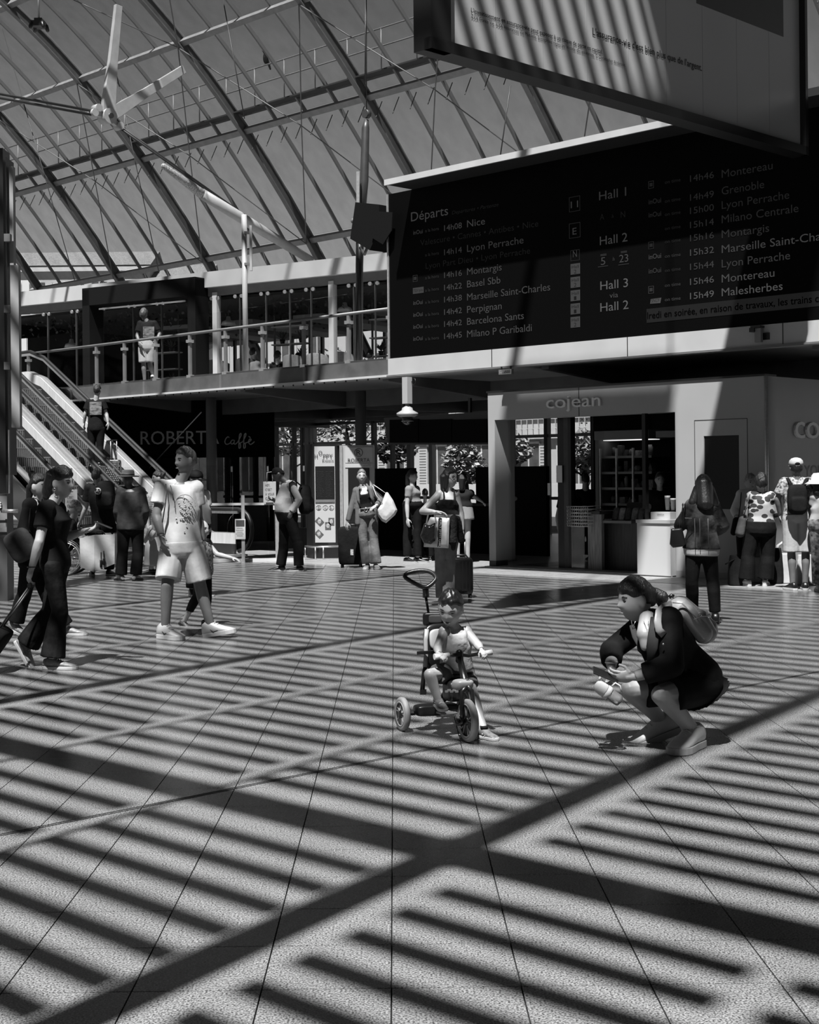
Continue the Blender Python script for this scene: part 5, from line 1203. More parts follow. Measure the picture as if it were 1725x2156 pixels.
# --- walking woman in black tee
P = person(dict(cr=R1, Y=12.25, label='woman in black T-shirt and dark flared jeans striding past with a phone', fem=True, vox=.0085, hh=.262, az=72, pitch=2, baz=75, bust=.03,
    hd=(545, 415, .02), s=((400, 645, -.16), (520, 650, .17)), e=((352, 925, -.22), (560, 905, .22)), w=((283, 1165, -.20), (735, 842, .16)), h=((470, 1140, -.09), (520, 1140, .09)), kn=((535, 1560, -.08), (440, 1560, .08)), an=((468, 1995, -.10), (245, 1850, .12)),
    toe=(84, 80), tp=(0, -58), flat=(1, 0), kw=.88, sk=1.02, shoem=(GSHOE, WSOLE), lace=WSOLE, shoen='sneaker',
    hands=(dict(curl=.75, n=(.6, .5, 0), th=-1), dict(curl=.5, n=(0, -.3, 1), d=(1, -.1, .25), th=1)),
    hair=dict(style='up', m=HAIRD, t=.02, line=(-.1, .62), caps=(((0, -.06, .03), .085, (0, -.1, -.06), .06), ((.02, -.1, -.06), .06, (.02, -.125, -.105), .045))) ,
    wear=(dict(t='top', n='t_shirt', m=BTEE, sl=.6, hem=-.06, inf=.022, endr=.078), dict(t='pants', n='jeans', m=cloth('black_jeans', .012, .8, .6, 9), len=1.97, inf=.016, endr=.105, waist=.2))))
r = P['root']; fp = P['fp']
MB().tube([fp(.078 * s, -.01, -.045) + V((math.cos(a) * .012, 0, math.sin(a) * .012)) for s in (-1,) for a in [i * .63 for i in range(10)]], .002, 5, closed=True).build('earring', CHROME, r)
MB().tube([P['W'][0] + V((math.cos(a) * .034, math.sin(a) * .034, .006)) for a in [i * .63 for i in range(10)]], .005, 6, closed=True).build('bracelet', BLACK, r)
ph = at(205, 1108, 12.33); tag(bx('smartphone', BLACK, None, ph + V((.05, 0, .01)), (.15, .075, .009), (V((.92, 0, -.38)), EY, V((.38, 0, .92))), bevel=.003), 'dark smartphone in the hand of the woman in the black T-shirt', 'phone')
# her trolley case, handle trailing back
p0, p1 = at(66, 1232, 12.1), at(2, 1322, 12.0)
s = thing('trolley_case', V((at(-20, 1350, 12).x, 12.0, 0)), 'dark trolley case trailing behind the woman in the black T-shirt', 'suitcase')
for o_ in (-.05, .05): MB().tube([p0 + EY * o_, p1 + EY * o_], .008, 8).build('handle_rod', STEEL, s)
MB().bar(p0 - EY * .07, p0 + EY * .07, .03, .03).build('grip', BLACK, s)
d = (p0 - p1).normalized(); n_ = V((d.z, 0, -d.x)); cc = p1 - d * .24; softbox(MB(), cc, (.36, .2, .5), (EY, n_, d), .25).build('shell', DKPANT, s)
for o_ in (-.14, .14):
    q = p1 - d * .49 + EY * o_ + n_ * .07; q.z = max(q.z, .04); MB().cyl(q - EY * .015, q + EY * .015, .04, n=14).build('wheel', RUBBER, s)

# --- woman behind her, hair tied up
P = person(dict(cr=R1, Y=14.75, label='woman with tied-up hair and white top behind the woman in the black T-shirt', fem=True, vox=.010, hh=.25, az=62, baz=60,
    hd=(352, 445, 0), s=((255, 610, -.14), (370, 620, .16)), e=((205, 830, -.2), (420, 840, .2)), w=((270, 1000, -.2), (470, 960, .1)), h=((265, 1120, -.09), (325, 1120, .09)), kn=((215, 1410, .05), (420, 1410, -.05)), an=((142, 1665, .06), (600, 1705, 0)),
    toe=(70, 84), tp=(-20, 0), flat=(0, 1), shoem=(GSHOE, WSOLE), shoen='sneaker', hair=dict(style='up', t=.016, line=(.05, .5), caps=(((0, -.07, .09), .045, (0, -.09, .12), .04), ((0, -.1, -.02), .06, (0, -.12, -.1), .04))),
    hands=(dict(curl=.8), dict(curl=.5)), wear=(dict(t='tank', n='white_top', m=WTEE, hem=.0, inf=.012, neck=.95), dict(t='top', n='jacket', m=BTEE, sl=1.8, hem=-.1, neck=.86, inf=.024), dict(t='pants', n='trousers', m=DKPANT, len=1.95, inf=.02, endr=.08))))
b = thing('shoulder_bag', at(42, 1185, 14.5), 'large dark shoulder bag carried by the woman with tied-up hair', 'bag'); mb = MB(); softbox(mb, at(44, 1148, 14.5), (.27, .16, .32), (V((.85, 0, .5)).normalized(), EY, V((-.5, 0, .85)).normalized()), .5); rm(mb, 'pouch', .012, cloth('dark_canvas', .05, .3, .5, 10), b)
strap(b, [at(60, 1115, 14.5), at(64, 1070, 14.5), at(68, 1068, 14.7), at(50, 1120, 14.62)], .014, m=cloth('dark_canvas', .05))

# --- group at the escalator foot
Yb = gr(215, 1212).y
P = person(dict(cr=L5, Y=Yb, label='man in black with a black backpack and football key ring bending over a wheelchair', vox=.013, hh=.245, az=165, pitch=8, baz=190, face=False, skin=SKIN,
    hd=(587, 640, 0), s=((528, 712, .02), (672, 712, .02)), e=((520, 830, .1), (690, 830, .1)), w=((486, 912, .18), (600, 940, .2)), h=((590, 945, -.02), (672, 945, -.02)), kn=((590, 1090, .02), (665, 1090, 0)), an=((560, 1200, 0), (660, 1200, 0)), toe=(200, 170), kw=1.05,
    hair=dict(t=.012, line=(-.1, .6)), shoem=(BLACK, WSOLE), hands=(dict(curl=.7), dict(curl=.6)), wear=(dict(t='top', n='t_shirt', m=BTEE, sl=.65, hem=-.15, inf=.025, endr=.085), dict(t='pants', n='trousers', m=DKPANT, len=1.95, inf=.02, endr=.085))))
def backpack(c, sz, m, label, nm='backpack', az=180, tilt=0, vox=.012, lean=0):
    f = fwd(az); s = f.cross(EZ).normalized(); b = thing(nm, V(c) - EZ * sz[2] / 2, label, 'backpack'); mb = MB(); u = (EZ + f * lean).normalized(); f2 = s.cross(u).normalized()
    softbox(mb, c, (sz[0], sz[1], sz[2]), (s, f2, u), .55); softbox(mb, V(c) - f2 * sz[1] * .4 * (1 if f2.dot(f) > 0 else -1) - u * sz[2] * .17, (sz[0] * .8, sz[1] * .6, sz[2] * .5), (s, f2, u), .5); rm(mb, 'bag', vox, m, b)
    return b
LB = backpack(at(222, 1042, Yb - .2), (.30, .18, .46), BTEE, 'black backpack with a small football key ring', az=185); q = at(206, 1034, Yb - .33)
MB().ell(q, .055).build('football_charm', WTEE, LB)
for a in range(7): MB().ell(q + V((math.cos(a * 2.4) * .03, -.046, math.sin(a * 1.7) * .03)), .014, .008, .014).build('football_patch', BLACK, LB)
for s in (-1, 1): strap(LB, [at(222 + s * 13, 1030, Yb - .12), at(222 + s * 17, 1018, Yb - .02), at(222 + s * 17, 1028, Yb + .12)], .02, m=BTEE)
Yh = gr(265, 1223).y
P = person(dict(cr=L5, Y=Yh, label='man in a felt hat and loose grey jacket seen from behind', vox=.013, hh=.24, az=180, pitch=4, baz=180, face=False, skin=SKIND,
    hd=(775, 662, 0), s=((722, 735, 0), (862, 735, 0)), e=((712, 850, -.02), (880, 850, -.02)), w=((730, 930, .12), (862, 935, .14)), h=((750, 960, 0), (832, 960, 0)), kn=((742, 1110, 0), (836, 1110, 0)), an=((733, 1235, 0), (822, 1235, 0)), toe=(215, 165), kw=1.08, flat=(1, 1),
    shoem=(mat('shiny_shoe', .3, .25, 0, .6, 40), BLACK), wear=(dict(t='top', n='jacket', m=cloth('grey_jacket', .055, .35, .8, 5), sl=1.9, hem=-.02, inf=.045, neck=1.0, slk=.7), dict(t='pants', n='trousers', m=DKPANT, len=1.97, inf=.03, endr=.095))))
q = P['fp'](0, 0, .055); hat = thing('felt_hat', q, 'wide-brimmed felt hat worn by the man in the grey jacket', 'hat'); FELT = cloth('felt', .16, .1, .2)
MB().lathe([(.085, 0), (.098, .0), (.165, -.012), (.17, .004), (.1, .012), (.098, .07), (.085, .1), (.04, .092), (.01, .088)], q, (EX, EY, EZ), 28).build('crown_and_brim', FELT, hat); MB().lathe([(.1, .014), (.102, .014), (.101, .04), (.099, .04)], q, n=28, cap=False).build('band', mat('hat_band', .05, .6), hat)
Yw = gr(330, 1212).y
P = person(dict(cr=L5, Y=Yw + .3, label='woman with pinned-up hair in pale clothes beside the man in the hat', fem=True, vox=.013, hh=.23, az=-72, baz=-60, hd=(955, 655, 0), s=((905, 765, -.1), (990, 765, .1)), e=((890, 880, -.14), (1000, 880, .1)), w=((900, 960, -.2), (960, 950, 0)), h=((915, 990, -.06), (975, 990, .06)), kn=((920, 1110, -.05), (965, 1110, .05)), an=((915, 1215, -.05), (955, 1215, .08)), toe=(-70, -60),
    hair=dict(style='up', t=.014, caps=(((0, -.08, .05), .045, (0, -.1, .08), .04),)), shoem=(BLACK, BLACK), wear=(dict(t='top', n='blouse', m=cloth('knit_pale', .42, .35, .9, 40), sl=.7, hem=-.1, inf=.02), dict(t='skirt', n='skirt', m=LGREY, len=1.75, endw=.17, endd=.15))))
bg_ = at(313, 1125, Yw - .05); hb = thing('straw_hat', bg_, 'pale straw hat hanging at the hip of the woman with pinned-up hair', 'hat'); MB().lathe([(.02, -.02), (.15, -.02), (.155, 0), (.09, .01), (.085, .08), (.05, .1), (.01, .1)], bg_, (V((.35, .2, .9)).normalized(), V((0, -1, .2)).normalized(), V((.9, 0, -.35)).normalized()), 22).build('straw_body', mat('straw', .5, .8, 0, .3, 60), hb)
P = person(dict(cr=L5, Y=19.5, label='man in a black cap and white T-shirt behind the man in pale shorts', vox=.012, hh=.235, az=55, pitch=8, baz=30, hd=(1188, 665, 0), s=((1140, 755, -.05), (1255, 755, .1)), e=((1130, 870, -.05), (1265, 860, .1)), w=((1150, 950, -.1), (1240, 950, -.02)), h=((1165, 985, 0), (1235, 985, 0)), kn=((1165, 1130, 0), (1235, 1130, 0)), an=((1160, 1270, 0), (1240, 1270, 0)), toe=(20, 40), skin=SKINT,
    wear=(dict(t='top', n='t_shirt', m=WTEE, sl=.6, hem=-.1, inf=.02), dict(t='pants', n='trousers', m=DKPANT, len=1.95, inf=.02, endr=.08))))
def capm(P, m, label, back=False, nm='baseball_cap'):
    q = P['fp'](0, -.005, .03); ax = P['ax']; fk = P['fk']; c = thing(nm, q, label, 'cap'); MB().lathe([(.088 * fk, 0), (.093 * fk, .03), (.085 * fk, .065), (.06 * fk, .093), (.02 * fk, .106), (.004, .107)], q, ax, 24).build('crown', m, c)
    f = ax[1]; s = ax[0]; pts = []
    for i in range(13):
        a = math.pi * (i / 12); pts.append(q + s * (.082 * fk * math.cos(a)) + f * ((.06 + .105 * math.sin(a)) * fk) - ax[2] * (.012 * math.sin(a)))
    MB().prism(pts, ax[2] * .006).build('visor', m, c)
    if back: MB().ell(q - f * .082 * fk + ax[2] * .022, .035, .02, .022, ax).build('strap_opening', BLACKM, c)
    return c
capm(P, BTEE, 'black baseball cap on the man behind the man in pale shorts')
# wheelchair and its user
Yc = Yb + .25; wc = thing('wheelchair', V((at(150, 1180, Yc).x, Yc, 0)), 'wheelchair with spoked wheel in front of the escalators', 'wheelchair')
wcx = at(146, 1174, Yc)
for o_ in (-.28, .28):
    c = V((wcx.x, Yc + o_, .30)); wpart = MB().tube([c + V((math.cos(a) * .285, 0, math.sin(a) * .285)) for a in [2 * math.pi * i / 28 for i in range(28)]], .016, 8, closed=True).build('tyre', RUBBER, wc)
    MB().tube([c + V((math.cos(a) * .262, 0, math.sin(a) * .262)) for a in [2 * math.pi * i / 28 for i in range(28)]], .009, 6, closed=True).build('rim', CHROME, wc); MB().tube([c + V((math.cos(a) * .24, -.05, math.sin(a) * .24)) for a in [2 * math.pi * i / 28 for i in range(28)]], .007, 6, closed=True).build('hand_ring', ALU, wc)
    sp_ = MB()
    for i in range(16):
        a = 2 * math.pi * i / 16; sp_.tube([c + V((math.cos(a + .3) * .03, 0, math.sin(a + .3) * .03)), c + V((math.cos(a) * .262, 0, math.sin(a) * .262))], .002, 4)
    sp_.cyl(c - EY * .03, c + EY * .03, .035, n=12); sp_.build('spoke_set', CHROME, wc, kind='stuff')
    c2 = V((wcx.x - .55, Yc + o_ * .8, .08)); MB().tube([c2 + V((math.cos(a) * .07, 0, math.sin(a) * .07)) for a in [i * .52 for i in range(12)]], .012, 6, closed=True).build('castor', RUBBER, wc)
    MB().tube([V((wcx.x + .06, Yc + o_ * .75, 1.0)), V((wcx.x - .02, Yc + o_ * .75, .9)), V((wcx.x - .04, Yc + o_ * .75, .3)), V((wcx.x - .45, Yc + o_ * .75, .35)), c2], .014, 8).build('side_frame', STEEL, wc); MB().bar(V((wcx.x - .38, Yc + o_ * .75, .72)), V((wcx.x - .02, Yc + o_ * .75, .72)), .05, .03).build('armrest', BLACK, wc)
bx('seat', BTEE, wc, V((wcx.x - .22, Yc, .5)), (.42, .42, .04)); bx('backrest', BTEE, wc, V((wcx.x - .01, Yc, .74)), (.03, .42, .42))
P = person(dict(cr=L5, Y=Yc, label='grey-haired person sitting in the wheelchair', vox=.014, hh=.235, az=-90, baz=-90, hd=(452, 838, 0), s=((432, 925, -.16), (436, 925, .16)), e=((408, 1000, -.2), (408, 1000, .2)), w=((360, 1010, -.18), (360, 1010, .18)), h=((412, 1055, -.09), (412, 1055, .09)), kn=((312, 1050, -.09), (312, 1050, .09)), an=((310, 1180, -.08), (310, 1180, .08)), toe=(-90, -90), ground=.12,
    hair=dict(m=mat('hair_grey', .4, .5, 0, .5, 50, .6, 100), t=.03, line=(-.1, .5)), shoem=(BLACK, BLACK), wear=(dict(t='top', n='jumper', m=cloth('dark_knit', .04, .3, .6, 30), sl=1.9, hem=-.1, inf=.02), dict(t='pants', n='trousers', m=DKPANT, len=1.93, inf=.02))))
# paper shopping bag
q = lambda x, y, dy=0: at(x / 2.875, 780 + y / 2.875, Yb - .25 + dy)
sb = thing('paper_bag', q(590, 1222), 'large white paper shopping bag printed with two dark bottles', 'bag')
PAPER = mat('white_paper', .72, .6, 0, .06, 4, .5, 5)
fc = [q(482, 1015, -.05), q(570, 995, -.16), q(695, 992, -.02), q(694, 1170, -.02), q(570, 1222, -.16), q(486, 1190, -.05)]
bk = [p + V((.02, .22, .02)) for p in fc]
MB().add([fc[0], fc[1], fc[4], fc[5]] + [fc[1], fc[2], fc[3], fc[4]] + bk, [(0, 1, 2, 3), (4, 5, 6, 7), (8, 9, 12, 13), (9, 10, 11, 12), (0, 8, 13, 3), (5, 10, 11, 6), (3, 2, 12, 13), (7, 6, 11, 12)]).build('paper_body', PAPER, sb)
for x0, y0, x1, y1, w_ in ((612, 1190, 612, 1128, .022), (630, 1178, 628, 1120, .022)):
    MB().cap(q(x0, y0 - 6, -.115), w_, q(x0, (y0 + y1) / 2 - 8, -.115), w_, 10).cap(q(x0, (y0 + y1) / 2, -.115), .008, q(x1, y1 - 26, -.115), .008, 8).build('bottle_print', BLACK, sb)
for o_ in (-.07, .07): MB().tube([q(578, 1000, -.1 + .1 * (o_ > 0)), q(585, 975, -.05), q(620, 972, -.05), q(640, 998, -.05 + .1 * (o_ > 0))], .01, 6).build('handle', BTEE, sb)
tb = thing('black_holdall', at(203, 1118, Yb - .28), 'crumpled black bag gripped above the white paper bag', 'bag'); blob('fabric', [(at(190, 1120, Yb - .2), .06, at(212, 1122, Yb - .2), .05), (at(184, 1112, Yb - .2), .04, at(206, 1110, Yb - .15), .05)], .012, BTEE, tb)
# cases standing at the left edge
suitcase(V((at(12, 1225, 20.5).x - .1, 20.6 - 1.9, 0)), (EX, -EY, EZ), (.42, .26, .55), mat('case_black', .015, .35), 'black suitcase beside the ticket machine', .3)

# --- man on the escalator, his case, man on the gallery
Ae = fA(202, 17.75, 900); ze = RISE * (math.floor((Ae - 24.35) / (RUN / 18)) + 1) / 18; Ye = W(Ae, 17.75).y
P = person(dict(cr=E1, Y=Ye, label='man in a black printed T-shirt riding up the escalator', vox=.014, hh=.235, az=170, baz=180, face=False, ground=ze, hd=(885, 612, 0), s=((795, 725, 0), (945, 725, 0)), e=((772, 830, 0), (968, 830, 0)), w=((765, 905, .05), (980, 905, -.05)), h=((830, 960, 0), (915, 960, 0)), kn=((835, 1130, .02), (910, 1130, 0)), an=((835, 1270, 0), (905, 1270, 0)), toe=(180, 175),
    hair=dict(t=.014, line=(-.15, .6)), wear=(dict(t='top', n='t_shirt', m=BTEE, sl=.6, hem=-.1, inf=.024, endr=.085), dict(t='pants', n='trousers', m=DKPANT, len=1.95, inf=.022, endr=.085))))
J = P['J']; c0 = J((868, 775, -.155)); pn = mat('back_print', .16, .7, 0, .9, 9, detail=8, stretch=(1, 1, 3)); MB().box(c0 + EY * .02, (.26, .03, .28)).build('back_print', pn, P['root'])
sc_ = suitcase(V((at(238, 960, Ye - .45).x, Ye - .42, ze - RISE / 9)), (EX, -EY, EZ), (.32, .22, .5), mat('case_dots', .06, .4, 0, .7, 26), 'dark dimpled cabin case on the escalator step', .42)
dm = MB()
for i in range(7):
    for j in range(10): dm.ell(V((at(238, 960, Ye - .45).x, Ye - .42, ze - RISE / 9)) + V((-.12 + .04 * i + .02 * (j % 2), -.108, .1 + .043 * j)), .011, .008, .008, nu=6, nv=4)
dm.build('shell_dimples', ALU, sc_, kind='stuff')
Yg = onD(310, 780, 19.15).y
P = person(dict(cr=G2, Y=Yg, label='man in black T-shirt and pale shorts walking along the gallery', vox=.014, hh=.24, az=165, baz=170, face=False, ground=ZF, hd=(555, 548, 0), s=((500, 655, 0), (690, 655, 0)), e=((478, 790, -.05), (735, 770, 0)), w=((500, 860, -.15), (700, 850, -.15)), h=((545, 925, 0), (645, 925, 0)), kn=((555, 1120, 0), (625, 1110, .05)), an=((565, 1290, 0), (665, 1255, .12)), toe=(190, 160), tp=(0, -35), flat=(1, 0), skin=SKINT,
    hair=dict(t=.026, line=(-.2, .6), m=HAIRG), shoem=(WSHOE, BLACK), wear=(dict(t='top', n='t_shirt', m=BTEE, sl=.7, hem=-.1, inf=.022, endr=.08), dict(t='pants', n='shorts', m=LGREY, len=.85, inf=.025, endr=.115))))
MB().box(P['J']((610, 750, -.13)), (.25, .03, .24)).build('back_print', mat('back_print'), P['root'])

# --- man with backpack looking at his phone
Ym = gr(618, 1203).y
P = person(dict(cr=R5, Y=Ym, label='heavy man in grey long-sleeved shirt looking down at his phone', vox=.011, hh=.245, az=-78, pitch=32, baz=-72, skin=SKIND, belly=.05, kw=1.18, kr=1.1, hd=(292, 208, 0), s=((362, 318, .17), (445, 318, -.16)), e=((300, 480, .2), (520, 480, -.2)), w=((262, 492, .0), (440, 625, -.2)), h=((370, 690, .09), (430, 690, -.09)), kn=((352, 950, .08), (500, 950, -.05)), an=((320, 1215, .1), (520, 1225, -.05)), toe=(-80, -72),
    hair=dict(t=.006, line=(.0, .5), m=BLACKM), shoem=(BLACK, WSOLE), shoen='sneaker', hands=(dict(curl=.7, n=(-.3, 0, .9), d=(-.8, -.3, .2), th=-1), dict(curl=.8)),
    wear=(dict(t='top', n='shirt', m=cloth('grey_shirt', .42, .08, .5, 10), sl=1.93, hem=-.02, inf=.016), dict(t='pants', n='trousers', m=DKPANT, len=1.97, inf=.024, endr=.085, waist=.2))))
tag(bx('phone', BLACK, None, at(530 + 215 / 5.227, 960 + 480 / 5.227, Ym - .03), (.13, .07, .012), (V((.8, 0, .3)).normalized(), EY, V((-.3, 0, .8)).normalized())), 'phone held by the heavy man in the grey shirt', 'phone')
b = backpack(at(530 + 585 / 5.227, 960 + 480 / 5.227, Ym + .02), (.32, .2, .5), BTEE, 'black backpack worn by the heavy man in the grey shirt', az=-75)
strap(b, [at(530 + 545 / 5.227, 960 + 330 / 5.227, Ym - .12), at(530 + 470 / 5.227, 960 + 262 / 5.227, Ym - .2), at(530 + 415 / 5.227, 960 + 300 / 5.227, Ym - .22), at(530 + 420 / 5.227, 960 + 380 / 5.227, Ym - .24), at(530 + 470 / 5.227, 960 + 480 / 5.227, Ym - .25)], .026, m=BTEE)

# --- woman in blazer with suitcase and white bag
Yz = gr(788, 1198).y
P = person(dict(cr=R5, Y=Yz, label='woman in grey blazer and jeans squinting into the sun', fem=True, vox=.010, hh=.235, az=4, pitch=-2, baz=5, hd=(1212, 228, 0), s=((1135, 385, 0), (1325, 372, 0)), e=((1100, 565, -.02), (1430, 480, -.05)), w=((1058, 725, -.05), (1372, 545, -.22)), h=((1215, 640, 0), (1330, 640, 0)), kn=((1228, 915, -.02), (1345, 915, 0)), an=((1275, 1195, -.02), (1368, 1205, -.06)), toe=(-10, 12), hands=(dict(curl=.9, n=(.3, .5, -.3)), dict(curl=.6, n=(0, .4, -1), d=(-.8, -.2, -.5))),
    hair=dict(m=mat('hair_fair', .2, .42, 0, .4, 50, .5, 120), style='up', t=.014, line=(.16, .45), caps=(((0, -.09, .0), .05, (0, -.11, -.05), .045),)), shoem=(mat('pale_shoe', .45, .5), WSOLE),
    wear=(dict(t='tank', n='black_top', m=BTEE, hem=.05, inf=.012, neck=.84), dict(t='pants', n='jeans', m=JEANS, len=1.97, inf=.022, endr=.098, waist=.28))))
J = P['J']; r = P['root']; BLZ = cloth('blazer', .16, .12, .35, 12)
mb = MB()
for s, sx_ in ((0, -1), (1, 1)):
    S_, E_, W_ = P['S'][s], P['E'][s], P['W'][s]; mb.ell(S_, .07); mb.cap(S_, .068, E_, .056); mb.tube([E_, lerp(E_, W_, .55), lerp(E_, W_, .93)], [.056, .05, .046], 12)
    for q0, q1, r0, r1 in (((1185, 380), (1170, 560), .055, .05), ((1170, 560), (1172, 735), .05, .058)) if s == 0 else (((1310, 375), (1330, 520), .05, .04),): mb.cap(J((q0[0], q0[1], -.045)), r0, J((q1[0], q1[1], -.05)), r1)
    mb.cap(J((1160 if s == 0 else 1320, 385, .05)), .075, J((1190 if s == 0 else 1310, 720, .06)), .085)
rm(mb, 'blazer', .011, BLZ, r)
for s, pts in ((0, ((1190, 330), (1165, 375), (1175, 480), (1198, 560))), (1, ((1262, 305), (1300, 370), (1318, 450), (1345, 520)))): MB().tube([J((x, y, -.115)) for x, y in pts], [.012, .028, .024, .008], 8, flat=.3, up=EY).build('lapel', cloth('blazer_lapel', .2, .1), r)
MB().tube([J((1195 + 25 * i, 588 - 2 * i, -.125 - .012 * g_(i - 2.5, 2))) for i in range(7)], .016, 8, flat=.3).build('belt', BLACK, r); MB().tube([J((1258 + 20 * math.cos(a), 590 + 22 * math.sin(a), -.145)) for a in [i * .63 for i in range(10)]], .006, 6, closed=True).build('buckle', CHROME, r)
wb_ = thing('white_tote', J((1480, 740, -.1)), 'bulging white cloth bag on the shoulder of the woman in the blazer', 'bag')
pts = [(1475, 400), (1500, 400), (1560, 490), (1605, 600), (1580, 650), (1480, 740), (1430, 715), (1390, 660), (1370, 590), (1430, 520)]
mb = MB(); mb.rings([[J((1480 + (x - 1480) * f, 585 + (y - 585) * f, dy)) for x, y in pts] for f, dy in ((.5, -.24), (.85, -.22), (1, -.14), (1, -.02), (.85, .06), (.5, .08))]); rm(mb, 'bag', .010, cloth('white_bag', .75, .04, .6, 6), wb_)
strap(wb_, [J((1470, 405, -.15)), J((1400, 355, -.12)), J((1345, 318, -.06)), J((1340, 330, .05))], .016, m=cloth('white_bag', .75)); strap(wb_, [J((1440, 520, -.22)), J((1370, 430, -.2)), J((1335, 330, -.1))], .014, m=cloth('white_bag', .75))
c = gr(530 + 1100 / 5.227, 960 + 1225 / 5.227); suitcase(V((c.x, c.y, 0)), (V((1, -.12, 0)).normalized(), V((-.12, -1, 0)).normalized(), EZ), (.42, .28, .66), cloth('case_fabric', .012, .3, .3, 20), 'large black fabric suitcase beside the woman in the blazer', .06)
tag(bx('luggage_tag', mat('tag_white', .5, .5, 0, .5, 60), None, at(530 + 1104 / 5.227, 960 + 1060 / 5.227, c.y - .147), (.05, .006, .10)), 'pale luggage tag on the large black fabric suitcase', 'tag')

# --- woman with glasses, tote and cabin case
Yq = 17.75
P = person(dict(cr=R6, Y=Yq, label='woman with glasses in a dark camisole and wide jeans carrying bags', fem=True, vox=.009, hh=.235, az=48, pitch=0, baz=12, bust=.025, hd=(795, 318, 0), s=((610, 540, 0), (905, 540, .04)), e=((402, 785, -.08), (945, 800, .06)), w=((575, 797, -.26), (965, 1060, .05)), h=((655, 960, 0), (850, 960, 0)), kn=((660, 1480, -.02), (790, 1480, 0)), an=((690, 2060, 0), (760, 2060, -.06)), toe=(10, 25), hands=(dict(curl=.5, n=(0, -.2, -1), d=(1, -.1, -.05), th=-1), dict(curl=.8)), kw=.98,
    hair=dict(style='long', m=HAIRD, t=.02, line=(.1, .5), caps=(((-.05, -.05, .0), .06, (-.06, -.06, -.15), .035), ((.05, -.06, .0), .06, (.05, -.06, -.12), .04), ((0, -.08, .0), .075, (0, -.09, -.16), .05), ((-.07, .02, .03), .025, (-.078, .0, -.12), .018))), shoem=(WSHOE, WSOLE),
    wear=(dict(t='tank', n='camisole', m=cloth('camisole', .025, .3, .5, 14), hem=.0, inf=.012, neck=.80), dict(t='pants', n='wide_jeans', m=cloth('pale_denim', .3, .25, .5, 10), len=1.98, inf=.016, endr=.085, waist=.3))))
fp = P['fp']; r = P['root']; J = P['J']
for s in (-1, 1): MB().tube([fp(s * .031 + .024 * math.cos(a), .098 - .012 * abs(math.cos(a)), .006 + .02 * math.sin(a)) for a in [i * .52 for i in range(12)]], .0025, 5, closed=True).build('glasses', BLACK, r); MB().tube([fp(s * .055, .09, .008), fp(s * .078, .0, .01)], .0022, 5).build('glasses_arm', BLACK, r)
tw = thing('canvas_tote', J((610, 1300, -.25)), 'white canvas tote with a black lettered strap held by the woman with glasses', 'bag')
mb = MB(); poly = [(515, 868), (790, 880), (775, 1310), (420, 1290), (450, 1000)]
mb.rings([[J((600 + (x - 600) * f, 1090 + (y - 1090) * f, dy)) for x, y in poly] for f, dy in ((.8, -.34), (1, -.30), (1, -.20), (.8, -.16))]); rm(mb, 'bag', .009, cloth('canvas', .95, .05, .5, 8), tw)
MB().bar(J((655, 885, -.335)), J((640, 1290, -.335)), .042, .012, EY).build('lettered_strap', BLACK, tw)
text('KIRLY JIMMY CHIC', WTEE, tw, J((648, 905, -.345)), (J((634, 1285, 0)) - J((648, 905, 0))), EX, width=(J((634, 1285, 0)) - J((648, 905, 0))).length, height=.026, ext=.006)
hbg = thing('handbag', J((470, 1250, -.4)), 'shiny black handbag in front of the canvas tote', 'bag'); mb = MB()
poly = [(430, 950), (500, 985), (590, 940), (590, 1200), (520, 1255), (420, 1235), (370, 1130)]
mb.rings([[J((480 + (x - 480) * f, 1100 + (y - 1100) * f, dy)) for x, y in poly] for f, dy in ((.75, -.47), (1, -.43), (1, -.38), (.8, -.355))]); rm(mb, 'bag', .009, mat('patent_black', .012, .18, 0, 0, 8, .4, 12), hbg)
for x in (460, 600):
    for i in range(6): MB().tube([J((x + (530 - x) * .35 * (i / 6) + 8 * math.cos(a), 955 - 22 * i + 12 * math.sin(a), -.42)) for a in [q_ * 1.05 for q_ in range(6)]], .004, 5, closed=True).build('chain_link', CHROME, hbg)
cg = thing('draped_cardigan', J((870, 1300, -.2)), 'dark knitted garment draped over the arm of the woman with glasses', 'garment'); blob('fabric', [(J((850, 890, -.2)), .05, J((830, 1200, -.22)), .06), (J((890, 900, -.12)), .05, J((960, 1200, -.1)), .045), (J((850, 1200, -.2)), .04, J((840, 1310, -.2)), .03)], .011, cloth('dark_knit2', .03, .5, .9, 30), cg)
c = gr(830 + 960 / 6.739, 960 + 2010 / 6.739); suitcase(V((c.x, c.y, 0)), (V((1, .1, 0)).normalized(), V((.1, -1, 0)).normalized(), EZ), (.28, .24, .47), mat('gloss_case', .012, .15), 'glossy black cabin case behind the woman with glasses', .22, ribs=5)

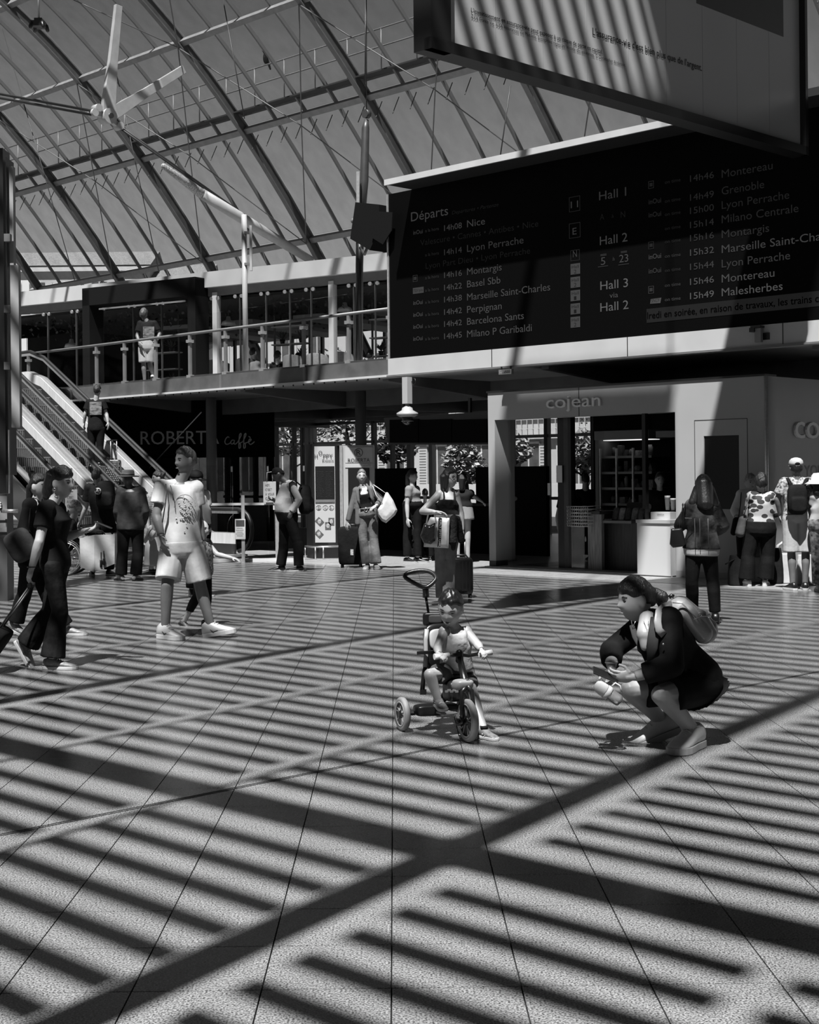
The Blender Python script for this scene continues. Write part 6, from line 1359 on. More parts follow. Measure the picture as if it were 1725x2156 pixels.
# --- woman in denim jacket
Yd = gr(1510, 1313).y
P = person(dict(cr=R7, Y=Yd, label='woman in denim jacket with long hair facing the shop', fem=True, vox=.010, hh=.24, az=178, pitch=0, baz=180, face=False, ears=False, hd=(470, 455, 0), s=((325, 650, 0), (600, 650, 0)), e=((250, 815, .04), (682, 850, .02)), w=((200, 885, .16), (610, 925, .16)), h=((365, 1150, 0), (535, 1150, 0)), kn=((345, 1480, 0), (575, 1480, .02)), an=((355, 1790, .12), (600, 1840, 0)), toe=(190, 172), flat=(1, 1),
    hair=dict(style='long', m=mat('hair_chestnut', .016, .4, 0, .3, 50, .2, 120, stretch=(1, 1, .2)), t=.026, line=(-.1, .5), caps=(((0, -.05, .03), .09, (0, -.1, -.14), .09), ((-.06, -.03, -.02), .06, (-.11, -.05, -.15), .045), ((.06, -.03, -.02), .06, (.12, -.05, -.14), .045))), shoem=(BLACK, BLACK), shoen='ankle_boot', sk=1.0, bulk=1.15,
    wear=(dict(t='pants', n='jeans', m=DKPANT, len=1.9, inf=.012, inf2=.022, waist=.2), dict(t='top', n='striped_top', m=mat('stripes', .5, .8, 0, .5, 20, stretch=(.1, .1, 8)), sl=0, hem=-.07, inf=.022, neck=.8), dict(t='top', n='denim_jacket', m=cloth('denim', .06, .8, .8, 12), sl=1.85, hem=.08, inf=.032, neck=1.03))))
J = P['J']; r = P['root']
for x in (375, 430, 520): MB().tube([J((x, 780, -.165)), J((x + 4, 900, -.16)), J((x + 6, 1095, -.17))], .004, 5).build('seam', cloth('seam_pale', .3), r)
MB().bar(J((270, 775, -.165)), J((345, 778, -.17)), .006, .006).build('seam', cloth('seam_pale', .3), r)
db = thing('shopper_bag', J((190, 1100, -.1)), 'black leather shopper on the shoulder of the woman in denim', 'bag'); mb = MB(); poly = [(120, 890), (240, 880), (285, 1060), (250, 1085), (140, 1100), (105, 1060)]
mb.rings([[J((195 + (x - 195) * f, 1000 + (y - 1000) * f, dy)) for x, y in poly] for f, dy in ((.9, -.14), (1, -.11), (1, .04), (.9, .07))]); rm(mb, 'bag', .010, mat('black_leather', .012, .3, 0, 0, 5, .3, 10), db)
for o_ in (0, 22): strap(db, [J((215 + o_, 890, -.08)), J((232 + o_, 740, -.12)), J((250 + o_, 640, -.06)), J((245 + o_, 625, .04))], .014, m=mat('black_leather'))

# --- group by the shop corner
Yr = gr(1680, 1243).y
P = person(dict(cr=R7, Y=Yr, label='man in cap, patterned shirt and pale shorts with a small backpack', vox=.011, hh=.245, az=178, baz=180, face=False, skin=SKINT, kw=1.06, hd=(1475, 232, 0), s=((1330, 400, 0), (1640, 400, 0)), e=((1275, 570, .02), (1712, 560, .05)), w=((1300, 735, .08), (1720, 700, .2)), h=((1420, 770, 0), (1580, 770, 0)), kn=((1425, 1170, 0), (1580, 1170, 0)), an=((1440, 1470, 0), (1575, 1470, 0)), toe=(195, 168), shoem=(BLACK, WSOLE), shoen='sneaker', bulk=1.12,
    hair=dict(t=.008, line=(-.2, .5)), wear=(dict(t='top', n='shirt', m=mat('speckled_shirt', .34, .8, 0, .9, 38, .4, 9), sl=.72, hem=-.05, inf=.028, endr=.085), dict(t='pants', n='shorts', m=cloth('stone_shorts', .55, .05, .5, 8), len=.93, inf=.03, endr=.115, waist=.2))))
MB().tube([P['J']((1365 + 35 * i, 738, -.15 + .02 * abs(i - 4) * .6)) for i in range(9)], .016, 8, flat=.4).build('belt', BLACK, P['root'])
capm(P, LGREY, 'pale baseball cap on the man with patterned shirt', True)
b = backpack(P['J']((1490, 575, -.22)), (.26, .14, .4), BTEE, 'small black backpack on the man with patterned shirt', az=180)
for s in (-1, 1): strap(b, [P['J']((1490 + s * 50, 440, -.16)), P['J']((1490 + s * 105, 345, -.06)), P['J']((1490 + s * 115, 360, .1))], .026, m=BTEE)
Ys = gr(1600, 1234).y
P = person(dict(cr=R7, Y=Ys, label='woman in spotted blouse and wide black trousers seen from behind', fem=True, vox=.011, hh=.235, az=175, baz=180, face=False, kw=1.15, kr=1.1, hd=(1095, 395, 0), s=((975, 555, 0), (1215, 555, 0)), e=((960, 720, .06), (1240, 720, .06)), w=((985, 830, .2), (1200, 830, .2)), h=((1000, 920, 0), (1170, 920, 0)), kn=((955, 1200, 0), (1170, 1200, 0)), an=((940, 1460, 0), (1140, 1460, 0)), toe=(205, 160), shoem=(mat('pale_trainer', .55, .6), WSOLE), shoen='sneaker',
    hair=dict(t=.03, line=(-.2, .4)), wear=(dict(t='top', n='spotted_blouse', m=None, sl=1.2, hem=-.06, inf=.03), dict(t='pants', n='wide_trousers', m=DKPANT, len=1.95, inf=.035, endr=.115))))
def spots():
    m = mat('big_spots', .5, .8); n, l = m.node_tree.nodes, m.node_tree.links; b = n['Principled BSDF']; t = n.new('ShaderNodeTexCoord'); v = n.new('ShaderNodeTexVoronoi'); v.inputs['Scale'].default_value = 13; v.inputs['Randomness'].default_value = .8
    r = n.new('ShaderNodeValToRGB'); r.color_ramp.interpolation = 'CONSTANT'; r.color_ramp.elements[0].color = (.012, .012, .012, 1); r.color_ramp.elements[1].position = .50; r.color_ramp.elements[1].color = (.30, .30, .30, 1)
    mp = n.new('ShaderNodeMapping'); mp.inputs['Scale'].default_value = (.8, .5, 1.15); l.new(t.outputs['Object'], mp.inputs[0]); l.new(mp.outputs[0], v.inputs['Vector']); l.new(v.outputs['Distance'], r.inputs[0]); l.new(r.outputs[0], b.inputs['Base Color']); return m
for o in P['root'].children:
    if o.name.startswith('spotted_blouse'): o.data.materials.clear(); o.data.materials.append(spots())
b = thing('grey_shoulder_bag', P['J']((880, 980, -.1)), 'grey cloth bag at the side of the woman in the spotted blouse', 'bag'); blob('bag', [(P['J']((895, 800, -.05)), .06, P['J']((870, 930, -.05)), .075)], .011, cloth('grey_bag', .12, .2, .5), b); strap(b, [P['J']((905, 780, -.08)), P['J']((940, 640, -.14)), P['J']((975, 520, -.06))], .016, m=cloth('grey_bag', .12))
P = person(dict(cr=R7, Y=Ys + .75, label='fair-haired woman in white shirt facing the woman in the spotted blouse', fem=True, vox=.011, hh=.235, az=10, baz=15, hd=(982, 395, 0), s=((860, 525, 0), (1060, 525, 0)), e=((810, 690, -.02), (1090, 690, 0)), w=((860, 800, -.15), (1040, 800, -.1)), h=((900, 900, 0), (1020, 900, 0)), kn=((900, 1170, 0), (1020, 1170, 0)), an=((900, 1420, 0), (1020, 1420, 0)), toe=(-10, 15),
    hair=dict(m=HAIRB, t=.02, line=(.12, .5)), wear=(dict(t='top', n='shirt', m=WTEE, sl=1.6, hem=-.1, inf=.025), dict(t='pants', n='trousers', m=DKPANT, len=1.95, inf=.03, endr=.09))))
b = thing('dark_sling_bag', P['J']((800, 980, -.2)), 'dark sling bag of the fair-haired woman', 'bag'); blob('bag', [(P['J']((830, 810, -.2)), .06, P['J']((800, 930, -.2)), .05)], .011, BTEE, b); strap(b, [P['J']((850, 780, -.2)), P['J']((872, 640, -.18)), P['J']((880, 500, -.06))], .018, m=BTEE)
P = person(dict(cr=R7, Y=Yr - .25, label='woman in a white sun hat and patterned trousers beside the man in the cap', fem=True, vox=.012, hh=.235, az=150, baz=160, face=False, hd=(1725, 410, 0), s=((1660, 545, 0), (1850, 545, 0)), e=((1660, 700, .05), (1880, 700, 0)), w=((1690, 800, .1), (1870, 820, 0)), h=((1700, 880, 0), (1830, 880, 0)), kn=((1710, 1160, 0), (1830, 1160, 0)), an=((1725, 1470, 0), (1830, 1470, 0)), toe=(170, 170), shoem=(WSHOE, WSOLE), shoen='sneaker', hair=dict(style='long', t=.016, line=(-.1, .5), caps=(((0, -.06, 0), .07, (0, -.08, -.1), .06),)),
    wear=(dict(t='top', n='shirt', m=LGREY, sl=.6, hem=-.1, inf=.025), dict(t='pants', n='patterned_trousers', m=mat('patterned', .2, .8, 0, .9, 18), len=1.95, inf=.03, endr=.09))))
q = P['fp'](0, 0, .05); sh2 = thing('sun_hat', q, 'white sun hat with a rounded crown', 'hat'); MB().lathe([(.09, 0), (.1, 0), (.18, -.05), (.182, -.042), (.1, .012), (.098, .06), (.07, .095), (.01, .1)], q, n=26).build('crown_and_brim', WTEE, sh2)
# bags on the ground there
def softbag(px, py, sz, m, label, nm, az=0, handles=True):
    c = gr(px, py); b = thing(nm, V((c.x, c.y, 0)), label, 'bag'); f = fwd(az); s = f.cross(EZ).normalized(); mb = MB(); h = sz[2]
    rs = []
    for t, k_ in ((0, .86), (.02, 1), (.4, 1.02), (.8, .92), (1, .8)):
        o = V((c.x, c.y, .004 + h * t)); rs.append([o + s * (sz[0] / 2 * k_ * x) + f * (sz[1] / 2 * y * (1.1 - .6 * t)) for x, y in ((-1, -.7), (-.6, -1), (.6, -1), (1, -.7), (1, .7), (.6, 1), (-.6, 1), (-1, .7))])
    mb.rings(rs); rm(mb, 'bag', .012, m, b, 2)
    if handles:
        for o_ in (-.3, .3): MB().tube([V((c.x, c.y, h * .98)) + s * (x * sz[0]) + f * (o_ * sz[1] * .5) + EZ * z for x, z in ((-.25, 0), (-.2, .12), (0, .17), (.2, .12), (.25, 0))], .012, 6).build('handle', m, b)
    return b
softbag(1650, 1228, (.36, .22, .42), LGREY, 'white cloth shopper on the floor beside the man in the cap', 'cloth_shopper'); softbag(1590, 1228, (.2, .16, .36), LGREY, 'pale bag on the floor between the spotted-blouse woman\'s feet', 'pale_bag', handles=False)
softbag(1553, 1233, (.24, .2, .42), BTEE, 'black rucksack leaning on the shop wall', 'black_rucksack', handles=False); softbag(1700, 1232, (.3, .2, .42), LGREY, 'pale bag behind the legs of the man in the cap', 'travel_bag', handles=False); softbag(1632, 1229, (.22, .18, .5), BTEE, 'dark bag standing against the shop wall', 'dark_bag', handles=False)
MB().tube([at(1528, 1188, gr(1553, 1233).y - .1), at(1545, 1178, gr(1553, 1233).y - .05), at(1556, 1180, gr(1553, 1233).y)], .018, 6, flat=.4).build('loose_strap', BTEE, bpy.data.objects['black_rucksack'])

# --- dim figures behind the glass and in the shop
def dim(cr, Y, hd, sx_, hipy, foot, az, label, top, bot, fem=True, hair='up', arms=None, k=1.0, ground=0.0, hm=HAIRD, skirt=False):
    x, y = hd; s = cr[2]; u = F / Y * s; sy = y + .235 * u; sw = .17 * u if abs(math.sin(math.radians(az))) < .6 else .08 * u; dz = .15 if sw < .1 * u else 0
    el = [(x - sw * 1.25, sy + .28 * u, -dz), (x + sw * 1.25, sy + .28 * u, dz)]; wr = [(x - sw * 1.1, sy + .52 * u, -dz - .05), (x + sw * 1.1, sy + .52 * u, dz - .05)]
    if arms:
        for i, a in enumerate(arms):
            if a: el[i], wr[i] = a
    hp = hipy; ky = (hipy + foot) / 2
    wear = [dict(t='top', n='top', m=top, sl=.5, hem=-.08, inf=.018), dict(t='skirt', n='skirt', m=bot, len=1.2 if skirt is True else skirt, endw=.2, endd=.17) if skirt else dict(t='pants', n='trousers', m=bot, len=1.93, inf=.02, endr=.08)]
    return person(dict(cr=cr, Y=Y, label=label, fem=fem, vox=.016, hvox=.009, hh=.23 * k, k=k, az=az, baz=az, face=abs(az) < 100, hd=(x, y), s=((x - sw, sy, -dz), (x + sw, sy, dz)), e=el, w=wr, h=((x - .085 * u, hp, 0), (x + .085 * u, hp, 0)), kn=((x - .09 * u, ky, 0), (x + .09 * u, ky, 0)), an=((x - .09 * u, foot - .08 * u, 0), (x + .09 * u, foot - .08 * u, 0)), toe=(az - 10, az + 10), ground=ground,
        hair=dict(style='long', t=.02, m=hm, line=(-.05, .5), caps=(((0, -.07, 0), .07, (0, -.09, -.14), .05),)) if hair == 'long' else dict(style='up', t=.016, m=hm, caps=(((0, -.08, .04), .04, (0, -.1, .06), .04),)) if hair == 'up' else dict(t=.012, m=hm), wear=wear))
dim(R6, 26.4, (262, 290), 0, 700, 1380, 70, 'woman with a ponytail in a sleeveless pale top behind the white tote', cloth('pale_top', .3), DKPANT, hair='long')
dim(R6, 26.2, (975, 345), 0, 720, 1390, 165, 'woman with dark bob and pale skirt at the bar', cloth('dark_top', .02), cloth('pale_skirt', .3), hair='long', arms=(None, ((1130, 570, .05), (1230, 635, .2))), skirt=.55)
dim(R6, 26.9, (440, 535), 0, 900, 1380, 180, 'small dark-haired child standing by the bar', BTEE, DKPANT, hair='short', k=.75)
C7 = (1020, 780, 2.447)
dim(C7, 25.6, (440, 600), 0, 800, 1000, 170, 'broad figure in black just inside the sliding shop door', BTEE, DKPANT, fem=False, hair='short')
dim(C7, 26.5, (521, 565), 0, 770, 985, 180, 'dark figure standing by the street window in the shop', BTEE, DKPANT, fem=False, hair='short')
dim(C7, 26.6, (95, 610), 0, 790, 985, 120, 'customer with pale sleeve at the left of the shop', WTEE, DKPANT, hair='up', arms=(None, ((160, 660, -.1), (110, 675, -.2))))
dim(C7, 23.4, (905, 565), 0, 760, 1000, 0, 'shop attendant behind the serving window', BTEE, BLACKM and DKPANT, hair='up')
G3 = (500, 540, 5.074)
Yk = cpt(tpx(535), .9, 0).y
for px, hx, hy, dep, lb, top in ((535, 170, 1030, 1.1, 'seated cafe guest with headphones by the slim white pole', LGREY), (588, 430, 1065, 1.25, 'dark-haired guest seated behind the grey armchair', BTEE), (655, 650, 1085, 1.3, 'guest seated beside the pale armchair', BTEE), (775, 1420, 1060, 1.2, 'guest lounging near the departures board', BTEE)):
    q = cpt(tpx(500 + hx / 5.074), dep, 0); u = F / q.y * 5.074
    P = person(dict(cr=G3, Y=q.y, label=lb, vox=.018, hvox=.012, hh=.235, az=150, baz=150, face=False, ground=ZF, hd=(hx, hy), s=((hx - .16 * u, hy + .25 * u), (hx + .16 * u, hy + .25 * u)), e=((hx - .2 * u, hy + .5 * u, .1), (hx + .2 * u, hy + .5 * u, .1)), w=((hx - .12 * u, hy + .55 * u, .3), (hx + .12 * u, hy + .55 * u, .3)), h=((hx - .09 * u, hy + .72 * u), (hx + .09 * u, hy + .72 * u)), kn=((hx - .1 * u, hy + .7 * u, .42), (hx + .1 * u, hy + .7 * u, .42)), an=((hx - .1 * u, hy + 1.1 * u, .45), (hx + .1 * u, hy + 1.1 * u, .45)), toe=(150, 150), hair=dict(t=.02, line=(-.15, .5)), wear=(dict(t='top', n='top', m=top, sl=1.6, hem=-.1, inf=.02), dict(t='pants', n='trousers', m=DKPANT, len=1.93, inf=.02))))
    if px == 535:
        MB().tube([P['fp'](.085 * math.cos(a), 0, .13 * math.sin(a)) for a in [i * math.pi / 10 for i in range(11)]], .008, 6).build('headphone_band', WTEE, P['root'])
        for s in (-1, 1): MB().ell(P['fp'](s * .085, -.005, 0), .02, .035, .04).build('headphone_cup', WTEE, P['root'])
# bird on the outside rail
bp_ = W(AD(onD(560, 165, 25.5))[0], 25.5, 12.78); bd_ = thing('crow', bp_, 'dark bird perched on the walkway rail outside the roof', 'bird')
mb = MB(); f = V((-.6, -.3, 0)).normalized(); mb.ell(bp_ + EZ * .16, .075, .085, .16, (EX, EY, EZ)); mb.ell(bp_ + EZ * .33 + f * .03, .05); mb.cap(bp_ + EZ * .33 + f * .05, .02, bp_ + EZ * .345 + f * .13, .005, 8); mb.cap(bp_ + EZ * .08 - f * .06, .045, bp_ - EZ * .12 - f * .13, .03, 8)
for s in (-1, 1): mb.cap(bp_ + EZ * .06 + V((.03 * s, 0, 0)), .012, bp_ + V((.03 * s, 0, .005)), .008, 6)
rm(mb, 'body', .012, BLACKM, bd_)
# ================================================================= TODDLER AND TRICYCLE
def T(x, y, Y): return at(800 + x / 5.257, 1180 + y / 5.257, Y)
tz = fwd(21); tl = V((-math.cos(math.radians(21)), -math.sin(math.radians(21)), 0))   # riding direction, axle direction (image left)
gf, gl = gr(986, 1563), gr(848, 1539)
tri = thing('tricycle', V((gf.x, gf.y + .2, 0)), 'black toddler tricycle with pale tyres, backrest and push handle', 'tricycle')
TYRE = mat('pale_tyre', .40, .6, 0, .08, 20); TBLK = mat('trike_black', .012, .35); TGR = mat('trike_grey', .42, .4); TWH = mat('wheel_white', .75, .4)
def wheel(c, R, ax, disc, spoke, wd, face):
    u = EZ; f = ax.cross(u).normalized(); w_ = MB()
    prof = [(R - .030, -wd * .8), (R - .012, -wd), (R - .002, -wd * .6), (R, 0), (R - .002, wd * .6), (R - .012, wd), (R - .030, wd * .8)]
    t = w_.lathe(prof, c, (f, u, ax), 40, cap=False).build('wheel', TYRE, tri)
    MB().lathe([(R - .036, -wd * .8), (R - .034, -wd * .95), (R - .026, -wd * .95), (R - .026, wd * .95), (R - .034, wd * .95), (R - .036, wd * .8)], c, (f, u, ax), 40, cap=False).build('rim', mat('rim_pale', .6, .4), t)
    MB().lathe([(.005, -wd * .35), (R - .028, -wd * .5), (R - .028, wd * .5), (.005, wd * .35)], c, (f, u, ax), 40).build('disc', disc, t)
    MB().lathe([(.005, wd * 1.05), (.02, wd), (.026, wd * .4), (.026, -wd * .4), (.02, -wd), (.005, -wd * 1.05)], c, (f, u, ax), 20).build('hub', TBLK, t)
    for i in range(5):
        a = 2 * math.pi * i / 5 + .4
        for da in (-.2, .2):
            d0 = f * math.cos(a + da * .4) + u * math.sin(a + da * .4); d1 = f * math.cos(a + da) + u * math.sin(a + da)
            for sd in (-1, 1): MB().bar(c + d0 * .03 + ax * (sd * wd * .5), c + d1 * (R - .032) + ax * (sd * wd * .62), .005, .006, ax).build('spoke', spoke, t)
    return t
RF, RR = .127, .104
cf = V((gf.x, gf.y, RF + .001)); wheel(cf, RF, tl, mat('disc_dark', .05, .5), mat('rim_pale'), .021, tl)
crl = V((gl.x, gl.y, RR + .001)); crr = crl - tl * .42; wheel(crl, RR, tl, TWH, mat('spoke_grey', .3, .5), .02, tl); wheel(crr, RR, tl, TWH, mat('spoke_grey'), .02, tl)
cr_ = (crl + crr) / 2
MB().cyl(crl - tl * .02, crr + tl * .02, .014, n=12).build('rear_axle', TBLK, tri)
softbox(MB(), cr_ + tz * .03 + EZ * .02, (.28, .11, .07), (tl, tz, EZ), .35).build('rear_step', TBLK, tri)
crown = cf + EZ * (RF + .045) - tz * .012; stem = T(882, 1062, 8.86)
for s in (-1, 1): MB().tube([cf + tl * (s * .037), cf + tl * (s * .038) + EZ * .07, crown + tl * (s * .032), crown + EZ * .03], [.012, .013, .014, .016], 10).build('fork_leg', TBLK, tri)
MB().tube([crown + EZ * .01, lerp(crown, stem, .5), stem], [.024, .022, .018], 14).build('steering_column', TBLK, tri)
for s in (-1, 1): MB().cyl(cf + tl * (s * .03), cf + tl * (s * .052), .02, n=16).build('axle_cap', TBLK, tri)
sc = T(915, 1372, 8.70); mb = MB(); softbox(mb, sc, (.118, .11, .068), (tl, tz, (EZ + tz * .35).normalized()), .55).build('front_shell', TGR, tri)
ev = (tz * .75 + EZ * .66).normalized(); eu = tl.cross(ev).normalized(); em = sc + tz * .040 + EZ * .032 - tl * .016; MB().lathe([(.011, 0), (.013, 0), (.013, .003), (.011, .003)], em + ev * .004, (tl, eu, ev), 18, cap=False).build('shell_emblem', TBLK, tri); MB().ell(em + ev * .003, .007, .007, .004, (tl, eu, ev)).build('shell_emblem', TBLK, tri)
hb0, hb1 = T(640, 1062, 8.80), T(1190, 1030, 8.93)
MB().tube([T(760, 1050, 8.83), T(830, 1045, 8.85), stem + EZ * .012, T(980, 1055, 8.89), T(1090, 1035, 8.91)], .011, 10).build('handlebar', TBLK, tri)
MB().tube([T(603, 1066, 8.79), T(690, 1058, 8.81), T(765, 1050, 8.83)], [.019, .016, .018], 12).build('grip', WTEE, tri); MB().tube([T(1090, 1036, 8.91), T(1170, 1026, 8.925), T(1240, 1016, 8.94)], [.018, .016, .018], 12).build('grip', WTEE, tri)
MB().cap(stem - EZ * .02, .026, stem + EZ * .02, .024).build('headset', TBLK, tri)
seat = T(840, 1255, 9.02); softbox(MB(), seat, (.19, .20, .05), (tl, tz, EZ), .45).build('seat', TBLK, tri)
MB().tube([crown + EZ * .05 - tz * .02, lerp(crown, seat, .5) - EZ * .02, seat - EZ * .04, lerp(seat, cr_, .55) - EZ * .02, cr_ + EZ * .03], [.022, .028, .03, .026, .024], 12).build('main_tube', TBLK, tri)
softbox(MB(), T(800, 1440, 8.90), (.09, .14, .13), (tl, tz, EZ), .5).build('gear_cover', TBLK, tri)
for i in range(5): MB().box(T(740 + 28 * i, 1450 - 14 * (i % 2), 8.80), (.018, .01, .012), (tl, tz, EZ)).build('gear_badge', CHROME, tri)
MB().bar(T(650, 1690, 8.84), T(860, 1670, 8.90), .06, .012).build('footrest', mat('footrest', .3, .4), tri); MB().bar(T(690, 1705, 8.84), T(850, 1690, 8.90), .03, .012).build('pedal', ALU, tri)
MB().cyl(T(845, 1790, 8.68), T(925, 1790, 8.68), .022, n=16).build('crank', TBLK, tri); MB().tube([cf + tl * .055, T(850, 1775, 8.66)], .01, 8).build('pedal_arm', TBLK, tri)
# backrest, head cushion, push handle
bk_ = T(715, 960, 9.20); ub = (EZ - tz * .12).normalized(); fb = tl.cross(ub).normalized()
softbox(MB(), bk_, (.275, .05, .30), (tl, fb, ub), .45).build('backrest', TBLK, tri); softbox(MB(), T(690, 870, 9.16), (.17, .03, .13), (tl, fb, ub), .5).build('back_pad', TWH, tri)
MB().tube([T(520, 760, 9.15), T(508, 880, 9.14), T(512, 1050, 9.12), T(500, 1180, 9.1)], .014, 8, flat=.4, up=EY).build('harness_strap', TGR, tri)
hdr = T(592, 650, 9.26); softbox(MB(), hdr, (.135, .05, .085), (EX, EY, EZ), .4).build('headrest', TBLK, tri); softbox(MB(), T(615, 648, 9.225), (.085, .02, .05), (EX, EY, EZ), .4).build('headrest_pad', mat('pad_dark', .05, .6), tri)
MB().tube([T(600, 1150, 9.27), T(560, 700, 9.28), T(535, 560, 9.29), T(510, 400, 9.30)], .0085, 10).build('push_rod', TBLK, tri)
MB().tube([T(512, 410, 9.30), T(508, 330, 9.30), T(504, 290, 9.30)], [.022, .02, .026], 14).build('handle_neck', mat('trike_black2', .03, .25), tri)
loop = [(275, 175), (330, 133), (450, 112), (560, 128), (622, 190), (590, 245), (540, 285), (500, 298), (450, 285), (340, 228)]
lp_ = []
for i in range(len(loop)):
    p0, p1, p2, p3 = loop[i - 1], loop[i], loop[(i + 1) % 10], loop[(i + 2) % 10]
    for t in (0, .33, .66): lp_.append(tuple(.5 * ((2 * p1[j]) + (-p0[j] + p2[j]) * t + (2 * p0[j] - 5 * p1[j] + 4 * p2[j] - p3[j]) * t * t + (-p0[j] + 3 * p1[j] - 3 * p2[j] + p3[j]) * t ** 3) for j in (0, 1)))
MB().tube([T(x, y, 9.30 + .05 * (200 - y) / 200) for x, y in lp_], .0135, 10, closed=True).build('push_handle', mat('trike_black2'), tri)
MB().bar(T(440, 1022, 9.10), T(600, 1015, 9.02), .05, .02).build('arm_guard', TBLK, tri)
MB().tube([T(515, 1120, 9.14), T(490, 1240, 9.13), T(470, 1440, 9.11)], [.012, .014, .015], 8).build('hanging_bracket', TBLK, tri); MB().box(T(480, 1455, 9.11), (.04, .03, .03)).build('bracket_foot', TBLK, tri)

TSK = mat('skin_child', .56, .45, 0, .04, 12)
P = person(dict(cr=R3, Y=8.95, k=.5, label='toddler in pale tank top and shorts sitting on the tricycle looking down', child=True, skin=TSK, vox=.0048, hvox=.0042, hh=.222, az=-18, pitch=22, roll=-6, baz=18, kw=1.2, kr=1.32, nkr=1.15,
    hd=(782, 535, -.02), s=((688, 790, -.02), (985, 790, .05)), e=((640, 965, -.08), (1085, 935, -.02)), w=((655, 1030, -.14), (1120, 985, -.06)), h=((760, 1215, .06), (930, 1215, .09)), kn=((553, 1262, -.17), (1030, 1490, -.02)), an=((648, 1540, -.13), (1152, 1800, -.18)),
    toe=(18, 42), tp=(-6, 0), flat=(0, 1), sk=1.1, bulk=1.2, shoem=(mat('toddler_shoe', .22, .5, 0, .3, 50), WSOLE), shoen='velcro_shoe', eye=.45, lipm=mat('lip_child', .3, .45),
    hands=(dict(d=(.75, -.25, -.55), n=(-.1, .75, -.6), curl=1.15, th=1), dict(d=(.35, -.75, -.45), n=(-.1, .5, -.8), curl=1.1, th=-1)), hair=dict(t=.019, line=(.22, .40), seed=3, m=mat('hair_child', .012, .4, 0, .3, 60, .15, 90, stretch=(1, 1, .2))),
    wear=(dict(t='tank', n='tank_top', m=cloth('pale_tank', .66, .06, .6, 14), hem=-.12, inf=.010, neck=1.02, vox=.006), dict(t='pants', n='shorts', m=cloth('grey_shorts', .14, .15, .5, 14), len=.62, inf=.012, endr=.062, waist=.12, vox=.006))))
r = P['root']
for i, az_ in enumerate((18, 42)):
    a = P['An'][i]; f = fwd(az_); s_ = f.cross(EZ)
    for q in range(3): MB().tube([a + f * (.012 + .02 * q) - EZ * (.022 + .006 * q) + s_ * (.028 * x) + EZ * (.004 + .02 * (1 - x * x)) for x in (-1, -.5, 0, .5, 1)], .0055, 6, flat=.5).build('shoe_strap', WTEE, r)
    MB().tube([a + EZ * .012, a + EZ * .03], .024, 12).build('sock', BTEE, r)

# ================================================================= CROUCHING WOMAN
def U(x, y, Y): return at(1220 + x / 5.0735, 1190 + y / 5.0735, Y)
YC = 8.42
BLAZ = cloth('black_blazer', .012, .3, .4, 7)
P = person(dict(cr=R4, Y=YC, label='crouching woman in black blazer and short skirt holding a phone and a baby bottle', fem=True, vox=.0065, hvox=.0045, hh=.252, az=-74, pitch=6, roll=0, baz=-52, bust=.03, kw=1.06, kr=1.08,
    hd=(598, 372, .06), s=((650, 655, .20), (985, 590, -.12)), e=((345, 905, .16), (1000, 1070, -.20)), w=((345, 1075, .0), (600, 1185, -.16)), h=((1190, 1225, .20), (1300, 1245, .02)), kn=((545, 1335, .10), (880, 1385, -.16)), an=((880, 1660, .26), (1215, 1700, -.04)),
    toe=(-74, -36), tp=(-16, 0), flat=(0, 1), sk=1.2, bulk=1.2, shoem=(mat('white_canvas', .9, .6, 0, .06, 20), WSOLE), lace=WSOLE, shoen='sneaker',
    hands=(dict(d=(-.1, -.5, -.85), n=(-.5, -.6, .2), curl=.7, th=1), dict(d=(-1, .12, .0), n=(.1, .9, .35), curl=.62, th=-1)), 
    hair=dict(style='up', t=.016, line=(-.02, .44), vox=.007, caps=(((0, -.07, .03), .06, (0, -.11, .005), .04), ((.0, -.125, .01), .042, (.01, -.15, -.005), .04), ((0, -.15, -.02), .035, (.0, -.155, -.05), .024))),
    wear=(dict(t='pants', n='skirt', m=cloth('black_skirt', .012, .3, .4, 8), len=.78, inf=.026, endr=.115, waist=.2, vox=.010), dict(t='top', n='blazer', m=BLAZ, sl=(1.72, 1.78), hem=-.22, inf=.024, neck=1.0, flare=.12, endr=.062, vox=.0095))))
r = P['root']; J = P['J']
rm(MB().cap(J((735, 590, -.03)), .058, J((700, 740, -.11)), .050).cap(J((700, 740, -.11)), .050, J((700, 870, -.135)), .026), 'neckline', .007, SKIN, r, 5)
MB().tube([J((800, 560, -.09)), J((800, 700, -.165)), J((780, 880, -.19)), J((745, 1060, -.185))], [.02, .032, .034, .012], 10, flat=.3, up=EY).build('lapel', cloth('lapel', .05, .1, .2), r)
MB().tube([J((560, 640, .0)), J((600, 760, -.03)), J((690, 920, -.09)), J((735, 1060, -.13))], [.014, .02, .02, .01], 10, flat=.3, up=EY).build('lapel', cloth('lapel', .05), r)
MB().tube([J((555, 590, .0)), J((572, 668, -.02)), J((600, 600, -.03))], .002, 5).build('necklace', CHROME, r); MB().tube([J((690, 600, -.11)), J((726, 690, -.165)), J((740, 600, -.12))], .0016, 5).build('necklace', CHROME, r)
MB().ell(J((898, 842, -.235)), .006).build('blazer_button', CHROME, r)
MB().tube([P['W'][0] + V((math.cos(a) * .034, math.sin(a) * .034, .02)) for a in [i * .63 for i in range(10)]], .005, 6, closed=True).build('bracelet', WTEE, r)
for i, az_ in enumerate((-74, -36)): MB().tube([P['An'][i] + EZ * .01, P['An'][i] + EZ * .035], .042, 14).build('sock', WTEE, r)
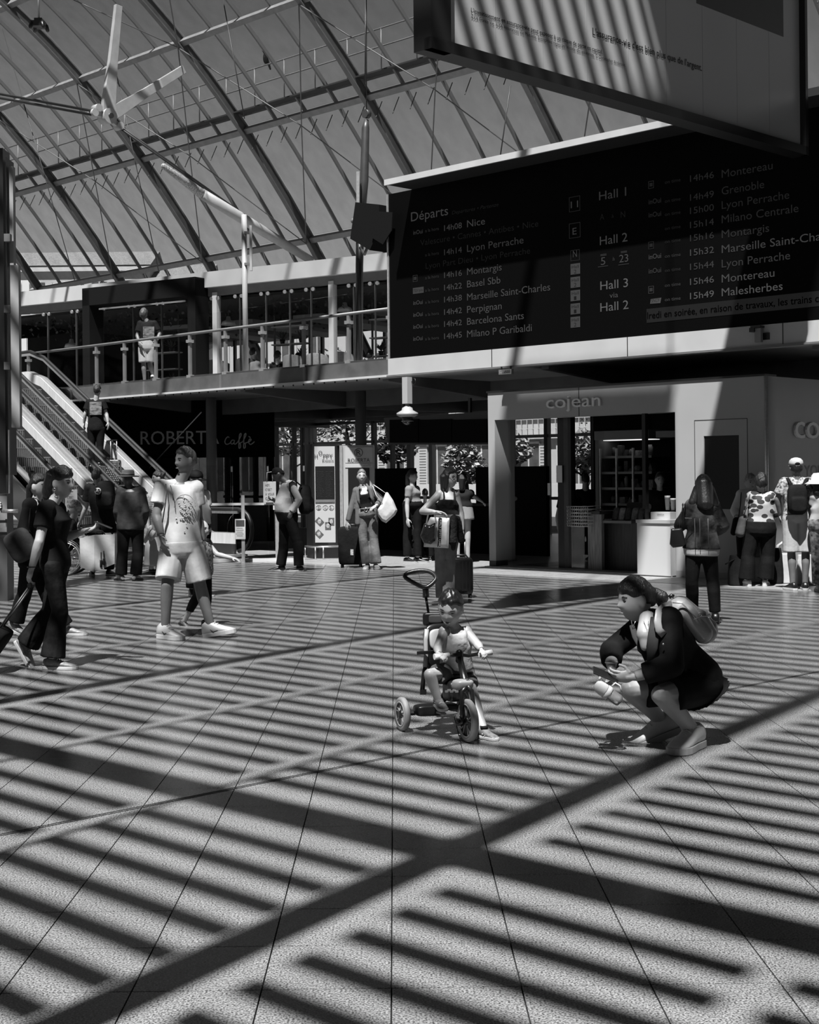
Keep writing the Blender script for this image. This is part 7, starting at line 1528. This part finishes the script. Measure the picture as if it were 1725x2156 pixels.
# leather backpack
bpk = thing('leather_backpack', J((1300, 800, .1)), 'pale leather backpack on the back of the crouching woman', 'backpack'); LEA = mat('pale_leather', .34, .35, 0, .15, 6, .3, 8)
mb = MB(); mb.cap(J((1080, 470, .10)), .075, J((1330, 690, .10)), .085, 14); mb.cap(J((1090, 450, .22)), .07, J((1330, 680, .22)), .085, 14); mb.cap(J((1150, 520, .0)), .06, J((1320, 720, .02)), .06, 14); rm(mb, 'bag', .008, LEA, bpk)
mb = MB(); mb.cap(J((1290, 560, .02)), .05, J((1385, 720, .05)), .05); mb.cap(J((1310, 550, .2)), .05, J((1395, 700, .2)), .05); rm(mb, 'front_pocket', .008, mat('pale_leather2', .28, .3, 0, .2, 6, .3, 8), bpk)
MB().tube([J((1000, 400, -.02)), J((1100, 410, -.05)), J((1250, 560, -.07)), J((1300, 620, -.06))], .008, 8, flat=.4).build('flap_edge', mat('leather_edge', .2, .4), bpk)
for x, y in ((1290, 530), (1385, 540)): MB().lathe([(.006, 0), (.011, 0), (.011, .006), (.006, .006)], J((x, y, -.075)), (EX, EZ, -EY), 14, cap=False).build('eyelet', CHROME, bpk)
MB().tube([J((1225, 580, -.08)), J((1290, 545, -.085)), J((1385, 545, -.03))], .003, 6).build('drawstring', WTEE, bpk)
MB().tube([J((985, 425, .02)), J((900, 445, -.08)), J((850, 500, -.15)), J((838, 600, -.19)), J((850, 690, -.2)), J((905, 745, -.19))], .022, 10, flat=.25, up=EY).build('shoulder_strap', mat('pale_leather'), bpk)
MB().tube([J((960, 345, .1)), J((985, 325, .1)), J((1010, 335, .1))], .012, 8).build('top_loop', BLACK, bpk)
# phone and baby bottle
phc = J((282, 1172, -.12)); ax_ = V((.86, -.1, -.36)).normalized(); tag(bx('mobile_phone', BLACK, None, phc, (.15, .072, .010), (ax_, V((.1, .9, .4)).normalized(), ax_.cross(V((.1, .9, .4)).normalized())), bevel=.003), 'black phone with camera lenses held by the crouching woman', 'phone')
btl = thing('baby_bottle', J((330, 1420, -.16)), 'clear baby bottle with white cap and handles held by the crouching woman', 'bottle'); bd0 = (J((400, 1420, -.16)) - J((215, 1290, -.16))).normalized(); s_ = bd0.cross(EY).normalized(); axb = (s_, EY, bd0); c0 = J((170, 1268, -.16))
MB().lathe([(.004, 0), (.022, .004), (.034, .02), (.038, .045), (.038, .065), (.036, .07), (.01, .07)], c0, axb, 24).build('cap', WTEE, btl); MB().lathe([(.033, .07), (.040, .072), (.040, .096), (.033, .098)], c0, axb, 24, cap=False).build('collar', WTEE, btl)
MB().lathe([(.030, .098), (.034, .11), (.034, .15), (.031, .17), (.02, .175), (.004, .175)], c0, axb, 24).build('clear_body', glassy('bottle_plastic', .5, .75, .05, .3, .2), btl)
MB().tube([c0 + bd0 * .085 + s_ * .045, c0 + bd0 * .09 + s_ * .07, c0 + bd0 * .12 + s_ * .072, c0 + bd0 * .15 + s_ * .045], .005, 8).build('handle', WTEE, btl)
